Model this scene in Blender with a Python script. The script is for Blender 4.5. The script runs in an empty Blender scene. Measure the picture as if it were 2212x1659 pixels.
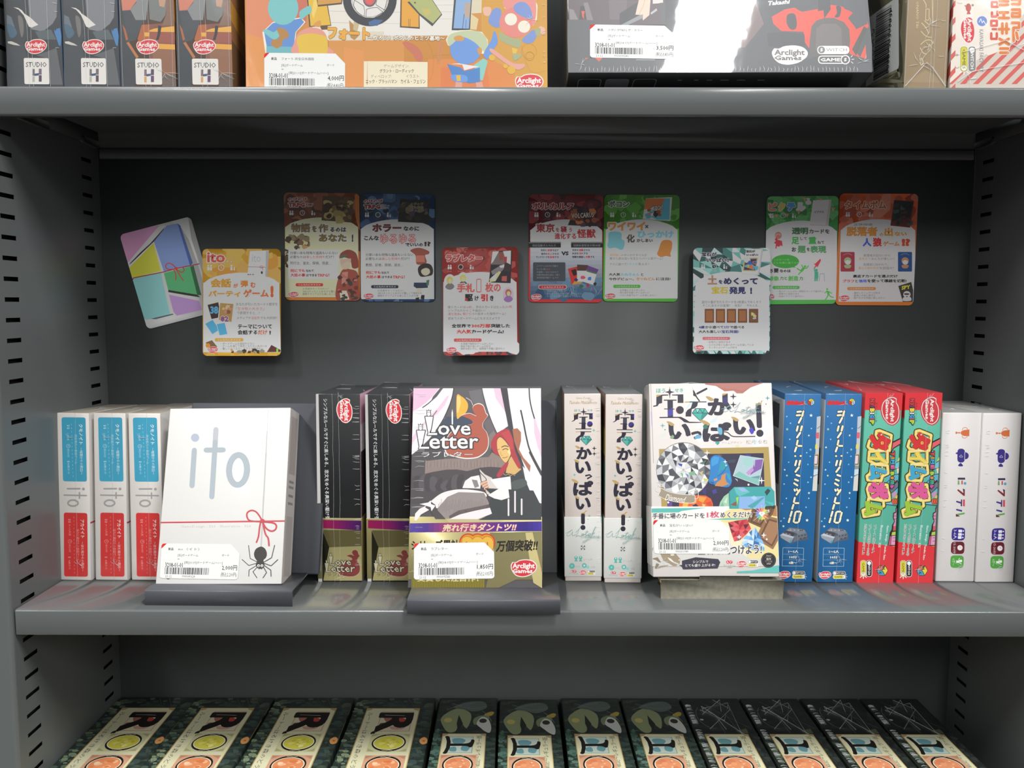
import bpy, bmesh, math, random
import numpy as np
from mathutils import Matrix, Vector
from mathutils.geometry import tessellate_polygon

sc = bpy.context.scene
COL = sc.collection
rnd = random.Random(7)

# ------------------------------------------------------------------ camera
FPX, PIT, YAW, ROL = 1862.92, .0940, .0008, .0016
CAM = np.array([-.0207, -.7559, -.0017])
HW = .3881                      # half the inner width of the shelving bay
_cy, _sy, _ca, _sa = math.cos(YAW), math.sin(YAW), math.cos(PIT), math.sin(PIT)
_cr, _sr = math.cos(ROL), math.sin(ROL)
_R0 = np.array([_cy, _sy, 0.]); _F = np.array([-_sy*_ca, _cy*_ca, -_sa]); _U0 = np.array([-_sy*_sa, _cy*_sa, _ca])
_R = _cr*_R0 + _sr*_U0; _U = _cr*_U0 - _sr*_R0
cd = bpy.data.cameras.new('camera'); cam = bpy.data.objects.new('camera', cd); COL.objects.link(cam)
cd.sensor_fit = 'HORIZONTAL'; cd.sensor_width = 36.; cd.lens = FPX/2212*36.; cd.clip_start = .01
cam.matrix_world = Matrix(((_R[0], _U[0], -_F[0], CAM[0]), (_R[1], _U[1], -_F[1], CAM[1]), (_R[2], _U[2], -_F[2], CAM[2]), (0, 0, 0, 1)))
sc.camera = cam

# ------------------------------------------------------------------ light
wd = bpy.data.worlds.new('shop'); sc.world = wd; wd.use_nodes = True
_n = wd.node_tree; _bg = _n.nodes['Background']; _bg.inputs[0].default_value = (.95, .98, 1., 1)
_tc = _n.nodes.new('ShaderNodeTexCoord'); _sp = _n.nodes.new('ShaderNodeSeparateXYZ'); _mr = _n.nodes.new('ShaderNodeMapRange'); _mr.interpolation_type = 'SMOOTHSTEP'
for _i, _v in ((1, -.22), (2, .16), (3, .012), (4, .46)): _mr.inputs[_i].default_value = _v      # dim aisle below, pale ceiling above
_n.links.new(_tc.outputs['Generated'], _sp.inputs[0]); _n.links.new(_sp.outputs[2], _mr.inputs[0]); _n.links.new(_mr.outputs[0], _bg.inputs[1])
def strip(name, x, y0, y1, z, wid, power, c=(1., .99, .975)):
    l = bpy.data.lights.new(name, 'AREA'); l.shape = 'RECTANGLE'; l.size = wid; l.size_y = abs(y1-y0); l.energy = power; l.color = c
    o = bpy.data.objects.new(name, l); o.location = (x, (y0+y1)/2, z); COL.objects.link(o)
for x, p, q in ((-1.15, 25, 26), (.50, 28, 29), (2.1, 25, 26)):
    strip('ceiling_strip_light', x, -.70, -1.33, 1.32, .17, p); strip('ceiling_strip_light', x, -2.3, -3.5, 1.32, .17, q)
sc.view_settings.view_transform = 'Standard'; sc.view_settings.look = 'None'
sc.view_settings.gamma = 1; sc.view_settings.use_curve_mapping = False; sc.view_settings.exposure = .06

# ------------------------------------------------------------------ pixels of the photograph -> points of the place
def rays(p):
    p = np.asarray(p, float).reshape(-1, 2)
    u = (p[:, 0]-1106)/FPX; v = (p[:, 1]-829.5)/FPX
    return _F[None] + u[:, None]*_R[None] - v[:, None]*_U[None]
def at(px, py, x=None, y=None, z=None):
    d = rays([(px, py)])[0]
    for i, v in enumerate((x, y, z)):
        if v is not None: return CAM + d*(v-CAM[i])/d[i]

# ------------------------------------------------------------------ colours and materials
def lin(h):
    h = h.lstrip('#')
    if len(h) == 3: h = ''.join(c*2 for c in h)
    c = np.array([int(h[i:i+2], 16)/255 for i in (0, 2, 4)])
    return np.where(c <= .04045, c/12.92, ((c+.055)/1.055)**2.4)
MATS = {}
GAIN = [1.]                      # printed colours are read off the photograph; this undoes the light falling on the place they were read at
def mat(name, col=None, rough=.5, coat=0., coat_r=.08, metal=0., spec=.5, bump=None, noise=None, ink=False):
    """procedural principled material; ink=True reads the printed colour stored on the faces"""
    if name in MATS: return MATS[name]
    m = bpy.data.materials.new(name); m.use_nodes = True; nt = m.node_tree; b = nt.nodes['Principled BSDF']; MATS[name] = m
    b.inputs['Roughness'].default_value = rough; b.inputs['Metallic'].default_value = metal
    b.inputs['Coat Weight'].default_value = coat; b.inputs['Coat Roughness'].default_value = coat_r
    b.inputs['Specular IOR Level'].default_value = spec
    tc = nt.nodes.new('ShaderNodeTexCoord')
    src = None
    if ink:
        a = nt.nodes.new('ShaderNodeAttribute'); a.attribute_name = 'ink'; src = a.outputs['Color']
    if col is not None: b.inputs['Base Color'].default_value = (*lin(col), 1)
    if noise:                                    # (scale, colour2, detail, stretch, low, high)
        n = nt.nodes.new('ShaderNodeTexNoise'); n.inputs['Scale'].default_value = noise[0]; n.inputs['Detail'].default_value = noise[2]
        mp = nt.nodes.new('ShaderNodeMapping'); mp.inputs['Scale'].default_value = noise[3]
        nt.links.new(tc.outputs['Object'], mp.inputs[0]); nt.links.new(mp.outputs[0], n.inputs['Vector'])
        r = nt.nodes.new('ShaderNodeMapRange'); r.inputs[1].default_value = noise[4]; r.inputs[2].default_value = noise[5]
        nt.links.new(n.outputs['Fac'], r.inputs[0])
        mx = nt.nodes.new('ShaderNodeMix'); mx.data_type = 'RGBA'
        nt.links.new(r.outputs[0], mx.inputs[0])
        if src is not None: nt.links.new(src, mx.inputs[6])
        else: mx.inputs[6].default_value = (*lin(col), 1)
        mx.inputs[7].default_value = (*lin(noise[1]), 1)
        src = mx.outputs[2]
    if src is not None: nt.links.new(src, b.inputs['Base Color'])
    if bump:                                     # (scale, strength, distance, stretch)
        n = nt.nodes.new('ShaderNodeTexNoise'); n.inputs['Scale'].default_value = bump[0]; n.inputs['Detail'].default_value = 3
        mp = nt.nodes.new('ShaderNodeMapping'); mp.inputs['Scale'].default_value = bump[3] if len(bump) > 3 else (1, 1, 1)
        nt.links.new(tc.outputs['Object'], mp.inputs[0]); nt.links.new(mp.outputs[0], n.inputs['Vector'])
        bp = nt.nodes.new('ShaderNodeBump'); bp.inputs['Strength'].default_value = bump[1]; bp.inputs['Distance'].default_value = bump[2]
        nt.links.new(n.outputs['Fac'], bp.inputs['Height']); nt.links.new(bp.outputs[0], b.inputs['Normal'])
        if coat: nt.links.new(bp.outputs[0], b.inputs['Coat Normal'])
    return m
STEEL = mat('grey_painted_steel', '5e6262', .34, spec=.45, bump=(900, .05, .0004))
STEEL_TOP = mat('glossy_grey_shelf_paint', '646868', .2, spec=.6, coat=.35, coat_r=.1)
STAND = mat('slate_painted_steel', '54565c', .40, spec=.4, bump=(1400, .06, .0003))
DARK = mat('cavity_shade_black', '0b0b0c', .9)  # near-black colour standing in for shade behind the side slots
WRAP = mat('wrapped_print', None, .42, coat=.35, coat_r=.09, bump=(55, .12, .0012), ink=True)
CARD = mat('laminated_print', None, .5, coat=.12, coat_r=.2, ink=True)
PAPER = mat('matte_print', None, .62, spec=.3, ink=True)
STICK = mat('sticker_paper', None, .6, spec=.25, ink=True)
FOIL = mat('gold_foil', None, .3, metal=.62, coat=.3, coat_r=.1, bump=(40, .12, .0015), ink=True)
GREY_BOARD = mat('grey_cardboard', '7d7a6c', .85, spec=.2, noise=(260, '6d6b5f', 4, (1, 1, 1), .35, .7))
KRAFT = mat('kraft_cardboard', 'b99863', .85, spec=.2)
def film_mat():
    m = bpy.data.materials.new('clear_shrink_film'); m.use_nodes = True; nt = m.node_tree; nt.nodes.clear(); MATS['film'] = m
    o = nt.nodes.new('ShaderNodeOutputMaterial'); t = nt.nodes.new('ShaderNodeBsdfTransparent'); g = nt.nodes.new('ShaderNodeBsdfPrincipled')
    g.inputs['Base Color'].default_value = (.85, .87, .88, 1); g.inputs['Roughness'].default_value = .22
    mx = nt.nodes.new('ShaderNodeMixShader'); mx.inputs[0].default_value = .26
    nt.links.new(t.outputs[0], mx.inputs[1]); nt.links.new(g.outputs[0], mx.inputs[2]); nt.links.new(mx.outputs[0], o.inputs[0])
    return m
FILM = film_mat()

# ------------------------------------------------------------------ things, parts
def tag(o, label=None, cat=None, group=None, kind=None):
    if label: o['label'] = label
    if cat: o['category'] = cat
    if group: o['group'] = group
    if kind: o['kind'] = kind
    return o
def empty(name, M, label, cat, group=None):
    o = bpy.data.objects.new(name, None); o.empty_display_size = .02; COL.objects.link(o); o.matrix_world = M
    return tag(o, label, cat, group)
def frame(loc, yaw=0, lean=0, roll=0):
    """matrix of a thing standing at loc: x right, y into the shelf, z up; degrees; lean tips the top backwards"""
    y, l, r = (math.radians(a) for a in (yaw, lean, roll))
    rt = np.array([math.cos(y), math.sin(y), 0]); bk = np.array([-math.sin(y), math.cos(y), 0]); up = np.array([0, 0, 1])*math.cos(l)+bk*math.sin(l)
    r2 = rt*math.cos(r)-up*math.sin(r); u2 = up*math.cos(r)+rt*math.sin(r); b2 = np.cross(u2, r2)
    return Matrix(((r2[0], b2[0], u2[0], loc[0]), (r2[1], b2[1], u2[1], loc[1]), (r2[2], b2[2], u2[2], loc[2]), (0, 0, 0, 1)))
def dup(root, M, label, group=None):
    r = root.copy(); COL.objects.link(r); r.matrix_world = M; r['label'] = label
    if group: r['group'] = group
    for ch in list(root.children):
        c = ch.copy(); COL.objects.link(c); c.parent = r
        for g in list(ch.children):
            d = g.copy(); COL.objects.link(d); d.parent = c
    return r

class MB:
    """collects triangles with a material and a printed colour, links them as ONE mesh object"""
    def __init__(s): s.v = []; s.t = []; s.m = []; s.c = []; s.n = 0; s.mats = []
    def mi(s, m):
        if m not in s.mats: s.mats.append(m)
        return s.mats.index(m)
    def add(s, v, t, m, c='fff'):
        v = np.asarray(v, float).reshape(-1, 3); t = np.asarray(t, int).reshape(-1, 3)
        if not len(t): return
        s.v.append(v); s.t.append(t+s.n); s.n += len(v); s.m.append(np.full(len(t), s.mi(m)))
        c = lin(c) if isinstance(c, str) else np.asarray(c, float)
        s.c.append(np.broadcast_to(np.minimum(c*GAIN[0], .86), (len(t), 3)))
    def quad(s, a, b, c, d, m, col='fff'): s.add([a, b, c, d], [(0, 1, 2), (0, 2, 3)], m, col)
    def box(s, x0, x1, y0, y1, z0, z1, m, col='fff', bev=0., seg=2, sides=None):
        bm = bmesh.new(); bmesh.ops.create_cube(bm, size=1)
        for v in bm.verts: v.co = Vector(((x0+x1)/2+v.co.x*(x1-x0), (y0+y1)/2+v.co.y*(y1-y0), (z0+z1)/2+v.co.z*(z1-z0)))
        if bev > 0: bmesh.ops.bevel(bm, geom=bm.edges[:], offset=bev, segments=seg, profile=.5, affect='EDGES')
        bmesh.ops.triangulate(bm, faces=bm.faces[:]); bm.normal_update(); bm.verts.index_update()
        v = np.array([p.co[:] for p in bm.verts]); t = np.array([[q.index for q in f.verts] for f in bm.faces])
        cols = np.array([lin(col)]*len(t))
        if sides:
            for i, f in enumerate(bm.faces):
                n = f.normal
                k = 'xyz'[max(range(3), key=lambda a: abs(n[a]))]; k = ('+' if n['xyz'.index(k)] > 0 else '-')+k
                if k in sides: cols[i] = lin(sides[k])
        bm.free(); s.add(v, t, m, cols)
    def prism(s, prof, a0, a1, m, col='fff', axis='x'):
        """closed 2-d outline (in the two other axes) pulled along an axis"""
        n = len(prof); P = [Vector((0, *p)) if axis == 'x' else (Vector((p[0], 0, p[1])) if axis == 'y' else Vector((*p, 0))) for p in prof]
        D = {'x': Vector((1, 0, 0)), 'y': Vector((0, 1, 0)), 'z': Vector((0, 0, 1))}[axis]
        v = [p+D*a0 for p in P]+[p+D*a1 for p in P]
        tri = tessellate_polygon([[Vector((p[0], p[1], 0)) for p in prof]])
        t = [tuple(q) for q in tri]+[(a+n, c+n, b+n) for a, b, c in tri]
        for i in range(n): j = (i+1) % n; t += [(i, j, j+n), (i, j+n, i+n)]
        s.add([p[:] for p in v], t, m, col)
    def tube(s, pts, r, m, col='fff', k=5):
        pts = [Vector(p) for p in pts]; v = []; t = []
        for i, p in enumerate(pts):
            d = (pts[min(i+1, len(pts)-1)]-pts[max(i-1, 0)]).normalized()
            a = d.orthogonal().normalized(); b = d.cross(a)
            rr = r[i] if isinstance(r, (list, tuple)) else r
            for j in range(k): w = 2*math.pi*j/k; v.append((p+(a*math.cos(w)+b*math.sin(w))*rr)[:])
        for i in range(len(pts)-1):
            for j in range(k):
                q = (j+1) % k; t += [(i*k+j, i*k+q, (i+1)*k+q), (i*k+j, (i+1)*k+q, (i+1)*k+j)]
        s.add(v, t, m, col)
    def build(s, name, parent=None, M=None):
        v = np.concatenate(s.v); t = np.concatenate(s.t); me = bpy.data.meshes.new(name)
        me.vertices.add(len(v)); me.vertices.foreach_set('co', v.ravel())
        me.loops.add(len(t)*3); me.loops.foreach_set('vertex_index', t.ravel().astype(np.int32))
        me.polygons.add(len(t)); me.polygons.foreach_set('loop_start', np.arange(0, len(t)*3, 3, dtype=np.int32))
        for m in s.mats: me.materials.append(m)
        me.polygons.foreach_set('material_index', np.concatenate(s.m).astype(np.int32))
        me.update(calc_edges=True)
        c = np.concatenate(s.c); a = me.attributes.new('ink', 'FLOAT_COLOR', 'FACE')
        a.data.foreach_set('color', np.concatenate([c, np.ones((len(c), 1))], 1).ravel().astype(np.float32))
        o = bpy.data.objects.new(name, me); COL.objects.link(o)
        if parent: o.parent = parent
        if M is not None: o.matrix_world = M
        return o

# ------------------------------------------------------------------ print: flat shapes and lettering laid on one face
GLY = {}
def glyphs(text, bold, res):
    """flat triangles of a line of lettering; bold thickens every contour by a ribbon"""
    k = (text, round(bold, 4), res)
    if k not in GLY:
        if bold:
            v, t, _ = glyphs(text, 0, res)
            e = np.concatenate([t[:, (0, 1)], t[:, (1, 2)], t[:, (2, 0)]]); es = np.sort(e, 1)
            _, idx, cnt = np.unique(es[:, 0]*len(v)+es[:, 1], return_index=True, return_counts=True)
            e = e[idx[cnt == 1]]; a, b = v[e[:, 0]], v[e[:, 1]]; d = b-a; l = np.maximum(np.linalg.norm(d, axis=1, keepdims=True), 1e-9)
            d = d/l*bold*.55; n = np.stack([-d[:, 1], d[:, 0]], 1)/.55; m = len(a); o = len(v)
            q = np.concatenate([a-d+n, b+d+n, b+d-n, a-d-n]); i = np.arange(m)
            sl = (i*7 % 61)*.05; GLY[k] = (np.concatenate([v, q]), np.concatenate([t, np.stack([i, i+m, i+2*m], 1)+o, np.stack([i, i+2*m, i+3*m], 1)+o]), np.concatenate([np.full(len(t), 3.2), sl, sl]))
            return GLY[k]
        cu = bpy.data.curves.new('lettering', 'FONT'); cu.body = text; cu.resolution_u = res
        ob = bpy.data.objects.new('lettering', cu); COL.objects.link(ob); bpy.context.view_layer.update()
        me = ob.to_mesh(); me.calc_loop_triangles()
        v = np.zeros(len(me.vertices)*3); me.vertices.foreach_get('co', v); v = v.reshape(-1, 3)[:, :2].copy()
        t = np.zeros(len(me.loop_triangles)*3, dtype=np.int32); me.loop_triangles.foreach_get('vertices', t)
        ob.to_mesh_clear(); bpy.data.objects.remove(ob); bpy.data.curves.remove(cu)
        t = t.reshape(-1, 3); GLY[k] = (v, t, np.zeros(len(t)))
    return GLY[k]
def nums(s): return np.array([float(x) for x in s.replace(',', ' ').split()]).reshape(-1, 2) if isinstance(s, str) else np.asarray(s, float).reshape(-1, 2)
def smooth(p, closed=True, n=5):
    q = []; N = len(p)
    for i in range(N if closed else N-1):
        if closed: a, b, c, d = p[i-1], p[i], p[(i+1) % N], p[(i+2) % N]
        else: a, b, c, d = p[max(i-1, 0)], p[i], p[i+1], p[min(i+2, N-1)]
        for k in range(n):
            t = k/n; q.append(.5*((2*b)+(c-a)*t+(2*a-5*b+4*c-d)*t*t+(3*b-a-3*c+d)*t**3))
    if not closed: q.append(p[-1])
    return np.array(q)
class Art:
    """print on one flat face of a thing. M: matrix of the thing; o,ru,rv: corner and directions of the face in the
    thing's own space (ru right, rv down); W,H size. Shapes are given where the photograph shows them on that face."""
    STEP = 5e-6
    def __init__(s, M, o, ru, rv, W, H, mt, lay=1):
        s.M = np.array(M); s.o = np.array(o, float); s.ru = np.array(ru, float); s.rv = np.array(rv, float); s.W = W; s.H = H
        s.n = np.cross(s.rv, s.ru); s.mt = mt; s.base = s.lay = lay; s.out = []; s.bb = np.zeros((256, 5)); s.n_ = 0
        s.planes = np.array([(-1, 0, 0), (1, 0, W), (0, -1, 0), (0, 1, H)], float); s.k = (0, 0, 1., 1.)
        R = s.M[:3, :3]; s.O = R@s.o+s.M[:3, 3]; s.Ru = R@s.ru; s.Rv = R@s.rv; s.N = np.cross(s.Ru, s.Rv)
    def cs(s, ox=0, oy=0, k=1., ky=None): s.k = (ox, oy, k, ky or k); return s
    def uv(s, p):
        p = np.asarray(p, float).reshape(-1, 2)
        if s.k[2] == 'mm': return p/1000
        p = np.stack([s.k[0]+p[:, 0]/s.k[2], s.k[1]+p[:, 1]/s.k[3]], 1)
        d = rays(p); t = ((s.O-CAM)@s.N)/(d@s.N); q = CAM+d*t[:, None]-s.O
        return np.stack([q@s.Ru, q@s.Rv], 1)
    def tri(s, uv, t, col, mt=None, sub=None):
        """one shape: it lies just above whatever printed shape it overlaps; sub lifts single triangles inside the layer"""
        W, H = s.W, s.H; t = np.asarray(t); pl = s.planes; sub = np.zeros(len(t)) if sub is None else sub
        out = (uv@pl[:, :2].T > pl[:, 2]+1e-9).any(1)
        if out.any():
            bad = out[t].any(1); nv = []; nt_ = []; ns = []
            for a, sb, bd in zip(t, sub, bad):
                P = [uv[i] for i in a]
                for nx, ny, c in (pl if bd else ()):
                    Q = []
                    for i in range(len(P)):
                        A, B = P[i-1], P[i]; da, db = c-A[0]*nx-A[1]*ny, c-B[0]*nx-B[1]*ny
                        if (da < 0) != (db < 0): Q.append(A+(B-A)*(da/(da-db)))
                        if db >= 0: Q.append(B)
                    P = Q
                    if len(P) < 3: break
                if len(P) >= 3:
                    b = len(nv); nv += P; nt_ += [(b, b+i, b+i+1) for i in range(1, len(P)-1)]; ns += [sb]*(len(P)-2)
            if not nt_: return
            uv = np.array(nv); t = np.array(nt_); sub = np.array(ns)
        lo, hi = uv.min(0), uv.max(0); lay = s.base
        if s.n_ == len(s.bb): s.bb = np.concatenate([s.bb, np.zeros((256, 5))])
        q = s.bb[:s.n_]
        if len(q):
            k = (q[:, 0] < hi[0]) & (q[:, 2] > lo[0]) & (q[:, 1] < hi[1]) & (q[:, 3] > lo[1])
            if k.any(): lay = q[k, 4].max()+1
        top = lay+math.ceil(sub.max()); s.bb[s.n_] = (*lo, *hi, top); s.n_ += 1; s.lay = max(s.lay, top)
        a, b, c = uv[t[:, 0]], uv[t[:, 1]], uv[t[:, 2]]
        ar = (b[:, 0]-a[:, 0])*(c[:, 1]-a[:, 1])-(b[:, 1]-a[:, 1])*(c[:, 0]-a[:, 0])
        t = t.copy(); f = ar > 0; t[f] = t[f][:, ::-1]
        vs = np.zeros(len(uv)); 
        for j in range(3): vs[t[:, j]] = sub
        s.out.append((s.o+uv[:, :1]*s.ru+uv[:, 1:]*s.rv+s.n*((lay+vs)*s.STEP)[:, None], t, mt or s.mt, col))
    def fill(s, col, u0=0, v0=0, u1=None, v1=None):
        u1 = s.W if u1 is None else u1; v1 = s.H if v1 is None else v1
        s.tri(np.array([(u0, v0), (u1, v0), (u1, v1), (u0, v1)]), np.array([(0, 1, 2), (0, 2, 3)]), col)
    def P(s, col, pts, sm=False, mt=None):
        p = nums(pts)
        if sm: p = smooth(p)
        t = tessellate_polygon([[Vector((x, y, 0)) for x, y in p]])
        if t: s.tri(s.uv(p), np.array(t), col, mt)
    def RP(s, col, pts, r, n=4):
        p = nums(pts); q = []
        for i in range(len(p)):
            a, b, c = p[i-1], p[i], p[(i+1) % len(p)]
            d1 = (a-b)/np.linalg.norm(a-b); d2 = (c-b)/np.linalg.norm(c-b); A = b+d1*r; B = b+d2*r
            for k in range(n+1): t = k/n; q.append((1-t)**2*A+2*t*(1-t)*b+t*t*B)
        s.P(col, q)
    def R(s, col, x0, y0, x1, y1, r=0):
        pts = [(x0, y0), (x1, y0), (x1, y1), (x0, y1)]
        s.RP(col, pts, r) if r else s.P(col, pts)
    def E(s, col, cx, cy, rx, ry=None, rot=0, n=24, mt=None):
        ry = ry or rx; a = np.linspace(0, 2*np.pi, n, endpoint=False); c, d = math.cos(math.radians(rot)), math.sin(math.radians(rot))
        x, y = rx*np.cos(a), ry*np.sin(a); s.P(col, np.stack([cx+x*c-y*d, cy+x*d+y*c], 1), mt=mt)
    def L(s, col, w, pts, closed=False, sm=False):
        p = nums(pts)
        if sm: p = smooth(p, closed)
        if closed: p = np.concatenate([p, p[:1]])
        v = []; t = []; g = []
        for a, b in zip(p[:-1], p[1:]):
            d = b-a; l = np.linalg.norm(d)
            if l < 1e-9: continue
            n = np.array([-d[1], d[0]])/l*w/2; k = len(v); v += [a+n, b+n, b-n, a-n]; t += [(k, k+1, k+2), (k, k+2, k+3)]; g += [len(g)]*2
        for a in p:
            k = len(v); v += [a+w/2*np.array([math.cos(q), math.sin(q)]) for q in np.linspace(0, 2*np.pi, 8, endpoint=False)]
            t += [(k, k+i, k+i+1) for i in range(1, 7)]; g += [len(g)]*6
        s.tri(s.uv(np.array(v)), np.array(t), col, None, np.array(g)*.06)
    def EL(s, col, w, cx, cy, rx, ry=None, rot=0, a0=0, a1=360, n=28):
        ry = ry or rx; a = np.radians(np.linspace(a0, a1, n)); c, d = math.cos(math.radians(rot)), math.sin(math.radians(rot))
        x, y = rx*np.cos(a), ry*np.sin(a); s.L(col, w, np.stack([cx+x*c-y*d, cy+x*d+y*c], 1))
    def T(s, col, text, x0, y0, x1, y1, b=0., rot=0, out=None, ow=.06, sk=0., dx=0., dy=0., out2=None, ow2=.1):
        """lettering filling the box x0..y1; rot 90 reads downwards; b weight; out outline colour; dx/dy drift along the run"""
        h = abs((y1-y0) if rot == 0 else (x1-x0))*(2.6 if s.k[2] == 'mm' else 1/s.k[2])
        res = 1 if h < 13 else (2 if h < 26 else 4)
        v0, t0, s0 = glyphs(text, 0, res); lo, hi = v0.min(0), v0.max(0)
        lo = lo-b; hi = hi+b
        for c, bb in ((out2, b+ow2), (out, b+ow), (col, b)):
            if c is None: continue
            v, t, sl = glyphs(text, bb, res) if bb else (v0, t0, s0)
            f = (v-lo)/np.maximum(hi-lo, 1e-6)
            if rot == 0: p = np.stack([x0+(x1-x0)*f[:, 0]+sk*(f[:, 1]-.5)*(y1-y0)+dx*f[:, 0], y1-(y1-y0)*f[:, 1]+dy*f[:, 0]], 1)
            elif rot == 90: p = np.stack([x0+(x1-x0)*f[:, 1]+dx*f[:, 0], y0+(y1-y0)*f[:, 0]+sk*(f[:, 1]-.5)*(x1-x0)+dy*f[:, 0]], 1)
            else: p = np.stack([x1-(x1-x0)*f[:, 1]+dx*f[:, 0], y1-(y1-y0)*f[:, 0]], 1)
            s.tri(s.uv(p), t, c, None, sl)
    def star(s, col, cx, cy, r, k=.28, n=4, rot=0):
        a = np.radians(rot)+np.arange(2*n)*np.pi/n-np.pi/2; rr = np.where(np.arange(2*n) % 2 == 0, r, r*k)
        s.P(col, np.stack([cx+rr*np.cos(a), cy+rr*np.sin(a)], 1))
    def put(s, mb):
        for v, t, m, c in s.out: mb.add(v, t, m, c)
def loc2(cx, cy, rot):
    c, d = math.cos(math.radians(rot)), math.sin(math.radians(rot))
    return lambda x, y: (cx+x*c-y*d, cy+x*d+y*c)

def arclight(a, cx, cy, w, h, rot=0, red='dd3a45', ring='f6ece6', ink='fbf3ee', small=False):
    """oval red publisher mark; w along its reading direction"""
    f = loc2(cx, cy, rot)
    o = nums('-.455 -.30 -.42 -.35 -.30 -.34 -.15 -.46 .12 -.50 .36 -.41 .50 -.16 .47 .10 .36 .26 .33 .31 .18 .43 -.06 .50 -.30 .41 -.45 .15 -.50 -.12')
    o = smooth(o, n=4)
    a.P(ring, [f(x*w, y*h) for x, y in o]); a.P(red, [f(x*w*.93, y*h*.90) for x, y in o])
    b = .035
    if rot == 0:
        a.T(ink, 'Arclight', cx-.43*w, cy-.29*h, cx+.42*w, cy+.09*h, b=b); a.T(ink, 'Games', cx-.43*w, cy+.02*h, cx+.33*w, cy+.27*h, b=b)
    else:
        a.T(ink, 'Arclight', cx-.09*h, cy-.43*w, cx+.29*h, cy+.42*w, b=b, rot=90); a.T(ink, 'Games', cx-.27*h, cy-.43*w, cx-.02*h, cy+.33*w, b=b, rot=90)
def switch(a, x0, y0, x1, y1, rot=0, top='2a2a2c', bot='e0d23e', ring='f4f2ee', fg='fff', fg2='8a7f20'):
    """two pill shaped marks, upper dark and lower yellow; box of the pair"""
    if rot == 0:
        h = (y1-y0)*.46; w = x1-x0
        for k, (yy, c, tx, f1) in enumerate(((y0, top, 'SWITCH', fg), (y1-h, bot, 'GAMES', fg2))):
            a.R(ring, x0-h*.12, yy-h*.12, x1+h*.12, yy+h*1.12, h*.58); a.R(c, x0, yy, x1, yy+h, h*.48)
            a.E('fff', (x0+h*.5) if k == 0 else (x1-h*.5), yy+h*.5, h*.42)
            a.T(f1, tx, x0+h*.35, yy+h*.25, x1-h*.35, yy+h*.75, b=.02)
        for q in (-40, 0, 40): f = loc2(x1-h*.5, y1-h*.5, q); a.L(ring, h*.14, [f(h*.8, 0), f(h*1.1, 0)])
    else:
        w = (x1-x0)*.45
        for k, (xx, c, tx, f1) in enumerate(((x1-w, top, 'SWITCH', fg), (x0, bot, 'GAMES', fg2))):
            a.R(ring, xx-w*.13, y0-w*.13, xx+w*1.13, y1+w*.13, w*.6); a.R('333', xx-w*.04, y0-w*.04, xx+w*1.04, y1+w*.04, w*.5); a.R(c, xx, y0, xx+w, y1, w*.48)
            a.E('fff', xx+w*.5, (y0+w*.5) if k == 0 else (y1-w*.5), w*.4)
            a.T(f1, tx, xx+w*.27, y0+w*.35, xx+w*.73, y1-w*.35, b=.02, rot=90)
        for q in (50, 90, 130): f = loc2(x0+w*.5, y1-w*.5, q); a.L(ring, w*.16, [f(w*.7, 0), f(w*1.0, 0)])
def barcode(a, q, n=58, seed=3):
    r = random.Random(seed); x = 0.; bars = []
    while x < 1: w = r.choice((.008, .008, .016, .022)); bars.append((x, min(x+w, 1))); x += w+r.choice((.009, .012, .018))
    for x0, x1 in bars: a.P('2c2c2e', [q(x0, 0), q(x1, 0), q(x1, 1), q(x0, 1)])
def sticker(a, tl, tr, br, bl, name, price, tax, date, code, rel):
    """white price sticker with clipped corners; corners where the photograph shows them"""
    tl, tr, br, bl = (np.array(p, float) for p in (tl, tr, br, bl))
    q = lambda x, y: tuple(tl*(1-x)*(1-y)+tr*x*(1-y)+br*x*y+bl*(1-x)*y)
    a.P('e02f2c', [q(.0, .06), q(.012, .012), q(.03, 0), q(.08, 0), q(0, .16)])
    pts = [q(.065, 0), q(.88, 0), q(1, .27), q(1, .94), q(.988, .985), q(.965, 1), q(.035, 1), q(.012, .985), q(0, .94), q(0, .15)]
    a.P('f4f4f1', pts)
    def T(tx, x0, y0, x1, y1, b=0., c='3a3a3c'):
        A = q(x0, y0); B = q(x1, y1); D = q(x1, y0); a.T(c, tx, A[0], A[1], B[0], B[1]-(D[1]-A[1]), b=b, dy=D[1]-A[1])
    T('新品', .088, .115, .155, .195, .02); T(name, .213, .115, min(.213+.033*len(name)+.04, .62), .195)
    T('[名]ボードゲーム', .213, .295, .475, .38); T('ボード', .773, .285, .868, .35); T('ー', .215, .435, .238, .45)
    T('3208-01-01', .06, .545, .288, .68, .012); T('[発]%s[ボードゲーム/ー/ー]' % rel, .303, .50, .792, .585)
    T(price+'円', .785, .60, .985, .75, .012); T('(税込%s円)' % tax, .775, .80, .985, .945)
    T(date, .07, .91, .152, .975); T(code, .283, .90, .45, .97)
    barcode(a, lambda x, y: q(.06+.567*x, .685+.195*y))
def gbox(name, M, W, D, H, label, group, sides=None, body='ddd', bev=.0009, mt=None, cat='game box'):
    root = empty(name, M, label, cat, group)
    mb = MB(); mb.box(-W/2, W/2, 0, D, 0, H, mt or WRAP, body, bev, sides=sides)
    return root, mb
def front(M, W, H, mt=None, lay=1, dy=0.): return Art(M, (-W/2, -dy, H), (1, 0, 0), (0, 0, -1), W, H, mt or WRAP, lay)
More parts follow.
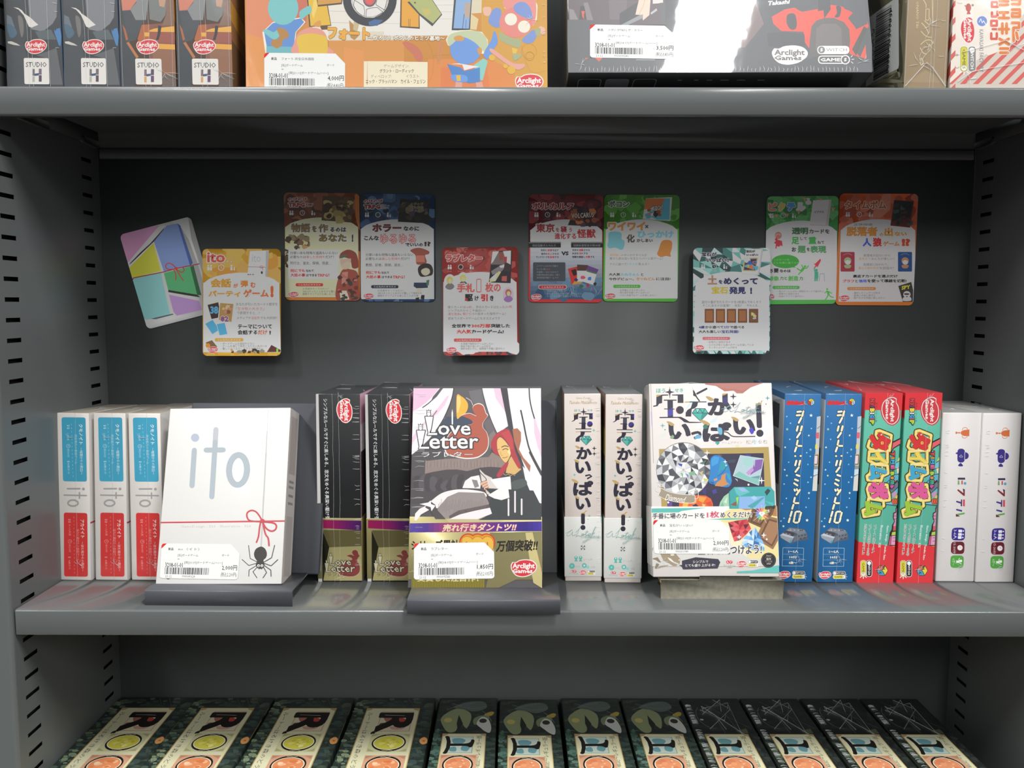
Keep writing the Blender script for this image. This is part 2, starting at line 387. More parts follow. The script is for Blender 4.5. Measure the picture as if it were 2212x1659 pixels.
def seam(mb, W, D, H, xs=(0.,), crumple=(), edge=None, seed=1):
    """ridges of the clear film: a welded seam down the spine, crumples and edge creases"""
    r = random.Random(seed)
    for x in xs:
        mb.tube([(x+r.uniform(-.0004, .0004), -.0003, H*k/14) for k in range(15)], .00012, FILM, k=4)
    for (cx, cz, rad) in crumple:
        for i in range(7):
            w = r.uniform(0, 6.28); l = r.uniform(.4, 1)*rad
            mb.tube([(cx, -.0002, cz), (cx+math.cos(w)*l*.5+r.uniform(-.2, .2)*rad, -.0005, cz+math.sin(w)*l*.5), (cx+math.cos(w)*l, -.0002, cz+math.sin(w)*l)], [.00006, .00022, .00006], FILM, k=4)
    if edge:
        x, n, l = edge
        for i in range(n):
            z = H*(.08+.88*r.random()); mb.tube([(x, -.0002, z), (x-l*.5, -.0004, z+.0004*r.uniform(-1, 1)), (x-l*r.uniform(.7, 1.2), -.0002, z+.0008*r.uniform(-1, 1))], [.00022, .00022, .00008], FILM, k=4)
    # puffed film folded over the top
    cl = lambda x: min(max(x, -W/2+.0008), W/2-.0008)
    for i in range(3):
        y0 = D*r.random(); x0 = -W/2+W*r.random()
        mb.tube([(cl(x0), y0, H+.0002), (cl(x0+r.uniform(-1, 1)*W*.3), min(max(y0+r.uniform(-1, 1)*.02, 0), D), H+.0006), (cl(x0+r.uniform(-1, 1)*W*.4), min(max(y0+r.uniform(-1, 1)*.03, 0), D), H+.0002)], [.0001, .0003, .0001], FILM, k=4)
# ------------------------------------------------------------------ setting
FZ = -1.02
fl = MB(); fl.box(-3.2, 3.2, -4.2, .8, FZ-.05, FZ, mat('beige_floor_tiles', '4a4640', .35, noise=(3, '423f39', 3, (1, 1, 1), .3, .7)))
tag(fl.build('floor'), kind='structure')
wl = MB(); wl.box(-3.2, 3.2, .10, .14, FZ, 1.5, mat('white_wall_paint', 'c9c8c2', .8)); tag(wl.build('wall_back'), kind='structure')

# ------------------------------------------------------------------ shelving unit
BY = .0225                       # back panel
SF = -.1397                      # front of the shelves
ZT, ZM, ZB = .1478, -.2275, -.5894 # tops of the three shelves
ZR = -.3694                      # top of the boxes on the lowest shelf
unit = empty('shelving_unit', Matrix.Translation((0, 0, FZ)), 'tall grey steel shelving unit with slotted side panels and a plain back', 'shelving unit')
TOPZ = .62
b = MB(); b.box(-HW+.0003, HW-.0003, BY, BY+.0012, FZ+.02, TOPZ, STEEL); o = b.build('back_panel', unit); o.matrix_parent_inverse = unit.matrix_world.inverted()
b = MB(); b.prism([(BY-.0032, .1242), (BY-.0032, .1318), (BY-.0010, .1330), (BY-.0010, .1395), (BY, .1395), (BY, .1242)], -HW+.003, HW-.003, STEEL)
o = b.build('back_rail', unit); o.matrix_parent_inverse = unit.matrix_world.inverted()
def side_panel(sg):
    """pressed steel side with two columns of slots, a rolled front edge and a wide front flange"""
    b = MB(); X = sg*HW; yb = BY+.002; yf = -.1400
    c0 = (-.1202-.0094, -.1202+.0094); c1 = (.0008-.0088, .0008+.0088)
    def pl(y0, y1, z0, z1): b.quad((X, y0, z0), (X, y1, z0), (X, y1, z1), (X, y0, z1), STEEL)
    pl(yf, c0[0], FZ, TOPZ); pl(c0[1], c1[0], FZ, TOPZ); pl(c1[1], yb, FZ, TOPZ)
    k0 = int(math.ceil((FZ+.05)/.015)); k1 = int((TOPZ-.03)/.015); h = .00165
    for c in (c0, c1):
        z = FZ
        for k in range(k0, k1):
            pl(c[0], c[1], z, k*.015-h); z = k*.015+h
            t = .0004                                   # punched thickness of the sheet round the slot
            for (ya, za, ybb, zb) in ((c[0], k*.015-h, c[1], k*.015-h), (c[1], k*.015-h, c[1], k*.015+h), (c[1], k*.015+h, c[0], k*.015+h), (c[0], k*.015+h, c[0], k*.015-h)):
                b.quad((X, ya, za), (X, ybb, zb), (X+sg*t, ybb, zb), (X+sg*t, ya, za), STEEL)
        pl(c[0], c[1], z, TOPZ)
    # rolled front edge and flange
    n = 5; prev = (X, yf)
    for i in range(1, n+1):
        a = math.pi/2*i/n; q = (X+sg*.0032*(1-math.cos(a)), yf-.0032*math.sin(a))
        b.quad((prev[0], prev[1], FZ), (q[0], q[1], FZ), (q[0], q[1], TOPZ), (prev[0], prev[1], TOPZ), STEEL); prev = q
    xo = X+sg*.062
    b.quad((prev[0], prev[1], FZ), (xo, prev[1], FZ), (xo, prev[1], TOPZ), (prev[0], prev[1], TOPZ), STEEL)
    b.quad((xo, prev[1], FZ), (xo, yb, FZ), (xo, yb, TOPZ), (xo, prev[1], TOPZ), STEEL)
    # black sheets painted as the shade inside the hollow panel
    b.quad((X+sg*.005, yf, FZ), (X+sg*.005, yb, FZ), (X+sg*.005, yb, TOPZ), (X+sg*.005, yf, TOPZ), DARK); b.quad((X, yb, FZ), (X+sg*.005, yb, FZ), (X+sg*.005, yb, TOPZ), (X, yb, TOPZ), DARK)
    o = b.build('side_panel', unit); o.matrix_parent_inverse = unit.matrix_world.inverted()
side_panel(-1); side_panel(1)

def shelf(z, label, clips=True, SF=SF):
    b = MB(); xl = HW-.0012; d = BY-.001; r = .0016; h = .0192; t = .001
    # folded profile: back flange, top sheet, rounded front edge, front lip, returned hem
    out = [(d, z-.014), (d, z)] + [(SF+r-r*math.sin(a), z-r+r*math.cos(a)) for a in np.linspace(0, math.pi/2, 6)] + [(SF, z-h+.0008), (SF+.0008, z-h), (SF+.012, z-h)]
    ins = [(SF+.012, z-h+t), (SF+t, z-h+t), (SF+t, z-r), (SF+r, z-t), (d-t, z-t), (d-t, z-.014)]
    b.prism(out+ins, -xl, xl, STEEL_TOP)
    o = tag(b.build('metal_shelf'), label, 'shelf', 'grey steel shelves of the unit')
    for sg in (-1, 1):
        c = MB(); c.box(min(sg*xl, sg*(xl-.0012)), max(sg*xl, sg*(xl-.0012)), SF+.004, d-.002, z-.0135, z-.0002, STEEL); c.build('side_flange', o)
        if clips:
            for y0 in (-.107, -.0105):
                c = MB(); e = HW-.0004
                x0, x1 = sorted((sg*e, sg*(e-.0013))); y1 = y0+.042 if y0 < -.05 else BY-.0045
                c.prism([(y0, z-.0135), (y0, z-.0095), (y1-.002, z-.0095), (y1, z-.0115), (y1, z-.0145), (y1-.003, z-.0152), (y0+.004, z-.0146)], x0-(.0028 if sg > 0 else 0), x1+(.0028 if sg < 0 else 0), STEEL)
                c.build('shelf_clip', o)
    return o
shelf(ZT, 'upper grey steel shelf carrying the wrapped boxes at the top of the photo')
shelf(ZM, 'middle grey steel shelf with the white, black, blue and red game boxes standing on it')
shelf(ZB, 'lowest grey steel shelf under the dark green forest boxes', clips=False, SF=-.178)
GAIN[0] = .92
# ------------------------------------------------------------------ white boxes with the blue and red spine panels
def ito_logo_spine(a, c):
    a.L(c, 27, '345,43 545,43'); a.E(c, 605, 48, 23); a.L(c, 25, '290,147 652,155'); a.L(c, 24, '541,108 541,198'); a.EL(c, 28, 435, 277, 82, 49)
W, H, D = .0263, .137, .0905
M = frame((-.3770, -.0719, ZM), -.54, 2.38, .7)
root, mb = gbox('game_box', M, W, D, H, 'white box with blue and red spine panels, leftmost of three against the side panel', 'white boxes with blue and red spine panels',
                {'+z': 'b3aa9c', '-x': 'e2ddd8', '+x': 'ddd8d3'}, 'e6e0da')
a = front(M, W, H)
a.cs(100, 840, 7.542)
BL, LB, RD = '45a8c9', 'bfe6f2', 'd93a38'
a.RP(BL, '248,462 640,466 662,1512 272,1506', 38)
a.T('eef8fb', 'クモノイト', 530, 575, 592, 905, rot=90, dx=6, b=.02); a.T('e0f3f8', '～暗闇からの脱出～', 543, 955, 592, 1395, rot=90, dx=10)
a.T(LB, '完全協力の会話ゲーム', 458, 742, 500, 1225, rot=90, dx=8)
for k in range(15): a.L(LB, 5, [(408+k*2.1, 570+k*60), (409+k*2.1, 592+k*60)])
a.T(LB, '2～10人用', 332, 720, 370, 835, rot=90, dx=4); a.EL(LB, 6, 360, 930, 30, 28); a.L(LB, 6, '360,932 378,932'); a.L(LB, 6, '360,932 360,915')
a.T(LB, '約30分', 340, 975, 376, 1115, rot=90, dx=3); a.T(LB, '8歳から', 345, 1210, 380, 1390, rot=90, dx=4)
for x, y in ((345, 600), (345, 640), (350, 1185)): a.E(LB, x, y, 9); a.EL(LB, 6, x+20, y, 12, 10)
a.cs(100, 1050, 7.542); ito_logo_spine(a, 'aaa8a8')
a.RP(RD, '285,430 668,440 678,1478 290,1472', 38)
PK = 'f0a19a'
a.T('fbe9e6', 'アカイイト', 556, 545, 615, 845, rot=90, dx=8, b=.02); a.T('f8dad6', '～沈む船からの脱出～', 566, 905, 610, 1390, rot=90, dx=8)
a.T(PK, '協力と裏切りの会話ゲーム', 490, 695, 535, 1220, rot=90, dx=6)
for k in range(16): a.L(PK, 5, [(448+k*.8, 500+k*60), (448+k*.8, 522+k*60)])
a.T(PK, '4～10人用', 362, 622, 400, 805, rot=90, dx=3); a.EL(PK, 6, 385, 902, 30, 28); a.L(PK, 6, '385,904 403,904'); a.L(PK, 6, '385,904 385,888')
a.T(PK, '約30分', 365, 950, 400, 1080, rot=90, dx=3); a.T(PK, '8歳から', 360, 1205, 396, 1360, rot=90, dx=3)
for x, y in ((365, 550), (365, 585), (365, 1160)): a.E(PK, x, y, 9); a.EL(PK, 6, x+20, y, 12, 10)
a.put(mb)
# the red thread printed round the box shows on its right face
s = Art(M, (W/2, 0, H), (0, 1, 0), (0, 0, -1), D, H, WRAP)
s.fill('ece8e4', 0, 0, D, H); s.fill('c9404a', 0, .0888, D, .0902); s.put(mb)
seam(mb, W, D, H, (.002,), ((-.003, H-.020, .005), (.003, .014, .005)), seed=2); mb.build('carton', root)
for x, y, yw, ln, rl, lb in ((-.3473, -.0716, -.28, 2.31, .59, 'white box with blue and red spine panels, middle of three'),
                             (-.3179, -.0715, -.45, 1.58, .29, 'white box with blue and red spine panels, right of three, behind the tilted display box')):
    dup(root, frame((x, y, ZM), yw, ln, rl), lb)

# ------------------------------------------------------------------ white display box with the spider
GAIN[0] = .76
W, H, D = .0971, .1366, .0255
M = frame((-.2448, -.1162, ZM+.0118), -1.78, 17.58, -.78)
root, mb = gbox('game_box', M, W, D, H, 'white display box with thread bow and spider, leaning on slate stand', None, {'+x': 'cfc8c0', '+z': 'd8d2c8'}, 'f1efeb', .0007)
a = front(M, W, H)
a.cs(330, 860, 6.703); G = 'b5c1c8'
a.E('bcc3d6', 613, 573, 60); a.L(G, 76, '602,755 568,1268'); a.L('c8c8d2', 76, '915,455 903,660'); a.L(G, 76, '905,640 855,1428'); a.L(G, 74, '772,753 1021,750')
a.EL(G, 88, 1235, 1040, 130, 217, 3)
a.L('b9b6b4', 4, '1673,160 1664,300 1655,500'); a.L('c6c3c1', 12, '1656,480 1640,800'); a.L('c9c6c4', 18, '1640,800 1600,1560')
a.cs(330, 1080, 5.978); R_ = 'd24a55'
a.L('c9c6c4', 17, '1432,-40 1400,602')
a.L(R_, 20, '100,292 1705,272')
a.L(R_, 21, '1412,268 1370,195 1325,148 1270,136 1222,165 1217,215 1245,262 1310,276 1405,280', sm=True)
a.L(R_, 21, '1420,282 1500,288 1570,302 1597,335 1585,380 1540,402 1490,385 1450,345 1420,285', sm=True)
a.L(R_, 20, '1392,290 1378,370 1368,460 1356,505 1340,545', sm=True); a.L(R_, 20, '1425,295 1440,380 1462,450 1492,495 1503,588', sm=True); a.E(R_, 1417, 270, 30, 26)
a.T('c6c2bf', 'GameDesign : 326   Illustration : 326', 360, 327, 1268, 368, dy=-6)
K = '3a3733'
a.P(K, '1400,602 1450,630 1474,690 1462,745 1430,780 1445,830 1432,875 1395,890 1350,878 1330,835 1345,790 1318,745 1308,690 1335,630', True)
for p in ('1345,800 1258,755 1237,588', '1335,820 1240,846 1153,768', '1338,848 1244,905 1240,985', '1345,872 1294,927 1345,1005',
          '1440,800 1536,745 1575,585', '1447,820 1530,850 1616,770', '1448,850 1526,905 1530,985', '1435,872 1471,935 1425,1005'): a.L(K, 9, p)
for x in (1366, 1410): a.E('f2f0ec', x, 849, 18); a.E(K, x+2, 851, 9); a.E('fff', x+4, 848, 3)
a.L(K, 8, '1375,880 1372,896'); a.L(K, 8, '1405,880 1408,896')
a.E('55504c', 200, 1015, 22, 10)
lay = a.lay; a.put(mb)
s = Art(M, (W/2, 0, H), (0, 1, 0), (0, 0, -1), D, H, WRAP)     # its spine seen at a slant
s.fill('d9d2cb', .0006, .0006, D-.0006, H-.0006)
for v0, v1, c in ((.006, .052, 'bfb3ae'), (.085, .131, 'c4bcb8')): s.fill(c, .0045, v0, D-.0045, v1)
for p in ((.0570, .0590), (.0612, .0632), (.068, .0700), (.074, .076)): s.fill('9a9894', .006, p[0], .019, p[1])
s.put(mb); mb.build('carton', root)
s = front(M, W, H, STICK, lay+6); s.cs(330, 1080, 5.978)
sticker(s, (118, 562), (1135, 572), (1098, 1028), (92, 1010), 'ito（イト）', '2,000', '2,200', '21.12', '9900141624', '20.07')
sb = MB(); s.put(sb); sb.build('price_sticker', root)

GAIN[0] = .92
# ------------------------------------------------------------------ black boxes with gold belly bands
W, H, D = .0355, .1534, .0905
def ll_logo(a, f=1., ink='efe6c8', edge='2a2622', body='9c4a45', rim='d8b8a8'):
    """title with two tall tapered capitals and a rounded silhouette behind it"""
    p = nums('905,350 930,320 985,305 1040,330 1065,390 1078,430 1100,462 1068,512 1038,560 1040,622 1085,680 1108,760 1105,870 1060,950 960,1012 820,1025 720,1010 640,992 560,960 540,850 600,700 740,600 890,575 885,522 780,472 758,458 860,432 950,466 925,430 902,382')
    a.P(rim, p+np.array([0, 0]), True); c = p.mean(0); a.P(body, c+(p-c)*.965, True)
    for q in ('290,478 390,478 372,600 352,690 445,690 445,716 318,716 332,690', '182,658 288,658 262,780 250,868 340,868 340,893 206,893 216,868'):
        q = nums(q); c = q.mean(0); a.L(edge, 22, q, True); a.P(ink, q)
    for x, y in ((336, 440), (230, 622)):
        a.E(edge, x, y, 30, 40); a.E(ink, x, y+4, 22, 28); a.P(edge, [(x-34, y-54), (x-12, y-38), (x, y-58), (x+12, y-38), (x+34, y-54), (x+26, y-14), (x-26, y-14)]); a.P(ink, [(x-25, y-40), (x-10, y-28), (x, y-44), (x+10, y-28), (x+25, y-40), (x+19, y-18), (x-19, y-18)])
    a.T(ink, 'ove', 455, 590, 875, 716, b=.012, out=edge, ow=.05); a.T(ink, 'etter', 345, 735, 975, 893, b=.012, out=edge, ow=.05)
M = frame((-.1605, -.0741, ZM), -.67, 1.29, .07)
root, mb = gbox('game_box', M, W, D, H, 'black box with gold and purple belly band, left of two beside the slate stand', 'black boxes with gold belly bands',
                {'+z': '3a3d40', '-x': 'd4d2cf', '+x': 'b58a9a'}, '17181a')
a = front(M, W, H); a.cs(670, 800, 6.38)
a.P('c6c4c1', '60,330 115,322 168,2960 100,2960')
a.T('dcdcdc', 'シンプルなルールですぐに楽しめる、恋文をめぐる奥深い駆け引', 180, 392, 238, 2052, rot=90, dx=30, b=.012)
arclight(a, 472, 555, 340, 222, 90)
lay = a.lay; a.put(mb)
s = Art(M, (W/2, 0, H), (0, 1, 0), (0, 0, -1), D, H, WRAP)
s.fill('d8a6bf', .0008, .001, D, .025); s.fill('efe6ea', .0008, .025, D, .047); s.fill('43383a', .0008, .047, D, .105); s.put(mb)
seam(mb, W, D, H, (.0005, -.0045), ((.0015, H-.002, .004), (.0015, .004, .006)), (W/2-.001, 34, .005), seed=4); mb.build('carton', root)
def band(s_mb, W, D, z0, z1, g, M=None):                          # paper sleeve wrapped round the lower part
    t = .00035; s_mb.box(-W/2-t, W/2+t, -t, D+t, z0, z1, FOIL, 'b0a673', .0003)
bb = MB(); band(bb, W, D, .0026, .0525, None)
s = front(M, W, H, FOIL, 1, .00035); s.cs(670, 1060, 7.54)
s.P('2c2a1a', '200,640 310,920 215,1465 200,1465', mt=FOIL); s.P('7a734a', '205,640 845,640 845,900 310,920', mt=FOIL); s.P('c8bd84', '310,925 845,905 845,1465 215,1465', mt=FOIL)  # foil reflections put into the gold as darker and paler panels
def grad(s, cols, x0, x1, ya, yb, yc, yd, n=14):
    """printed colour ramp: quads from x0 to x1; ya/yb top left/right, yc/yd bottom left/right"""
    cs_ = [lin(c) for c in cols]
    for i in range(n):
        f0, f1 = i/n, (i+1)/n; q = (i+.5)/n*(len(cs_)-1); k = min(int(q), len(cs_)-2); c = cs_[k]*(1-q+k)+cs_[k+1]*(q-k)
        X = lambda f: x0+(x1-x0)*f
        s.P(c, [(X(f0), ya+(yb-ya)*f0), (X(f1), ya+(yb-ya)*f1), (X(f1), yc+(yd-yc)*f1), (X(f0), yc+(yd-yc)*f0)])
grad(s, ('c9286c', 'b02a72', '7a2c80', '4a2a72'), 140, 905, 474, 490, 606, 650)
s.cs(670+125/7.54, 1060+770/7.54, 7.54/.62); ll_logo(s); s.T('4a4238', 'ラブレター', 250, 925, 905, 1005, sk=.1)
s.put(bb); bb.build('belly_band', root)
dup(root, frame((-.1206, -.0735, ZM), -.53, -.36, .11), 'black box with gold and purple belly band, right of two, touching the curtain picture box')

GAIN[0] = .76
# ------------------------------------------------------------------ display box with the curtain picture and gold belly band
W, H, D = .1016, .1563, .0375
M = frame((-.0490, -.1200, ZM+.0108), -.49, 18.02, -.15)
root, mb = gbox('game_box', M, W, D, H, 'shrink-wrapped display box with red-haired reader between curtains and gold belly band', None, {'+z': '2a2a2d', '+x': '2c2a2a', '-x': '5a4a4a'}, '1c1b1d', .0008)
a = front(M, W, H); a.cs(870, 820, 5.978)
CH, BR = '3d383b', '8d7b76'
a.fill('4a4649')
a.P('5a5659', '570,112 1130,112 1210,520 1230,700 1140,900 1100,1060 540,1060 480,700')
a.P('39475a', '560,480 900,480 900,600 700,650 560,860 300,900 420,700'); a.P('6c6a6e', '850,150 1030,120 1130,420 1100,470 1060,330 980,300 920,310 880,240')
a.P('857672', '1105,760 1150,600 1210,720 1130,900'); a.P('6b6165', '1045,560 1130,480 1190,640 1110,720')
a.P('8f7d77', '285,1235 292,1050 540,1025 1110,1000 1150,940 1240,985 1335,1080 1275,1135 1120,1126 1000,1138 830,1182 700,1160 560,1163 400,1190')
for i in range(44): x = 300+i*21.5+rnd.uniform(-5, 5); a.L('71625e' if i % 2 else 'a3928b', 4, [(x, 1030+rnd.uniform(0, 50)), (x+rnd.uniform(-5, 5), 1130+rnd.uniform(-10, 20))])
a.P('f2eef1', '100,112 662,112 640,220 610,320 540,500 440,650 330,780 200,905 90,990 100,600')
a.P('ecc3dd', '100,112 465,112 400,200 300,300 215,360 120,420'); a.P('eecbe0', '570,215 600,205 545,330 450,440 300,560 200,700 110,860 100,780 160,690 240,590 340,470 450,370')
a.L(CH, 12, '500,112 430,210 340,300 258,360', sm=True); a.P('55525a', '480,112 520,112 440,220 360,290 390,220'); a.L(CH, 9, '440,402 380,480 300,560', sm=True)
a.L(CH, 14, '660,112 642,215 600,345 520,520 430,660', sm=True)
a.P('eeb53c', '698,206 760,218 812,262 842,320 836,385 800,445 745,478 698,492', True); a.P('f4d27e', '700,208 745,222 750,300 720,420 700,430'); a.L('c9b9b6', 10, '820,235 880,275 905,330', sm=True)
a.P('efe8ea', '640,380 650,430 650,600 632,600 630,430')
# right curtain
a.P('f4f1f3', '1022,112 1275,112 1310,330 1360,600 1290,650 1210,690 1140,520 1080,330'); a.P('eccadf', '1172,112 1272,112 1300,240 1335,430 1270,340 1205,250'); a.L(CH, 10, '1022,112 1060,290 1140,520 1215,690', sm=True)
a.P('f4f1f3', '1345,112 1790,112 1790,1560 1690,1390 1590,1180 1500,930 1430,640'); a.P('eccadf', '1690,430 1740,600 1785,720 1790,1000 1740,860 1700,700')
a.P('37343b', '1262,112 1350,112 1380,330 1425,640 1490,900 1570,1130 1690,1390 1800,1580 1700,1440 1560,1180 1460,930 1390,700 1320,400')
for p, w in (('1632,112 1640,250 1668,390 1700,500', 16), ('1525,400 1560,560 1600,760 1650,930 1790,1200', 20), ('1640,940 1700,1060 1790,1230', 22)): a.L(CH, w, p, sm=True)
a.P('f4f1f3', '1548,1115 1620,1200 1700,1400 1790,1560 1790,1600 1660,1560 1590,1330')
# dark couch
a.P('453e42', '100,1260 400,1190 560,1163 700,1160 830,1182 1000,1138 1120,1126 1280,1138 1400,1180 1500,1300 1500,1600 100,1600')
for i in range(10): x = 150+i*70; a.P('544d52' if i % 2 else '3a3539', [(x, 1290+rnd.uniform(-60, 60)), (x+80, 1260+rnd.uniform(-40, 40)), (x+60, 1440), (x-10, 1400)], True)
# reader: plain figure with red hair, hat and dark dress
a.P('ad694b', '1415,640 1480,628 1526,680 1528,790 1500,900 1560,1010 1650,1110 1640,1195 1570,1080 1490,940 1440,800')
a.P('d9b06a', '1380,1020 1430,950 1462,1080 1530,1160 1450,1225 1330,1205 1352,1090')
a.P('b32f3b', '1140,860 1160,765 1215,695 1300,645 1370,650 1425,770 1450,920 1520,1100 1500,1150 1440,1060 1400,990 1380,990 1240,975 1190,960', True)
a.P('c23d42', '1270,690 1370,655 1415,760 1430,900 1390,900 1350,800')
a.P('e7bd73', '1222,780 1262,745 1325,795 1372,860 1392,945 1378,1005 1332,1072 1285,1035 1243,965 1220,880', True)
a.P('f3dca0', '1375,900 1395,950 1380,985 1352,930'); a.L('4a2c2c', 7, '1215,770 1262,740 1325,792 1372,858', sm=True)
a.L('3a2a2a', 10, '1278,872 1318,856 1362,866', sm=True); a.L('3a2a2a', 9, '1290,908 1330,890 1358,905', sm=True); a.L('3a2a2a', 6, '1228,905 1248,900'); a.L('8a4a3a', 7, '1290,1008 1322,1010 1352,994', sm=True); a.L('b88a4a', 5, '1262,930 1272,975 1290,982', sm=True)
a.P('b32f3b', '1322,1085 1365,1068 1340,1150 1262,1255 1212,1245 1250,1170', True)
a.P('31363a', '1180,1470 1290,1255 1340,1205 1440,1232 1530,1165 1580,1290 1660,1480 1800,1700 1800,1900 1080,1900 1060,1700')
for p in ('1400,1330 1560,1280 1600,1360 1440,1420', '1420,1480 1620,1440 1660,1520 1480,1570'): a.P('48524f', p, True)
a.L('d9b06a', 6, '1300,1215 1330,1235 1360,1220 1390,1240 1420,1226 1450,1240', sm=True)
a.P('efeae8', '770,1400 805,1310 880,1255 985,1235 1012,1330 1000,1408'); a.P('8a8284', '890,1290 960,1300 985,1380 930,1400')
a.P('ddd2cc', '985,1150 1060,1225 1150,1268 1160,1290 1290,1480 1340,1560 1090,1480 1010,1330'); a.P('f6f3ef', '1130,1290 1390,1250 1415,1600 1345,1560'); a.L(CH, 9, '985,1150 1005,1250 1020,1320 1080,1290 1000,1200 985,1150', sm=True); a.L(CH, 10, '1020,1320 1075,1460')
a.P('f2eae9', '330,1620 400,1540 520,1460 700,1420 900,1425 1060,1460 1070,1520 900,1480 700,1500 560,1560 460,1660', True)
for i in range(4): a.RP('e3b394', [(1000+i*22, 1330+i*30), (1085+i*8, 1300+i*30), (1095+i*8, 1330+i*30), (1010+i*22, 1370+i*30)], 12); a.L(CH, 5, [(1000+i*22, 1330+i*30), (1085+i*8, 1300+i*30)])
a.cs(860, 1070, 5.821)
a.P('948a87', '470,290 500,160 620,20 760,-40 1080,-30 1150,110 1000,170 760,230 640,290'); a.P('5b4e4e', '640,260 760,190 960,150 1140,115 1170,150 960,190 780,250 650,300')
for i in range(34): x = 510+i*18; a.L('7a706e', 4, [(x, 60+rnd.uniform(-20, 60)), (x-8, 190+rnd.uniform(-20, 40))])
a.P('f2e9ea', '640,300 780,240 960,195 1160,155 1185,230 1000,300'); a.P('f2eae9', '205,310 215,230 270,170 340,135 400,120 470,140 380,190 290,240 230,320'); a.P('4a4044', '400,70 470,120 480,170 600,300 470,300 400,190 340,150')
a.P('f6f0f2', '270,110 380,90 410,65 415,110 470,130 420,200 410,150 350,130')
a.P('2e3336', '1090,-90 1180,0 1140,110 1180,230 1010,310 1800,310 1800,140 1700,-60'); a.P('f2edec', '1130,0 1260,-80 1380,-130 1400,30 1300,60 1210,40')
for x, y0, y1 in ((1388, 42, 260), (1470, -55, 218), (1553, 42, 248)): a.L('2a2729', 32, [(x, y0+6), (x, y1-6)]); a.L('f0e9ea', 20, [(x, y0+8), (x, y1-8)])
a.cs(870, 820, 5.978)
ll_logo(a, ink='f6f3f2', edge='38343a', body='b5573f', rim='f4f0ee'); a.T('f4f1ef', 'ラブレター', 245, 930, 905, 1000, out='453f42', ow=.05)
lay = a.lay; a.put(mb); seam(mb, W, D, H, (), ((-.044, .012, .008), (.042, .012, .008)), (-W/2+.010, 26, .009), seed=9); mb.build('carton', root)
bb = MB(); band(bb, W, D, .0058, .0534, None)
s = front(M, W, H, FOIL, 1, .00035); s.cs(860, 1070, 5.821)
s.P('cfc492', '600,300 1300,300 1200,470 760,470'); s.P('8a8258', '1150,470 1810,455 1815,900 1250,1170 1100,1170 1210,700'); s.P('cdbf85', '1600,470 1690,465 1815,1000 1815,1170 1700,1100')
grad(s, ('5d4aa6', '5b3f96', 'a84378', 'b5457a', '7a3a8c', '53308a', '3a2b80', '4a3aa0'), 120, 1830, 352, 328, 468, 450, 26)
s.T('f4dcb8', '売れ行きダントツ!!', 562, 362, 1485, 460, b=.035, out='b8407a', ow=.03, sk=.25, dy=-12)
s.T('2a2521', 'シリーズ累計', 165, 565, 765, 690, b=.03, dy=-10)
for x in (880, 1000, 1110): s.E('d8442e', x, 590, 112)
for x in (880, 1000, 1110): s.E('e3a52c', x, 590, 96)
s.T('f0c050', '200', 800, 520, 1200, 720, b=.09, out='c8382a', ow=.02)
s.T('2a2521', '万個突破!!', 1235, 566, 1755, 712, b=.035, sk=.12, dy=-14)
s.P('a3953a', '170,1060 1090,1060 1090,1172 170,1172')
for i in range(46): x = 178+i*20; s.P('6b6224', [(x, 1065), (x+8, 1065), (x+7, 1172), (x-1, 1172)])
s.T('efe2b0', '受賞した注目作！', 240, 1000, 1010, 1085, b=.03)
arclight(s, 1580, 917, 330, 226)
lay2 = s.lay; s.put(bb); bb.build('belly_band', root)
s = front(M, W, H, STICK, lay2+6, .00035); s.cs(860, 1070, 5.821)
sticker(s, (200, 605), (1205, 590), (1211, 1044), (198, 1060), 'ラブレター', '1,850', '2,035', '21.12', '9900095583', '18.07')
sb = MB(); s.put(sb); sb.build('price_sticker', root)
# ------------------------------------------------------------------ pale boxes with the jewel lettering
GAIN[0] = .92
NV, TL, GD = '33303f', '5fb6ac', 'c2a468'
def kana(a, ch, x0, y0, x1, y1, b=.05, cap=True, c=NV):
    a.T(c, ch, x0, y0, x1, y1, b=b)
    if cap: w = (x1-x0)*.2; a.P(GD, [(x0-w*.4, y0-w*.35), (x0+w*.5, y0-w*.3), (x0+w*1.35, y0+w*.35), (x0+w*.55, y0+w*.55)], True)
def gem_icon(a, x0, y0, x1, y1, c=TL, e='2c3a42'):
    w, h = x1-x0, y1-y0; f = lambda x, y: (x0+w*x, y0+h*y)
    o = [f(0, .36), f(.2, 0), f(.8, 0), f(1, .36), f(.52, 1)]
    a.L(e, w*.07, o, True); a.P(c, o); a.P('a4dcd4', [f(.2, .05), f(.45, .05), f(.3, .34)]); a.P('38958c', [f(.52, .96), f(.98, .38), f(.62, .38)])
    for p in (((0, .36), (1, .36)), ((.2, .02), (.33, .36)), ((.33, .36), (.47, .02)), ((.47, .02), (.66, .36)), ((.66, .36), (.8, .02))): a.L(e, w*.03, [f(*p[0]), f(*p[1])])
W, H, D = .0297, .1536, .0905
M = frame((.0370, -.0719, ZM), -1.8, 1.22, -.74)
root, mb = gbox('game_box', M, W, D, H, 'pale pink box with jewel lettering on spine, left of two', 'pale boxes with jewel lettering',
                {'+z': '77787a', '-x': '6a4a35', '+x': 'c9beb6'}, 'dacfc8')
a = front(M, W, H); a.cs(1190, 800, 6.914)
a.T('b79d6a', 'Game Design', 372, 396, 592, 440, sk=.35); a.T('b79d6a', 'Taisuke Matsumoto', 272, 456, 690, 503, sk=.35, b=.01)
a.T(TL, 'ほう', 345, 582, 440, 620, b=.03); a.T(TL, 'せき', 540, 582, 620, 615, b=.03)
a.P(NV, '340,645 410,640 405,728 370,736 350,755 312,770 312,760 340,745 345,725'); a.P(GD, '340,645 408,638 380,660 340,672'); a.P(NV, '400,640 450,640 450,652 400,654')
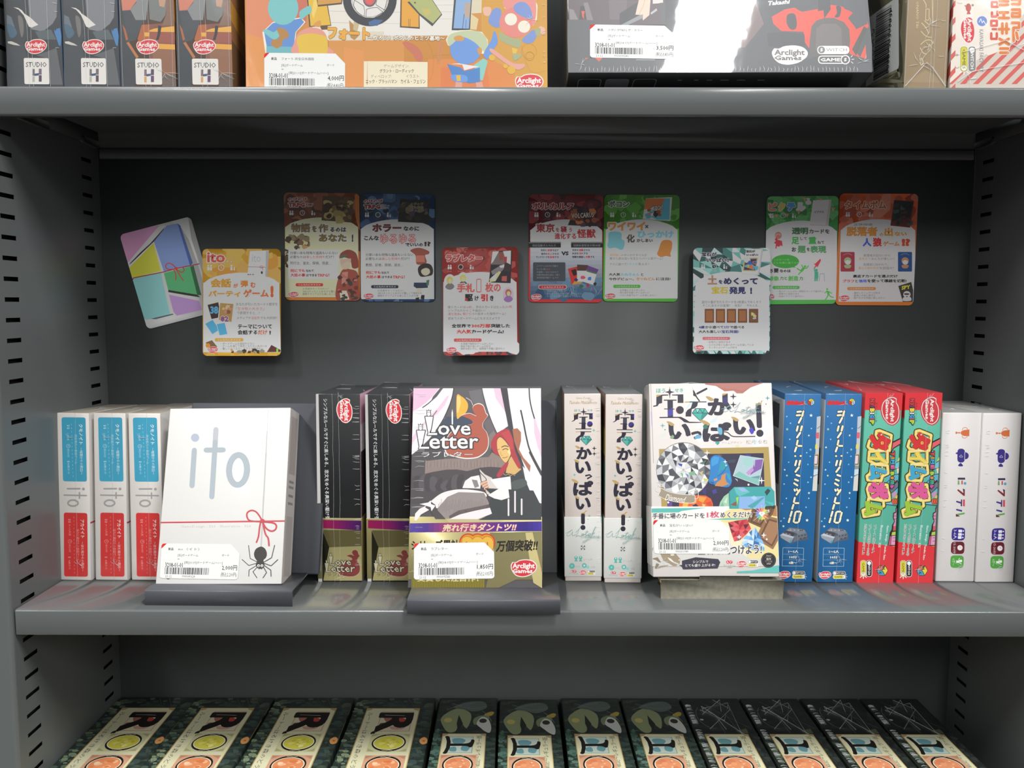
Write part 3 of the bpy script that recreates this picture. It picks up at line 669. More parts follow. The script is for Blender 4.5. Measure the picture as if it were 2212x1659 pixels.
a.P(NV, '500,640 625,640 625,730 572,730 572,660 505,655'); a.P('4a3c9a', '590,680 625,645 625,700')
a.star('dacfc8', 488, 622, 70); a.star(NV, 488, 620, 56); a.L(NV, 5, '488,560 488,672')
a.P(NV, '460,700 517,700 517,878 455,878'); a.P('474a58', '462,705 512,705 512,780 462,780'); a.L(NV, 13, '425,700 545,697'); a.L(NV, 12, '424,789 522,794'); a.E(NV, 582, 803, 42); a.P('453c96', '545,790 600,765 615,790 560,825', True); a.L(NV, 12, '372,876 600,876')
a.L(GD, 11, '372,918 450,917'); a.L(NV, 11, '440,917 600,916'); a.P(NV, '447,920 508,920 502,955 480,985 432,1005 430,1065 368,1065 372,1020 400,990 440,965', False)
gem_icon(a, 444, 985, 606, 1112); a.star(TL, 640, 896, 30)
for q in ((560, 970), (580, 962), (600, 975), (622, 955)): a.E('b5a99f', q[0], q[1], 4)
kana(a, 'か', 378, 1145, 612, 1330); a.star('2b2829', 648, 1165, 38); a.star('2b2829', 648, 1246, 38)
kana(a, 'い', 362, 1350, 600, 1540); a.star(TL, 352, 1560, 28); kana(a, 'っ', 510, 1550, 618, 1628, cap=False)
a.cs(1190, 1040, 7.214); kana(a, 'ぱ', 345, -10, 660, 222, .045); kana(a, 'い', 385, 245, 622, 440)
a.RP(NV, '470,515 530,515 530,668 470,668', 28); a.P(NV, '470,500 530,500 530,560 470,560'); a.P(GD, '470,520 473,492 520,480 535,458 575,456 535,480 530,515')
for i in range(30): z = 30+i*54; a.L('f3ede8', 4, [(735, z), (765, z-6)]) if i < 10 else None
lay = a.lay; a.put(mb)
s = Art(M, (-W/2, D, H), (0, -1, 0), (0, 0, -1), D, H, WRAP)
s.fill('3f8d80', 0, .055, D, .085); s.fill('c3b45a', .055, .028, D, .050); s.put(mb)
seam(mb, W, D, H, (), ((.006, H-.006, .004),), (W/2-.001, 30, .0035), seed=12); mb.build('carton', root)
bb = MB(); t = .0003; bb.box(-W/2-t, W/2+t, -t, D+t, .0040, .0532, WRAP, 'dadad6', .0002)
s = front(M, W, H, WRAP, 1, t); s.cs(1190, 1040, 7.214)
s.RP(NV, '470,500 530,500 530,668 470,668', 28); s.E(NV, 500, 718, 39)
s.P(TL, '775,530 800,530 800,660 782,650'); s.star(TL, 600, 535, 22); s.E('8a8a88', 578, 590, 6)
def script(a, x0, y0, x1, y1, c):
    """thin flowing two line lettering"""
    f = lambda p: nums(p)*np.array([x1-x0, y1-y0])/100+np.array([x0, y0])
    w = (x1-x0)*.009
    for p in ('0,45 8,40 16,28 20,26 16,32 8,44 4,56 6,62 12,60 18,48 21,36 20,46 20,58 24,60 30,52',
              '30,40 38,22 43,6 40,16 36,40 32,58 30,66 36,60 44,64 50,56', '50,50 47,48 46,56 49,60 53,54 52,48 50,50 56,52 60,40 62,28 60,40 58,54 60,58 64,54', '56,38 66,34',
              '69,46 66,46 65,54 68,58 72,50 70,45 72,50 76,46 80,26 84,10 86,4 85,14 80,34 76,60 72,74 75,64 80,44 84,42',
              '44,72 52,66 60,60 68,54 62,58 57,66 58,72 64,68 68,58 64,78 58,94 52,100 50,94 58,86 70,80', '68,68 74,62 74,58 70,60 70,68 75,70 79,64 79,70 80,64 83,60 83,68 86,62 88,60 88,68 92,64 95,58 93,62 95,66 92,70 100,66'):
        a.L(c, w, f(p), sm=True)
script(s, 225, 690, 775, 945, '7fb5ae')
s.E('8b8b8a', 500, 1032, 43)
for i in range(12): A = i*math.pi/6; B = A+.42; s.P(('f0f0ee', '55555a', 'c4c4c4')[i % 3], [(500, 1032), (500+42*math.cos(A), 1032+42*math.sin(A)), (500+42*math.cos(B), 1032+42*math.sin(B))])
for x in (392, 462): s.E(TL, x, 1188, 27); s.P(TL, [(x-8, 1205), (x+8, 1205), (x+26, 1246), (x-26, 1246)]); s.E('e9f3f1', x, 1178, 9)
s.T('a9b7b4', '2～6人', 505, 1195, 655, 1237); s.E(TL, 328, 1318, 45); s.star('eaf3f1', 328, 1316, 16); s.E(TL, 520, 1310, 37); s.E('8fd0c8', 576, 1335, 24); s.star('bfe4df', 520, 1310, 26, .5, 6)
s.T('a9b7b4', '5分', 385, 1310, 455, 1345); s.T('a9b7b4', '4歳', 622, 1318, 690, 1352)
s.E('d84a58', 340, 1400, 22, 20); s.E('d84a58', 376, 1400, 22, 20); s.T('f6e6e6', 'LT', 326, 1390, 390, 1410, b=.02); s.T('7a7a78', 'ライフタイム', 290, 1424, 420, 1446)
arclight(s, 496, 1420, 118, 74); switch(s, 575, 1388, 685, 1452)
s.put(bb); bb.build('belly_band', root)
dup(root, frame((.0686, -.0758, ZM), -1.03, 1.36, -.23), 'pale pink box with jewel lettering on spine, right of two, beside the jewel display box')

GAIN[0] = .78
# ------------------------------------------------------------------ jewel display box
W, H, D = .0963, .1497, .030
M = frame((.1355, -.1111, ZM+.0165), -1.5, 11.8, -.64)
root, mb = gbox('game_box', M, W, D, H, 'white display box with cut diamond and coloured jewels on grey cardboard stand', None, {'+z': 'd4cfcb', '-x': 'd5d0cc', '+x': 'd8d2ce'}, 'e9e2de', .0008)
a = front(M, W, H); a.cs(1380, 800, 7.135)
a.P('c07f76', '985,160 2045,110 2045,130 1900,200 1720,265 1600,356 1510,356 1460,315 1320,326 1240,265 1180,240 1100,230 1030,222')
a.P('b5736b', '1030,215 1180,235 1300,310 1460,300 1600,345 1700,270 1600,320 1480,290 1300,280 1150,220')
a.L('b0a8a8', 9, '182,190 200,700 225,1427'); a.L('b4abdc', 12, '192,640 202,860')
for p, c in (('1090,790 1230,690 1180,800 1105,815', 'd9edf2'), ('720,590 800,470 860,470 750,590', 'd5ecf2'), ('270,1030 400,950 430,1010', 'e3e8da'), ('1760,1060 1840,1080 1780,1160', 'd3ebee'), ('1480,1155 1545,1150 1540,1235', 'e6e4b4'), ('880,900 980,870 960,1000', 'efe9df')): a.P(c, p)
a.T(TL, 'ほう', 268, 280, 410, 350, b=.03); a.T(TL, 'せき', 552, 278, 682, 338, b=.03)
a.P(NV, '270,376 362,374 358,506 312,515 288,552 222,564 222,546 268,534'); a.P(GD, '270,376 362,374 300,402 270,412'); a.P(NV, '355,374 450,372 455,388 355,392')
a.P(NV, '510,374 685,368 688,503 598,503 598,390 512,388'); a.star('e9e2de', 475, 335, 92); a.star(NV, 475, 335, 78); a.L(GD, 7, '473,258 474,290'); a.L(NV, 8, '476,380 478,425')
a.P(NV, '440,462 525,462 528,722 445,722'); a.P('4a43a8', '450,600 520,570 525,690 450,710'); a.L(NV, 17, '390,460 575,460'); a.L(NV, 13, '394,594 545,596'); a.E(NV, 632, 612, 61); a.EL('a0524a', 9, 632, 612, 57, None, 0, 120, 230)
a.L(NV, 18, '325,728 640,724'); a.P(NV, '530,715 650,716 725,755 780,792 965,796 965,810 780,812 700,800 655,760 620,738', False)
a.L(GD, 16, '712,490 800,488'); a.L(NV, 15, '790,488 1038,487'); a.P(NV, '828,492 912,492 900,550 860,585 815,600 806,712 720,712 722,650 750,610 800,580')
a.L(NV, 32, '1042,284 900,358'); a.P(NV, '828,280 850,310 880,365 900,410 948,475 925,478 880,415 840,370'); a.P('c9c2a6', '826,262 846,312 832,308'); a.E(NV, 860, 375, 24)
gem_icon(a, 825, 592, 1066, 778, '4fb9ad')
kana(a, 'か', 1060, 430, 1425, 695, .055); a.P('e9e2de', '1300,340 1372,340 1372,420 1300,420'); a.P(NV, '1285,362 1368,358 1372,545 1390,575 1430,578 1380,590 1330,555 1288,535'); a.P('3f3c74', '1292,430 1366,410 1368,520 1296,520'); a.P(GD, '1285,362 1368,356 1330,378 1288,390')
a.star(NV, 1455, 403, 54); a.star(NV, 1456, 527, 54)
kana(a, 'い', 455, 815, 800, 1062, .06); kana(a, 'っ', 805, 935, 968, 1062, .07, False); kana(a, 'ぱ', 980, 800, 1425, 1102, .055); kana(a, 'い', 1450, 745, 1795, 990, .06)
a.L(NV, 15, '1300,945 1370,960 1440,1015 1560,1022 1790,1018', sm=True)
for p, c in (('480,1040 520,995 545,1030 510,1055', '8fb08e'), ('865,1030 900,990 965,1010 945,1050 865,1052', '6fb2d6'), ('1205,890 1275,890 1285,980 1240,985', '6fb6d8'), ('1700,920 1740,880 1775,940 1740,985', '4a46c8'), ('990,850 1040,830 1060,890 1000,900', '3e7a6a')): a.P(c, p, True)
a.RP(NV, '1803,520 1885,535 1900,890 1818,890', 36); a.P(NV, '1800,510 1885,505 1888,600 1806,600'); a.E(NV, 1866, 970, 56); a.P(GD, '1800,512 1880,500 1882,470 1938,462 1905,470 1888,505 1888,530 1804,540')
a.star('4f9fae', 1984, 428, 42); a.E('8a8a90', 1960, 520, 10); a.star(TL, 366, 852, 42); a.E('6fa49c', 403, 915, 11)
script(a, 1270, 480, 1950, 735, '86b6bb')
gem_icon(a, 1178, 1098, 1244, 1150, '4fb9ad', '3a8d86'); a.T('b7b3ae', 'ゲームデザイン', 1275, 1098, 1592, 1140, dy=-8); a.T('a8aca6', '松元 泰右', 1652, 1072, 1980, 1140, dy=-8)
a.cs(1380, 940, 6.9125); DK = '35304a'
a.P('b89f5b', '300,207 1938,176 2000,1120 340,1120'); a.P(DK, '415,290 1862,268 1885,1120 425,1120')
for p, c in (('1330,370 1450,360 1440,410 1340,415', '3a4a5a'), ('940,840 1010,780 1000,900', '3e3a80'), ('1090,830 1150,800 1170,860 1110,880', '454296'), ('1580,290 1680,290 1650,330', '5047a0'), ('430,980 500,1000 490,1120 425,1120', '6a4a96'), ('1180,280 1250,300 1200,330', '6a5050')): a.P(c, p)
cx, cy, r0 = 665, 518, 402; rr = random.Random(5)
a.E('8e867e', cx+2, cy-2, r0+7, r0+9, n=40); a.E('cfcfcf', cx, cy, r0, r0, n=32)
rings = [(1, 32, 0), (.80, 16, .5), (.56, 16, 0), (.30, 8, .5), (0, 1, 0)]
def ring(k): R, n, o = rings[k]; return [(cx+r0*R*math.cos(2*math.pi*(i+o)/n), cy+r0*R*math.sin(2*math.pi*(i+o)/n)) for i in range(n)]
GR = ('f6f7f6', 'eef0ef', 'd2d4d6', 'a5a7aa', '7d7f84', '55565c', '3b3c44', 'c4c6c8')
p0, p1, p2, p3 = ring(0), ring(1), ring(2), ring(3)
for i in range(16):
    a.P(rr.choice(GR), [p0[2*i], p0[2*i+1], p1[i]]); a.P(rr.choice(GR), [p0[2*i+1], p0[(2*i+2) % 32], p1[i]]); a.P(rr.choice(GR), [p0[(2*i+2) % 32], p1[i], p1[(i+1) % 16]])
    a.P(rr.choice(GR), [p1[i], p1[(i+1) % 16], p2[(i+1) % 16]]); a.P(rr.choice(GR), [p2[i], p1[i], p2[(i+1) % 16]])
    a.P(('f7f7f6', 'c9cbcd', 'f2f2f2', '50515a')[i % 4], [p2[i], p2[(i+1) % 16], p3[i//2]]); a.P(rr.choice(GR), [p2[i], p3[i//2], p3[i//2-1]])
    a.P(('f4f4f4', '3d3e46', 'dfe0e0', '8e9094')[(i*3) % 4], [p3[i//2], p3[i//2-1], (cx, cy)]) if i % 2 == 0 else None
for p, c in (('580,420 650,430 640,470 600,450', '3f4fae'), ('740,560 830,530 850,590 760,600', '86b58e'), ('620,560 660,570 655,640', '7ac08e'), ('960,640 1045,660 980,700', 'd3cf6a'), ('900,560 960,530 940,610', 'cdbf8e'), ('690,570 740,590 740,640', '6f92c2'), ('900,420 1010,370 960,440', '54806e')): a.P(c, p)
a.star('e8e8ea', cx, cy, 48, .5, 6); a.star('b4b6a6', cx, cy, 26, .5, 6); a.star('fff', 1018, 266, 56, .2)
a.P('2d86cb', '1065,380 1095,320 1150,298 1215,315 1290,375 1345,470 1382,640 1385,700 1345,770 1250,775 1130,742 1045,700 1062,560', True)
for p, c in (('1075,380 1120,320 1200,330 1180,420 1090,470', '3fa0dd'), ('1230,380 1310,420 1330,520 1230,520 1180,600 1200,470', '2a9db4'), ('1130,760 1165,705 1225,660 1235,600 1300,565 1290,640 1320,740 1240,768', 'd38f55'), ('1110,660 1165,640 1175,665 1130,690', 'd39a72'), ('1300,560 1350,580 1378,690 1330,650', '33a3c4'), ('1060,690 1120,700 1120,735 1060,705', '2d60a8'), ('1290,690 1340,720 1350,745 1300,720', 'cf9060')): a.P(c, p)
a.L('2a5890', 9, '1180,610 1250,560 1310,470', sm=True); a.star('f4fbff', 1288, 396, 34); a.star('fff', 1302, 452, 20)
a.P('b5cfd8', '1515,302 1862,352 1790,748 1408,606'); a.P('a5d3cf', '1560,330 1700,350 1680,450 1600,470 1560,420'); a.P('8a5fae', '1730,370 1855,360 1830,500 1720,560 1660,600 1700,500'); a.P('c39ad2', '1600,560 1690,480 1720,520 1640,600'); a.P('86c4bc', '1420,600 1500,540 1600,600 1680,640 1800,620 1790,745 1600,680'); a.P('b9b9da', '1700,400 1740,360 1730,480'); a.P('6c9aa2', '1660,630 1810,600 1800,650'); a.L('dfeaf0', 6, '1515,302 1862,352 1790,748 1408,606', True); a.P('b5cfd8', '1432,645 1470,660 1480,695')
a.star('fff', 1832, 678, 60, .2); a.E('fff', 1637, 740, 15)
a.P('a6d2b2', '1190,1100 1215,1000 1270,915 1345,860 1352,1100'); a.P('d7ecd8', '1270,1000 1320,920 1310,1020'); a.P('7fb898', '1190,1100 1250,1000 1290,1100')
a.P('3fa9a8', '1345,848 1420,775 1965,768 2022,840 2032,1100 1350,1100'); a.P('8db8e8', '1500,918 1880,912 1882,1100 1490,1100'); a.P('66c1c1', '1420,780 1560,775 1660,850 1500,915 1450,870'); a.P('2f4450', '1875,850 1925,795 1965,830 1910,905'); a.P('9fb8ec', '1470,790 1560,785 1630,840 1540,845'); a.P('54b9be', '1880,980 2010,1010 2010,1050 1990,1060'); a.P('4da6b0', '1620,1060 1840,930 1880,925 1700,1100'); a.P('b8d84f', '1450,935 1490,920 1470,1040'); a.P('8a5a44', '1365,1040 1455,985 1455,1060'); a.P('aad2ea', '1670,930 1720,905 1770,940 1720,975'); a.L('35737c', 6, '1352,855 1362,1090')
a.P('e8652f', '600,1120 600,1000 660,940 760,910 850,895 1000,903 1075,950 1105,1020 1108,1120')
for p, c in (('660,1000 760,940 730,1060 650,1080', 'f0b93f'), ('760,930 880,960 840,1050 760,1000', 'f29a38'), ('900,910 1010,930 960,1010 890,980', 'f4a545'), ('1000,1010 1080,990 1095,1060 1040,1060', 'd9472a'), ('800,1050 850,1020 890,1060 830,1090', '4a2c4a'), ('940,1020 1000,1040 960,1090', 'f6c27a')): a.P(c, p)
bn = 'f3f1ec'
a.P('a69a86', '290,900 350,800 560,870 830,890 840,1010 640,1000 440,960', False)
for p in ('330,795 450,845 600,880 770,890', '290,905 420,965 600,1005 770,1015 835,1000', '330,795 290,905', '768,835 790,890 835,905 838,1002', '260,830 255,790 275,760 320,770', '275,710 300,705 325,730 320,770 300,745 285,735', '320,770 385,775 375,810 330,795', '255,830 290,850 300,820', '768,835 800,830 880,815 885,860 880,940 830,945', '845,825 870,815 885,840'): a.L(bn, 8, p, sm=True)
a.T(bn, 'Diamond', 402, 880, 690, 972, b=.012, sk=.4, dy=42); a.E('fff', 438, 1004, 15)
lay = a.lay; a.put(mb); seam(mb, W, D, H, (), ((-.040, .012, .006),), None, seed=21); mb.build('carton', root)
bb = MB(); t = .0003; bb.box(-W/2-t, W/2+t, -t, D+t, .0080, .0537, CARD, 'e9e7e1', .0002)
s = front(M, W, H, CARD, 1, t); s.cs(1380, 1090, 6.506)
s.P('efdfa0', '1120,230 1220,90 1380,33 1990,10 2000,760 1560,760 1340,560 1270,330'); s.P('f5ecc8', '1120,230 1270,330 1290,560 1520,740 1480,520 1260,260')
s.P('63c0b7', '130,55 960,44 600,90 560,110 180,115 170,170 130,172'); s.P('63c0b7', '965,210 1250,190 1560,192 1560,204 1250,214'); s.P('63c0b7', '1380,938 1600,925 1800,885 2000,845 2000,960 1380,960')
s.P('b7834f', '1380,40 1990,10 1990,170 1890,160 1700,60 1500,80'); s.RP('7b573a', '1600,42 1925,10 1880,140 1725,330 1522,240', 14); s.P('594029', '1640,60 1880,40 1850,130 1710,290 1570,235'); s.P('8a6546', '1660,80 1860,60 1830,130 1700,270 1590,230')
s.RP('9c7350', '1790,155 1990,205 1990,440 1885,632 1640,482', 12); s.P('6e4e33', '1815,195 1960,235 1960,420 1875,590 1690,470'); s.P('a97d5b', '1835,225 1945,255 1945,410 1865,560 1720,462')
for i in range(12):
    A = i*math.pi/6; s.P(('e05a50', 'e79a48', 'e8d74a', '8cc85a', '4fb9a0', '4f8fd8', '7a6fd0', 'c85fb0')[i % 8], [(1727, 130), (1727+84*math.cos(A), 130+84*math.sin(A)), (1727+84*math.cos(A+.53), 130+84*math.sin(A+.53))])
for i in range(14): A = i*.449+.2; s.L('f8f2dc', 4, [(1727+40*math.cos(A), 130+40*math.sin(A)), (1727+(95+25*(i % 3))*math.cos(A), 130+(95+25*(i % 3))*math.sin(A))])
s.P('fbfaf6', '1682,125 1700,100 1757,100 1775,125 1728,172'); s.T('9ab0b8', '?', 1715, 112, 1742, 142); s.star('fff', 1818, 85, 24)
RDs = ('b7263a', 'd84a50', '8c2530', 'e3646a', '5d2430', 'c93a46'); rr = random.Random(8)
def facets(pts, cols, n1=3):
    p = nums(pts); c = p.mean(0)
    for i in range(len(p)):
        A, B = p[i], p[(i+1) % len(p)]; m = (A+B)/2; q1 = A*.5+c*.5; q2 = B*.5+c*.5
        for tri_ in ((A, m, q1), (m, B, q2), (m, q1, q2), (q1, q2, c)): s.P(rr.choice(cols), list(tri_))
facets('1255,250 1400,220 1520,205 1578,340 1500,430 1425,498 1340,520 1300,400', RDs)
facets('1635,320 1700,430 1762,560 1765,650 1600,640 1440,570 1465,480 1550,390', ('8ec3ee', 'bfdcf4', '4f86c4', '6fb0e6', 'dcecf8', '3f72b0'))
s.star('fff', 1410, 455, 42); s.star('fff', 1755, 430, 42); s.E('fff', 1797, 487, 12)
for tx, x0, y0, x1, y1, c, b in (('手番に場のカードを', 190, 122, 925, 202, '3b3846', .02), ('1枚', 955, 98, 1130, 190, 'dd5a7a', .03), ('めくるだけ!', 1145, 106, 1585, 188, '3b3846', .02), ('つけよう!', 1285, 575, 1728, 700, '3b3846', .025), ('宝石を見', 830, 610, 1285, 708, '3b3846', .025)): s.T(c, tx, x0, y0, x1, y1, b=b, out='f4f2ec', ow=.07, dy=-8)
s.P('a5947a', '300,690 520,690 582,765 578,825 545,850 520,866 478,864 430,830 345,790'); s.P('efece4', '400,740 450,760 490,800 480,815 430,780'); s.P('e9e5da', '440,695 498,695 495,715 455,720'); s.E('efece4', 567, 778, 9)
for i in range(7): s.P('f4f1ea', [(488+i*10, 800+i*4), (497+i*10, 804+i*4), (490+i*10, 830+i*4)])
s.P('8d7f6c', '170,760 265,740 315,815 280,810 240,780'); s.P('8d7f6c', '245,820 290,840 250,900 225,890'); s.P('a09380', '260,900 300,860 410,850 415,860 310,880'); s.P('8d7f6c', '165,640 205,600 190,680 160,690')
s.P('393645', '605,788 800,740 1115,765 1145,810 1108,896 622,910 604,872 555,848 605,850'); s.T('ece9e4', 'シンプルで', 760, 785, 975, 823, b=.012, dy=-4); s.T('ece9e4', 'とても盛り上がるぞ!', 652, 836, 1072, 876, b=.012, dy=-6)
s.E('d8445c', 1252, 808, 26, 24); s.E('d8445c', 1292, 808, 26, 24); s.T('fbe9ea', 'LT', 1240, 795, 1308, 820, b=.02); s.T('6a6660', 'ライフタイム', 1190, 844, 1352, 870); s.T('8a8680', 'GAMES', 1238, 878, 1308, 890)
arclight(s, 1443, 835, 142, 94); switch(s, 1537, 785, 1674, 872)
s.E('262427', 1823, 780, 105); s.EL('6a6560', 4, 1823, 780, 92); s.L('8a857e', 3, '1770,745 1876,742'); s.T('cfcac2', 'Award', 1788, 705, 1858, 730, sk=.3); s.T('d8d3ca', '佳作', 1790, 748, 1856, 782, b=.02); s.T('b9b4ac', 'ゲーム大賞', 1775, 792, 1872, 812); s.T('cfcac2', '2020', 1795, 818, 1855, 842, b=.02); s.L('8a857e', 3, '1770,788 1876,786')
lay2 = s.lay; s.put(bb); bb.build('belly_band', root)
s = front(M, W, H, STICK, lay2+6, t); s.cs(1380, 1090, 6.506)
sticker(s, (202, 218), (1272, 222), (1276, 694), (215, 688), '宝石がいっぱい！', '2,000', '2,200', '21.12', '9900311949', '21.09')
sb = MB(); s.put(sb); sb.build('price_sticker', root)

GAIN[0] = .92
# ------------------------------------------------------------------ blue boxes with the console drawing
W, H, D = .0291, .1547, .0905
M = frame((.2409, -.0744, ZM), .44, -1.1, .22)
root, mb = gbox('game_box', M, W, D, H, 'blue box with pale title strokes and grey console, right of two', 'blue boxes with pale title strokes', {'+z': '3c5f80', '-x': 'aab2b8', '+x': 'c3c9cf'}, '2069a3')
a = front(M, W, H); a.cs(1660, 800, 6.914)
a.P('c3cad2', '1332,692 1400,680 1400,1800 1272,1800 1300,1420'); a.L('3c3c44', 6, '1332,862 1356,860 1366,838 1392,832'); a.RP('de6d7a', '1320,928 1366,925 1362,1015 1316,1015', 10); a.RP('e9da62', '1308,1105 1347,1103 1343,1172 1303,1172', 10)
a.RP('d9c46a', '1298,1250 1362,1246 1352,1420 1286,1420', 12); a.RP('5a4a58', '1300,1262 1352,1258 1344,1408 1290,1410', 12); a.RP('ead6e2', '1300,1274 1342,1270 1334,1396 1292,1396', 10); a.P('9098a2', '1290,1425 1400,1425 1390,1470 1285,1480'); a.P('cfe0ea', '1285,1480 1400,1470 1400,1560 1280,1570'); a.L('54545c', 7, '1280,1580 1330,1555 1400,1545'); a.P('d9d9d2', '1278,1585 1400,1560 1400,1800 1262,1800')
a.T('d23a42', 'ボドゲーム', 880, 446, 1150, 512, b=.1, sk=.3); a.P('d23a42', '870,515 905,470 1140,470 1165,515')
def cube(a, cx, cy, r, c=('ecd94a', 'd8503e', 'bfe0ec'), t=('3', '2', '6'), rot=0):
    f = loc2(cx, cy, rot); h = [f(r*math.sin(k*math.pi/3), -r*math.cos(k*math.pi/3)) for k in range(6)]; o = f(0, 0)
    a.L('3a332c', r*.2, h, True); a.P(c[0], [h[5], h[0], h[1], o]); a.P(c[1], [h[4], h[5], o, h[3]]); a.P(c[2], [o, h[1], h[2], h[3]])
    for p in (h[5], h[1], h[3]): a.L('3a332c', r*.1, [o, p])
    if rot == 0: a.T('7a3a2a', t[1], cx-r*.62, cy-r*.05, cx-r*.25, cy+r*.55, b=.03); a.T('3a6a86', t[2], cx+r*.25, cy-r*.05, cx+r*.62, cy+r*.55, b=.03); a.T('a08a2a', t[0], cx-r*.2, cy-r*.72, cx+r*.2, cy-r*.3, b=.03)
    else: a.T('3a3a1c', 'N', cx+r*.05, cy-r*.75, cx+r*.5, cy-r*.2, b=.05, rot=90); a.T('2a5a76', '6', cx-r*.6, cy+r*.1, cx-r*.1, cy+r*.7, b=.05, rot=90)
cube(a, 1246, 472, 50)
ST = ['1042,620 1094,614', '1032,672 1082,668', '1132,612 1112,682', '1100,710 1062,782', '1048,836 1032,902', '1108,834 1092,900', '1084,932 1036,1002', '1046,1048 1032,1112', '1056,1128 1102,1128', '1026,1150 1004,1212', '1008,1280 1012,1281', '1088,1278 1092,1278', '1026,1350 1008,1418', '1082,1348 1066,1416', '1062,1448 1012,1516', '1028,1562 1072,1578', '1006,1630 1050,1648']
def c7(p): return [(x/7.214*6.914, (1040-800)*6.914+y/7.214*6.914) for x, y in nums(p)]
S7 = ['1035,28 1085,62', '1040,126 1048,146', '1076,120 1084,140', '1124,130 1072,206', '1046,254 1030,322', '1052,338 1102,338', '1024,364 1004,428', '998,470 976,542', '968,574 950,636', '1056,482 1040,552', '1074,470 1120,470', '1142,488 1126,548', '1038,572 1026,628', '1122,572 1106,626', '1048,642 1086,642']
AL = [nums(p) for p in ST]+[np.array(c7(p)) for p in S7]
for p in AL: a.L('20242a', 46, p)
for i, p in enumerate(AL): a.L('f3efcd' if i % 3 else 'f6f3e2', 30, p)
a.cs(1660, 800, 6.914)
for x, y, r, c in ((1245, 672, 26, 'f2f6f6'), (890, 880, 22, 'a9d6ae'), (1212, 972, 17, 'eef0c8'), (860, 1150, 18, 'eef0c8'), (1237, 1183, 22, '86c8c0'), (885, 1572, 18, 'cfe6b8'), (1198, 1405, 15, '8cc8e6'), (852, 1485, 16, 'e8f2f6'), (1243, 1595, 16, 'cfe6f0')): a.star(c, x, y, r, .48, 5)
for x, y in ((885, 690), (940, 790), (1250, 867), (928, 1030), (1180, 1230), (1232, 1283), (912, 1372)): a.E('9fd6ee', x, y, 10)
a.cs(1660, 1040, 7.214)
for x, y, r, c in ((1265, 180, 20, 'f0f2e2'), (853, 350, 14, '7fbce0'), (868, 700, 20, 'e8eccc'), (1235, 605, 26, 'f2f6f6')): a.star(c, x, y, r, .48, 5)
for x, y in ((880, 42), (1250, 12), (915, 265), (1262, 262), (1220, 402), (877, 575), (830, 620)): a.E('9fd6ee', x, y, 11)
a.P('59606c', '812,845 900,770 962,715 1080,725 1185,745 1222,790 1240,830 1240,870 1255,890 1225,910 1080,935 1010,965 970,975 830,890'); a.P('9aa3af', '815,835 870,800 1040,860 1015,905 975,965 830,880'); a.P('4b4752', '905,772 1042,800 1020,868 855,826'); a.P('7d8692', '910,765 965,722 1180,750 1225,800 1110,835 1050,800'); a.P('c4ccd3', '822,838 868,812 1035,865 1010,885'); a.P('6d7682', '1045,850 1225,805 1235,860 1080,925 1015,955'); a.P('4aa0c8', '960,935 1010,912 1000,948 968,962')
for i in range(9): a.P(rnd.choice(('8b94a0', '4d5460', 'aab2bc')), [(940+i*30, 750+rnd.uniform(-10, 20)), (962+i*30, 755+rnd.uniform(-10, 10)), (958+i*30, 772), (938+i*30, 768)])
for x, y in ((1090, 850), (1140, 838), (1190, 830), (1120, 890), (1180, 875)): a.P('3f4550', [(x, y), (x+28, y-8), (x+26, y+10), (x+4, y+16)])
for x, y in ((900, 810), (950, 825)): a.P('8a8a94', [(x, y-10), (x+34, y-2), (x+26, y+14), (x-6, y+6)])
for p in (('862,1036 1182,1040'), ('1182,1040 1172,1322'), ('1172,1322 848,1322'), ('848,1322 858,1040')): a.L('a9cbe2', 6, p)
a.L('8db9d6', 4, '860,1135 1180,1137'); a.L('8db9d6', 4, '858,1222 1178,1223'); CR = 'f2efd2'
a.T(CR, '1～5人', 945, 1072, 1098, 1118, b=.03); a.T(CR, '10分', 962, 1160, 1075, 1204, b=.03); a.T(CR, '6歳～', 950, 1248, 1070, 1290, b=.03)
arclight(a, 880, 1460, 196, 122); switch(a, 1010, 1405, 1195, 1512)
a.put(mb)
s = Art(M, (-W/2, D, H), (0, -1, 0), (0, 0, -1), D, H, WRAP); s.fill('1f5f93', 0, 0, D, .005); s.fill('30353c', D-.030, .010, D-.012, .030); s.fill('2c3036', D-.026, .045, D-.006, .075); s.put(mb)
seam(mb, W, D, H, (.001,), ((.001, H-.008, .005), (.003, .020, .006)), None, seed=31); mb.build('carton', root)
dup(root, frame((.2081, -.0740, ZM), -.33, -1.49, .34), 'blue box with pale title strokes, left of two, partly behind the jewel display box')
# ------------------------------------------------------------------ red and green boxes with block letters
W, H, D = .0294, .1552, .0905
M = frame((.3057, -.0740, ZM), .14, -.66, -.15)
root, mb = gbox('game_box', M, W, D, H, 'red and green box with chunky block letters, right of two, touching a white box', 'red and green boxes with chunky block letters', {'+z': 'b8434a', '-x': '55ab94', '+x': '5aaf98'}, '60b9a1')
a = front(M, W, H); a.cs(1830, 820, 6.914)
RE, GN, OL = 'e0383f', '60b9a1', '2a2a28'
a.P(RE, '800,150 1500,150 1500,455 800,455')
o = smooth(nums('-.455 -.30 -.42 -.35 -.30 -.34 -.15 -.46 .12 -.50 .36 -.41 .50 -.16 .47 .10 .36 .26 .33 .31 .18 .43 -.06 .50 -.30 .41 -.45 .15 -.50 -.12'), n=4)
f = loc2(1240, 462, 90)
a.P('c9444c', [f(x*440, y*300) for x, y in o]); a.P('f7e9e4', [f(x*408, y*262) for x, y in o]); a.P('d0414a', [f(x*386, y*240) for x, y in o])
a.T('f9eeea', 'Arclight', 1225, 290, 1300, 630, b=.035, rot=90); a.T('f9eeea', 'Games', 1168, 290, 1222, 590, b=.035, rot=90)
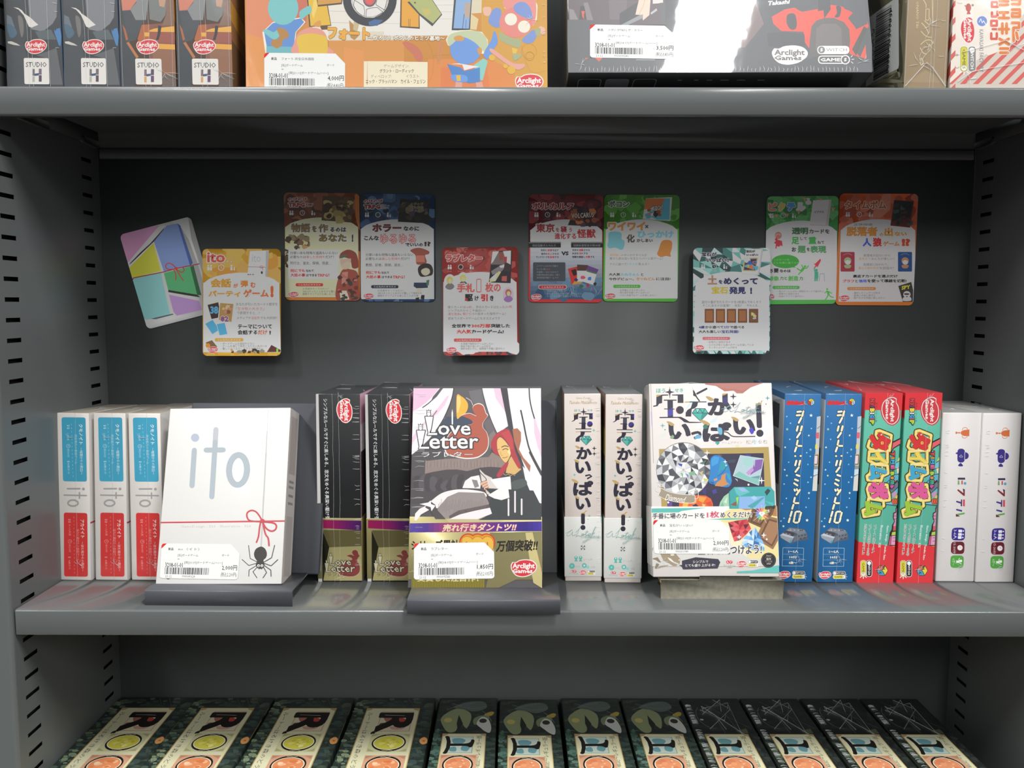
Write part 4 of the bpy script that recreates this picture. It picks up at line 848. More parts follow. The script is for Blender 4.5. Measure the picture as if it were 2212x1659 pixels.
for ch, c, y0, y1 in (('N', 'd8404a', 285, 340), ('V', 'd8404a', 345, 385), ('/', '6a4a7a', 388, 425), ('B', 'ecd24a', 428, 490), ('I', 'f2f2f2', 494, 512), ('G', '3f9fd0', 515, 575), ('I', 'd86aa0', 578, 596), ('P', 'b5cf4a', 602, 672)):
    a.T(c, ch, 938-(y0-285)*.03, y0, 1008-(y0-285)*.03, y1, b=.07, rot=90, out=OL, ow=.09)
a.T('3a2a28', '新ボードゲーム党', 1022, 345, 1050, 632, rot=90, dx=-10)
# clutter of coloured machine parts behind the title
a.P(OL, '1420,850 1250,935 1230,1010 1200,1100 1240,1125 1290,1030 1420,950'); a.P('e2666d', '1420,872 1262,952 1222,1105 1240,1108 1280,1018 1420,935')
a.P('74c4d6', '1420,1180 1330,1240 1300,1330 1420,1300'); a.P('e9d05a', '1370,1160 1420,1130 1420,1180 1340,1225'); a.P('eed8c4', '1330,1310 1420,1300 1420,1400 1345,1400'); a.P('62b4cc', '1200,1420 1330,1400 1420,1420 1420,1700 1160,1700'); a.P('e0553f', '1290,1490 1370,1540 1310,1580')
for p in ('1330,1240 1420,1180', '1200,1400 1300,1340 1420,1290', '1160,1560 1300,1420 1420,1400'): a.L(OL, 8, p)
a.cs(1830, 1040, 7.214)
a.P(OL, '1400,-30 1262,120 1300,195 1440,70'); a.P('6f7886', '1400,0 1280,122 1308,178 1430,62'); a.P('c896b4', '1310,190 1380,150 1400,200 1340,260'); a.P('e9c84a', '1360,250 1420,190 1420,280'); a.P('7cc0e0', '1250,300 1320,250 1420,300 1420,370 1200,350')
for i in range(3): a.E('e0663f', 1340+i*32, 310, 26, 46); a.EL(OL, 5, 1340+i*32, 310, 26, 46)
a.L(OL, 8, '1190,352 1300,362 1420,380')
a.P(OL, '1420,395 1372,410 1372,470 1335,490 1330,560 1350,620 1318,680 1310,750 1280,800 1276,850 1250,1000 1248,1040 1420,1050'); a.P('d38fb4', '1420,410 1385,420 1385,480 1350,500 1345,560 1362,620 1335,690 1420,760'); a.P('d85a66', '1340,700 1380,690 1385,760 1335,770'); a.P('b7cf5a', '1320,790 1420,770 1420,830 1310,840'); a.P('e1a0c4', '1315,850 1420,840 1420,990 1300,990'); a.P('c9587a', '1285,860 1310,850 1295,990 1262,1000'); a.P('e9c94a', '1300,1005 1420,1005 1420,1050 1290,1045')
for y in (540, 590, 880, 930): a.L(OL, 6, [(1330, y), (1400, y-8)])
a.P(RE, '700,930 1500,1030 1500,1700 700,1700'); a.cs(1830, 820, 6.914)
# title
LT = (('タ', 925, 785, 1245, 1060, 'd93a3c'), ('イ', 925, 1085, 1190, 1245, 'f0d860'), ('ム', 915, 1275, 1190, 1500, '49a9d0'))
L2 = (('ボ', 945, 5, 1265, 275, 'e0609a'), ('ム', 880, 300, 1175, 540, 'a3c93f'))
bl = [(1030, 765, 1255, 830, 1225, 1060), (900, 920, 1040, 900, 1000, 1050)]
def title(st):
    for col, ow in st:
        a.cs(1830, 820, 6.914)
        for ch, x0, y0, x1, y1, c in LT: a.T(col or c, ch, x0, y0, x1, y1, b=ow, rot=90)
        a.cs(1830, 1040, 7.214)
        for ch, x0, y0, x1, y1, c in L2: a.T(col or c, ch, x0, y0, x1, y1, b=ow, rot=90)
for col, g in ((OL, 36), ('f3d35a', 22), ('f6e9b0', 8)):
    a.cs(1830, 820, 6.914)
    for p in ('1030,770 1080,760 1255,830 1225,1060 940,1040 905,1000 930,910 1020,900', '925,1075 1195,1060 1195,1240 1020,1260 915,1210', '960,1265 1195,1280 1205,1400 1120,1440 1100,1510 900,1500 890,1440 940,1400'): a.L(col, g*2, p, True)
    a.cs(1830, 1040, 7.214)
    for p in ('960,40 1240,50 1250,140 1270,190 1280,290 1180,300 1100,260 960,250 930,120', '950,265 1180,300 1190,380 1130,420 1110,510 880,550 860,450 930,420'): a.L(col, g*2, p, True)
title((('f6dc78', .15), (OL, .105), (None, .075)))
a.cs(1830, 820, 6.914); a.R('f0d860', 1098, 925, 1135, 965, 6); a.R('d93a3c', 1108, 936, 1125, 954, 3)
for x, y in ((1103, 822), (1205, 860), (1115, 1310)): a.E('f6d0c8', x, y, 12)
y = 1068
for ch, c, h in (('T', 'd8404a', 92), ('I', 'e9b04a', 30), ('M', '4aa8d8', 84), ('E', 'e06aa0', 70), (' ', '', 28), ('B', 'b5cf4a', 72), ('o', 'e89a4a', 55), ('m', '4ab08e', 74), ('b', 'd85ab0', 60)):
    if c: a.T(c, ch, 1248-(y-1068)*.03, y, 1305-(y-1068)*.03, y+h-8, b=.06, rot=90, out=OL, ow=.1)
    y += h
a.cs(1830, 1040, 7.214)
for tx, x0, x1, y0, y1, d in (('プレイ人数2～8人', 1040, 1080, 678, 1115, -38), ('プレイ時間1～30分', 962, 1002, 672, 1158, -40), ('対象年齢10才以上', 892, 930, 668, 1142, -40)): a.T('2a2a28', tx, x0, y0, x1, y1, rot=90, dx=d, out='dfeee4', ow=.07)
a.T('e8f4ee', 'Game design : Yusuke Sato', 1232, 682, 1272, 1225, rot=90, dx=-62, b=.02); a.T('e8f4ee', 'Illustration : 326', 1142, 682, 1180, 1030, rot=90, dx=-38, b=.02)
switch(a, 836, 1238, 1000, 1480, 90); cube(a, 1166, 1388, 84, ('e9d348', 'c05a4a', '4aa3cc'), rot=90)
a.put(mb)
s = Art(M, (-W/2, D, H), (0, -1, 0), (0, 0, -1), D, H, WRAP); s.fill(RE, 0, 0, D, .0205); s.fill(RE, 0, .121, D, H); s.fill('23262a', D-.022, .062, D-.004, .10); s.put(mb)
s = Art(M, (W/2, 0, H), (0, 1, 0), (0, 0, -1), D, H, WRAP); s.fill(RE, 0, 0, D, .0205); s.fill(RE, 0, .121, D, H); s.put(mb)
seam(mb, W, D, H, (.003,), ((.004, H-.004, .006), (.004, .012, .005)), None, seed=41); mb.build('carton', root)
dup(root, frame((.2735, -.0738, ZM), -.61, -1.05, -.03), 'red and green box with chunky block letters, left of two, touching a blue box')

# ------------------------------------------------------------------ white boxes with coloured pictograms
W, H, D = .0313, .1388, .0905
M = frame((.3395, -.0713, ZM), -.94, .63, .06)
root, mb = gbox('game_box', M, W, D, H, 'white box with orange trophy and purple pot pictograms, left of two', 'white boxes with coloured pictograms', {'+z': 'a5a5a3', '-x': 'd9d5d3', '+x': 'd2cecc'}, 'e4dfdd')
a = front(M, W, H); a.cs(2000, 840, 7.542); OR, PU = 'dd7645', '413789'
a.P(OR, '565,715 580,690 620,672 710,662 706,772 620,768 578,745'); a.P(OR, '522,706 562,706 562,726 522,726'); a.P(OR, '484,697 516,702 516,728 484,735')
a.EL('e39a78', 10, 638, 665, 42, 36, 0, 170, 370); a.EL('e39a78', 10, 630, 768, 40, 34, 0, -10, 190)
a.RP(PU, '515,972 638,976 632,1204 512,1200', 60); a.E(PU, 642, 1090, 57, 58); a.P('e4dfdd', '600,1030 640,1030 636,1150 600,1150'); a.RP(PU, '515,972 632,976 628,1204 512,1200', 60); a.P(PU, '484,1048 500,1034 518,1036 516,1064 490,1060'); a.P(PU, '566,1208 606,1252 568,1264 525,1250', True)
a.L('cfcbe6', 6, '545,1105 575,1075 600,1108 572,1114', True)
NV2 = '3a3656'
a.P(NV2, '520,1447 640,1447 640,1480 520,1480'); a.P('7fa863', '522,1490 542,1490 550,1560 516,1560'); a.P('c9585a', '578,1494 602,1494 602,1556 576,1556'); a.E('62a6c2', 638, 1540, 23)
a.cs(2000, 1050, 7.542)
a.P('8b2d3a', '510,70 526,50 632,128 632,162 612,158'); a.P('3a3048', '600,40 634,54 634,80 606,70'); a.P('7a2838', '606,70 634,78 634,160 616,140')
a.P(PU, '497,238 590,262 590,295 492,262'); a.P('55387a', '572,215 592,220 590,330 566,328'); a.P('d4525a', '604,220 636,216 636,332 602,326'); a.P(PU, '496,370 592,392 588,420 492,394'); a.P('63ab52', '510,452 634,430 630,458 520,478'); a.P('6b2530', '490,450 560,494 488,498')
a.RP('382f8a', '425,680 640,676 634,888 415,884', 62); a.RP('6b1f2c', '412,904 630,904 626,1108 405,1106', 62); a.RP('57a646', '402,1128 620,1130 612,1336 396,1332', 62)
a.T('e6e2f2', '3-6人', 452, 708, 508, 862, rot=90, dx=-6); a.T('e9d6d8', '15-30分', 446, 918, 494, 1098, rot=90, dx=-8); a.T('dcecd6', '6才～', 430, 1180, 482, 1292, rot=90, dx=-8)
for y in (732, 788, 838): a.R('f0eef6', 530-(y-732)*.08, y-22, 590-(y-732)*.08, y+22, 10); a.E('f0eef6', 610-(y-732)*.08, y, 12)
a.E('f3eceb', 556, 1005, 43); a.L('8a5a60', 4, '556,1005 556,980'); a.L('8a5a60', 4, '556,1005 576,1010'); W3 = 'eef6ea'
a.E(W3, 570, 1220, 22); a.P(W3, '495,1212 548,1215 552,1248 495,1252'); a.L(W3, 10, '545,1214 535,1195 550,1178'); a.L(W3, 10, '545,1246 562,1262 580,1268')
a.put(mb); seam(mb, W, D, H, (), ((.003, .013, .006),), (-W/2+.006, 14, .003), seed=51); mb.build('carton', root)
dup(root, frame((.3713, -.0726, ZM), 0.3, .35, -.18), 'white box with orange trophy and purple pot pictograms, right of two, against side panel')

# ------------------------------------------------------------------ display stands
def sheet_stand(M, x0, x1, bx0, bx1, yb, lean, hb, lift, label):
    """one bent steel sheet: front lip, raised ledge, tilted back plate"""
    root = empty('display_stand', M, label, 'display stand', 'slate grey bent steel display stands'); t = .0012
    b = MB(); b.prism([(0, 0), (0, lift-.0012), (.0003, lift-.0004), (.0012, lift), (yb, lift), (yb, lift-t), (.0016, lift-t), (t, lift-.0016), (t, 0)], x0, x1, STAND); b.build('ledge', root)
    b = MB(); l = math.radians(lean); c, s_ = math.cos(l), math.sin(l)
    b.prism([(yb-.0006, lift-t), (yb-.0006, lift), (yb-.0006+hb*s_, lift+hb*c), (yb+t-.0006+hb*s_, lift+hb*c-.0002), (yb+t, lift-t)], bx0, bx1, STAND)
    for x in (bx0, bx1):                                        # folded side edges stiffen the plate
        b.prism([(yb-.0006, lift), (yb-.0006+hb*s_, lift+hb*c), (yb+.005+hb*s_, lift+hb*c-.001), (yb+.005, lift)], x-.0004, x+.0004, STAND)
    b.build('back_plate', root)
g = at(480, 1309, z=ZM)
sheet_stand(frame((-.2395, g[1], ZM), -1.3), -.0560, .0550, -.0480, .0642, .0445, 16.5, .1365, .0118, 'slate grey bent steel stand holding the white spider box')
g = at(1045, 1327, z=ZM)
sheet_stand(frame((-.0415, g[1]+.0002, ZM), -.3), -.0557, .0557, -.0530, .0560, .0655, 14.5, .139, .0108, 'slate grey bent steel stand holding the curtain picture box')
# folded cardboard easel
M = frame((.1402, -.1131, ZM), -.4); root = empty('cardboard_stand', M, 'folded grey cardboard stand with kraft edges holding the jewel display box', 'display stand')
t = .0011; hw = .0470
b = MB(); P_ = [(-hw, 0), (hw-.0008, 0), (hw, .0148), (.0207, .0142), (.0207, .0178), (-.0175, .0178), (-.0175, .0142), (-hw, .0142)]
b.prism(P_, 0, t, GREY_BOARD, axis='y')
for i in range(len(P_)): p, q = P_[i], P_[(i+1) % len(P_)]; b.quad((p[0]*1.0005, 0, p[1]), (q[0]*1.0005, 0, q[1]), (q[0]*1.0005, t, q[1]), (p[0]*1.0005, t, p[1]), KRAFT)
b.build('front_panel', root)
b = MB(); b.box(-hw, hw-.0005, t, .030, .0128, .0141, GREY_BOARD); b.box(-hw, hw, t, .030, .0115, .0127, KRAFT); b.build('top_panel', root)
b = MB(); b.prism([(t, 0), (t, .001), (.0285, .0115), (.0285, .0105)], -hw+.002, hw-.002, KRAFT); b.build('inner_flap', root)
b = MB(); l = math.radians(11.8); b.prism([(.0352, 0), (.0352+.090*math.sin(l), .090), (.0352+.090*math.sin(l)+t, .090), (.0352+t, 0)], -.028, .028, GREY_BOARD); b.prism([(.0352+t+.016, .085), (.0725, 0), (.0725+t, 0), (.0352+2*t+.016, .085)], -.02, .02, KRAFT)
b.box(-.028, .028, .030, .0358, .0002, .0128, GREY_BOARD); b.build('back_panel', root)
# ------------------------------------------------------------------ cards fixed to the back panel
def card(qpx, y, label, bg, crop, rad=.0042, lift=0., tilt=0.):
    """laminated card; qpx its four corners in the photograph, y the plane of its face"""
    GAIN[0] = 1.85 if y > BY-.002 else 1.4
    q = [at(*p, y=y) for p in qpx]; c = sum(q)/4
    rt = (q[1]-q[0]+q[2]-q[3])/2; dn = (q[3]-q[0]+q[2]-q[1])/2; W = np.linalg.norm(rt); H = np.linalg.norm(dn)
    ang = math.degrees(math.atan2(rt[2], rt[0])); M = frame((c[0], y, c[2]), 0, -tilt, -ang)
    root = empty('promo_card', M, label, 'card', 'promo cards on the back panel')
    mb = MB(); n = 5; o = []
    for sx, sz, a0 in ((1, 1, 0), (-1, 1, 90), (-1, -1, 180), (1, -1, 270)):
        for k in range(n+1): A = math.radians(a0+90*k/n); o.append((sx*(W/2-rad)+rad*math.cos(A), sz*(H/2-rad)+rad*math.sin(A)))
    mb.prism(o, 0, .0005, CARD, bg, axis='y'); mb.quad(*[(x*.2*W, .00052, z*.2*H) for x, z in ((-1, -1), (1, -1), (1, 1), (-1, 1))], PAPER, 'ccc')
    a = Art(M, (-W/2, 0, H/2), (1, 0, 0), (0, 0, -1), W, H, CARD); a.cs(*crop)
    for sx in (-1, 1):
        for sz in (-1, 1):
            for k in range(1, 6):                       # rounded corners trim the print too
                A = math.pi/2*k/6; nx, ny = sx*math.cos(A), sz*math.sin(A); cx, cy = W/2+sx*(W/2-rad), H/2+sz*(H/2-rad)
                a.planes = np.concatenate([a.planes, [(nx, ny, cx*nx+cy*ny+rad)]])
    return root, mb, a, (W, H)
def finish(root, mb, a, gap=0.):
    a.put(mb); mb.build('card_sheet', root)
    if gap > .001:                                      # foam pad that holds the card off the panel
        b = MB(); b.box(-.012, .012, .0006, gap, -.012, .014, mat('white_foam', 'd8d6d0', .9)); b.build('foam_pad', root)
def icons(a, xs, y, s=1., c='efe9e2', sub=None, clk=None):
    """two players, clock, grown-up with child"""
    x = xs[0]
    for dx in (-15*s, 15*s): a.E(c, x+dx, y-20*s, 11*s, 11*s, n=12); a.R(c, x+dx-13*s, y-6*s, x+dx+13*s, y+32*s, 10*s)
    x = xs[1]; a.EL(c, 7*s, x, y, 32*s, 32*s, n=20); a.L(c, 5*s, [(x, y-20*s), (x, y), (x+14*s, y+10*s)])
    if clk: a.E(clk, x, y, 26*s)
    x = xs[2]; a.E(c, x-10*s, y-20*s, 11*s, 11*s, n=12); a.R(c, x-23*s, y-6*s, x+3*s, y+32*s, 10*s); a.E(c, x+22*s, y+2*s, 8*s, n=12); a.R(c, x+13*s, y+11*s, x+31*s, y+32*s, 7*s)
    if sub:
        for k, t in enumerate(('2～5人', '10～20分', '8歳～')): a.T(sub, t, xs[k]-(28+10*(k == 1))*s, y+48*s, xs[k]+(28+10*(k == 1))*s, y+72*s)
def arch(a, x0, x1, yt, ys, yb, c='eeebe6'):
    """pale panel with an arched top"""
    n = 14; p = [(x0+(x1-x0)*i/n, ys-(ys-yt)*math.sin(math.pi*i/n)**.62) for i in range(n+1)]
    a.P(c, p+[(x1, yb), (x0, yb)])
def lines(a, rows, c='6b6864', b=0.):
    for t in rows: a.T(t[5] if len(t) > 5 else c, t[0], *t[1:5], b=b)
def pill(a, x0, y0, x1, y1, c, txt='こんな人にオススメ', fc='f3e6e0'):
    a.R(c, x0, y0, x1, y1, (y1-y0)*.48); a.T(fc, txt, x0+(x1-x0)*.1, y0+(y1-y0)*.22, x1-(x1-x0)*.1, y1-(y1-y0)*.22, b=.02)
def head(a, t, x0, y0, x1, y1, c, b=.045, out='f4f1ec', ow=.09, sh='c2beb8', **k):
    """headline with a pale rim and a soft grey printed drop edge"""
    d = (y1-y0)*.05
    if sh: a.T(sh, t, x0+d, y0+d*1.4, x1+d, y1+d*1.4, b=b+ow, **k)
    a.T(c, t, x0, y0, x1, y1, b=b, out=out, ow=ow, **k)
def blotch(a, cols, x0, y0, x1, y1, n, r0, r1, seed):
    r = random.Random(seed)
    for i in range(n):
        x, y, q = r.uniform(x0, x1), r.uniform(y0, y1), r.uniform(r0, r1)
        a.P(r.choice(cols), [(x+q*r.uniform(.6, 1.3)*math.cos(k*.785), y+q*r.uniform(.5, 1.1)*math.sin(k*.785)) for k in range(8)], True)

Y0 = BY-.0012
C1 = (240, 460, 5.184)
# folded paper card
root, mb, a, _ = card([(257.5, 507), (407, 469), (474, 671), (319, 712)], Y0, 'tilted card of coloured paper patches tied with red thread, leftmost on the back panel', 'cfcccb', C1)
a.P('b9b6b8', '560,60 860,40 900,300 1100,900 1090,1000 980,600 870,300 770,140')
a.P('d183a6', '95,235 120,215 540,140 160,590 140,560'); a.P('e6dede', '545,140 605,140 240,540 165,605 160,590'); a.P('3a2528', '600,160 440,340 330,440 215,560 200,585 245,545 480,320 560,240')
a.P('ecd93f', '475,335 560,650 240,730 200,615'); a.P('d9d5d6', '475,335 500,310 590,655 560,655'); a.P('7287c4', '480,320 625,140 745,118 885,590 590,655'); a.P('3f5590', '745,118 775,140 915,560 885,595')
a.P('7fbde0', '240,735 560,672 680,1140 395,1196 360,1170'); a.P('e4e1e2', '560,672 600,660 705,1125 660,1130'); a.P('4f9f6a', '590,672 885,600 965,920 640,865'); a.P('2c5c3c', '885,600 925,590 1010,920 965,920'); a.P('2c2a24', '640,862 960,915 1000,945 640,890'); a.P('e4e1e2', '635,885 980,945 990,985 650,920'); a.P('a583bd', '648,915 985,985 1020,1085 735,1150 700,1110'); a.P('55555c', '440,1185 690,1128 700,1138 500,1190')
RT = 'b83a3e'
a.L('8a3038', 11, '235,760 250,728 590,660 720,625 985,570'); a.L(RT, 11, '730,622 690,580 650,562 618,575 615,610 650,632 735,625', sm=True); a.L(RT, 10, '730,622 790,610 820,630 800,662 765,655 735,628', sm=True); a.L(RT, 11, '705,640 725,690 725,752', sm=True); a.L(RT, 11, '735,640 765,690 808,757', sm=True); a.E(RT, 728, 622, 17)
finish(root, mb, a)
# orange card
root, mb, a, _ = card([(433, 536), (604, 537), (609, 768), (442, 769)], BY-.0150, 'orange bordered card overlapping the tilted paper patch card', 'e59a2e', C1, tilt=-5)
blotch(a, ('e3a043', 'd98f2a', 'e8aa4c', 'dba24e'), 1010, 390, 1900, 760, 30, 40, 120, 3); blotch(a, ('e9a53f', 'df9026'), 1010, 1540, 1900, 1600, 10, 30, 60, 4)
arch(a, 1032, 1885, 668, 790, 1560, 'f3f1ee'); a.P('f3f1ee', '1032,780 1882,780 1900,1558 1052,1558')
head(a, 'ito', 1075, 440, 1275, 555, 'cf4a35', .03, ow=.05); a.T('efe6dc', 'イト', 1285, 528, 1362, 560, b=.03, out='c96a2e', ow=.06)
icons(a, (1104, 1232, 1358), 612, 1., 'f0e2cc', 'd98d3a')
a.P('d5d2d2', '1555,428 1768,418 1748,722 1525,708'); a.P('aeacb2', '1735,425 1768,420 1748,722 1728,708'); a.P('ebe9e9', '1555,428 1735,424 1728,708 1525,706'); a.T('b3b6be', 'ito', 1578, 465, 1675, 548); a.L('a55a5e', 5, '1532,604 1728,608'); a.EL('c0595e', 5, 1685, 605, 18, 12); a.L('c0595e', 5, '1690,610 1700,640'); a.E('2c2a2a', 1688, 668, 11, 16)
for x, c in ((1537, '55504e'), (1560, 'c0393a'), (1590, '8a4a4a')): a.E(c, x, 690, 9, 6)
G1 = 'e57f2c'
head(a, '会話', 1115, 735, 1345, 835, 'ee9526', .05); head(a, 'が', 1370, 790, 1420, 838, 'd8743a', .05); head(a, '弾', 1450, 755, 1535, 830, G1, .05); head(a, 'む', 1560, 775, 1618, 838, 'd8683a', .05)
head(a, 'パーティ', 1090, 870, 1450, 940, 'ee9526', .05, dy=0); head(a, 'ゲーム', 1480, 855, 1765, 945, 'df6e34', .05); head(a, '!', 1785, 815, 1820, 945, 'ea5f1e', .08)
a.P('3a1f20', '1072,1000 1195,975 1235,1165 1125,1188'); a.P('d8d0c0', '1072,1000 1195,975 1200,1000 1080,1030'); a.T('58a6d8', '38', 1110, 1045, 1200, 1130, b=.05); a.P('f4f2ee', '1215,1000 1378,1012 1355,1230 1195,1205'); a.P('b38a4c', '1222,1008 1370,1020 1348,1220 1208,1198'); blotch(a, ('8a5a35', 'd9b98a', 'c98a78'), 1240, 1040, 1340, 1130, 8, 15, 30, 5); a.T('8a4a78', '82', 1225, 1155, 1318, 1218, b=.05, out='efdccc', ow=.06)
a.P('fbfaf8', '1050,1240 1140,1190 1220,1310 1135,1368'); a.P('4fa6dc', '1055,1242 1138,1198 1212,1308 1135,1358'); a.P('fbfaf8', '1178,1240 1278,1222 1310,1362 1212,1378'); a.P('4fa6dc', '1184,1246 1272,1230 1302,1356 1216,1370')
lines(a, (('あなたが引いたカードの数字を', 1400, 1005, 1865, 1040), ('「生き物の大きさ」', 1400, 1055, 1712, 1092, 'df5a44'), ('で表現すると…？', 1410, 1103, 1665, 1138), ('メディアや', 1408, 1160, 1565, 1192), ('芸能界', 1572, 1160, 1662, 1192, 'df6a54'), ('でも大好評！', 1670, 1160, 1858, 1192)))
head(a, 'テーマについて', 1420, 1248, 1800, 1298, '1f1d1c', .035); head(a, '会話する', 1418, 1312, 1640, 1362, '1f1d1c', .035); head(a, 'だけ', 1645, 1312, 1750, 1362, 'e8572a', .035); head(a, '!', 1772, 1318, 1790, 1362, '1f1d1c', .05)
pill(a, 1162, 1402, 1482, 1440, 'e8a03a'); lines(a, (('・ボードゲームを普段やらない', 1230, 1450, 1605, 1478), ('・ゲームを通じて仲良くなりたい人がいる', 1230, 1478, 1745, 1506), ('・難しいルールなしですぐに遊びたい', 1230, 1506, 1705, 1534)))
a.P('7a5a3a', '1062,1450 1130,1425 1190,1500 1070,1505'); a.E('d98a2a', 1085, 1485, 26); blotch(a, ('5a4030', 'c98a3a', '3a2a22', '8a8a7a'), 1200, 1535, 1760, 1560, 14, 14, 34, 6); a.P('f4f2ee', '1725,1558 1790,1470 1905,1530 1900,1558'); a.P('5a2a26', '1745,1558 1795,1478 1900,1535 1895,1556'); a.T('86c83a', '1', 1850, 1518, 1872, 1556, b=.06)
arclight(a, 1138, 1532, 118, 76)
finish(root, mb, a, .0145)
# brown and blue role-play cards
def rpg(qpx, label, bg, bl, hdr, hl, panel, cx, dark):
    root, mb, a, _ = card(qpx, Y0, label, bg, (600, 400, 6.32)); ox, oy = (0, 0) if not dark else (1032, 26)
    blotch(a, bl, 70+ox, 95+oy, 1110+ox, 520+oy, 40, 30, 110, 11+dark); blotch(a, bl, 80+ox, 1530+oy, 1110+ox, 1580+oy, 16, 20, 60, 13)
    arch(a, 100+ox, 1098+ox, 440+oy, 575+oy, 1530+oy, panel); a.P(panel, [(100+ox, 570+oy), (1098+ox, 570+oy), (1104+ox, 1530+oy), (122+ox, 1530+oy)])
    head(a, 'のびのび', 140+ox, 165+oy, 400+ox, 222+oy, hdr, .05, 'e8d6cc', .08, None); head(a, 'TRPG', 142+ox, 238+oy, 372+ox, 300+oy, hdr, .07, 'e8d6cc', .08, None)
    for k, t in enumerate(('スチーム', 'パンク') if not dark else ('ザ・', 'ホラー')): head(a, t, 378+ox, 240+oy+k*32, 490+ox-10*k, 266+oy+k*32, hdr, .03, 'e8d6cc', .08, None)
    icons(a, (186+ox, 336+ox, 480+ox), 378+oy, 1., 'e6dccf', hdr if dark else None, '2f4a4a' if dark else None)
    return root, mb, a, ox, oy
root, mb, a, ox, oy = rpg([(612, 416), (776, 417), (779, 650), (617, 648)], 'brown and cream card to the left of the dark blue card', '6b4232', ('7a4c38', '5a3528', '85583f', '4a2c24'), '8a3a30', '', 'd9cf97', 0, 0)
a.P('a35f2a', '1050,120 1110,150 1120,620 1095,560 1060,420'); a.P('b06a2c', '120,1532 1120,1532 1120,1590 120,1590'); a.P('a35f2a', '1098,900 1125,900 1125,1590 1098,1590')
a.P('4a3a28', '612,150 1035,165 1010,510 598,480'); blotch(a, ('6b5a35', '8a7a4a', '57432a', '3a2c20', '9a8a5a'), 640, 185, 990, 470, 26, 30, 70, 21); a.T('231c14', 'のびのび', 785, 240, 975, 282, b=.04); a.T('231c14', 'TRPG', 790, 290, 968, 332, b=.06)
HC = '57482c'
head(a, '物語', 180, 520, 445, 645, '6b5a38', .05, 'ebe4c6'); head(a, 'を', 468, 555, 532, 640, HC, .05, 'ebe4c6'); head(a, '作', 555, 530, 690, 645, '6b5a38', .05, 'ebe4c6'); head(a, 'るのは', 715, 575, 935, 640, '3a3020', .05, 'ebe4c6'); head(a, 'あなた', 560, 665, 940, 775, '6b5c2e', .06, 'ebe4c6'); head(a, '!', 1010, 672, 1032, 775, '3a3020', .07, 'ebe4c6')
blotch(a, ('4a3a2c', '6a5238', 'a5845a', '38301f', '7a6a52', 'c9b07a'), 110, 680, 400, 860, 22, 22, 60, 22); blotch(a, ('3a3028', '57493c'), 105, 880, 145, 1120, 12, 14, 30, 23)
a.P('e2dcbf', '145,880 840,880 825,1280 140,1280')
lines(a, (('分厚い本も特殊な道具もいらない', 170, 905, 820, 948), ('必要なのは', 168, 960, 385, 1000), ('楽しむ気持ち', 390, 960, 645, 1000, 'c65a44'), ('だけ！', 652, 960, 765, 1000), ('飛行士、皇女、探偵、怪盗…', 170, 1042, 730, 1085)), '4f4a40', .008)
lines(a, (('何にでも', 172, 1145, 372, 1190, 'b8342a'), ('なれて', 385, 1152, 490, 1188, '2a241c'), ('大抵の事', 176, 1205, 375, 1250, 'b8342a'), ('はできる', 388, 1212, 535, 1248, '2a241c'), ('TRPG！', 540, 1208, 705, 1250, 'b8342a')), 'b8342a', .035)
# plain travelling figure: cap, coat and boots without a face
a.P('7c3a2e', '845,1000 860,930 960,880 1060,920 1095,1010 1100,1120 1020,1130 990,1020 900,985', True); a.P('8c4538', '800,1380 880,1160 1000,1150 1090,1200 1110,1400 1100,1580 820,1580', True); a.P('c9a58e', '870,1060 920,1030 985,1060 975,1130 905,1150 865,1110', True); a.P('b39a8c', '850,1010 1000,1000 1000,1060 940,1040 860,1090'); a.P('4a5a50', '850,960 935,940 950,970 870,1000'); a.P('b0776a', '880,1190 960,1180 950,1340 870,1350'); a.P('cbb7a2', '840,1440 940,1440 980,1560 860,1570'); blotch(a, ('6a3028', '4a2c26', 'a8685a', '3a3a34'), 830, 1200, 1090, 1560, 26, 18, 40, 24)
pill(a, 245, 1338, 620, 1382, 'b8352c'); lines(a, (('お芝居をやってみたい！', 340, 1400, 690, 1428), ('TRPGやったことあるけど難し', 340, 1436, 790, 1466), ('勝敗やクリアよりも楽しむこと', 340, 1470, 790, 1502)), '6a655a')
arclight(a, 215, 1496, 142, 84); finish(root, mb, a)
root, mb, a, ox, oy = rpg([(777, 418.5), (940, 419), (938.5, 652), (780, 651)], 'dark blue and grey card to the right of the brown card', '2c4260', ('1f2f48', '3a5578', '18222f', '4a6888', '263850'), '7a2a2a', '', 'c3c6ce', 0, 1)
a.P('1f1f22', '1672,185 2080,210 2050,520 1640,500'); blotch(a, ('3a352c', '2a2824', '57503f', '4a3a4a', '6a604a'), 1690, 260, 2030, 480, 20, 22, 60, 31); a.T('77765c', 'のびのび', 1810, 235, 1990, 278, b=.03); a.T('77765c', 'TRPG', 1815, 285, 1985, 322, b=.03); a.T('7a7a6c', 'ザ ホラー', 1815, 335, 1985, 362, b=.03)
WO = 'd9dade'
head(a, 'ホラー', 1290, 528, 1690, 640, '5a1f1f', .06, WO); head(a, 'なのに', 1718, 560, 1930, 625, '2a2426', .05, WO); head(a, 'こんな', 1180, 690, 1380, 755, '2a2426', .05, WO); head(a, 'ゆるゆる', 1405, 670, 1880, 795, 'd9d2d2', .0, 'b8433f', .06, None, out2=WO, ow2=.12); head(a, 'でいいの', 1740, 790, 1985, 838, '2a2426', .05, WO); head(a, '!?', 2000, 770, 2090, 835, '2a2426', .06, WO)
a.P('d5d3d4', '1185,900 1880,905 1880,1300 1185,1300')
lines(a, (('分厚い本も特殊な道具もいらない', 1200, 930, 1850, 972), ('必要なのは', 1198, 985, 1415, 1025), ('楽しむ気持ち', 1420, 985, 1675, 1025, 'c4564a'), ('だけ！', 1682, 985, 1795, 1025), ('教授、記者、探偵、巫女…', 1200, 1068, 1715, 1110)), '4c4a4c', .008)
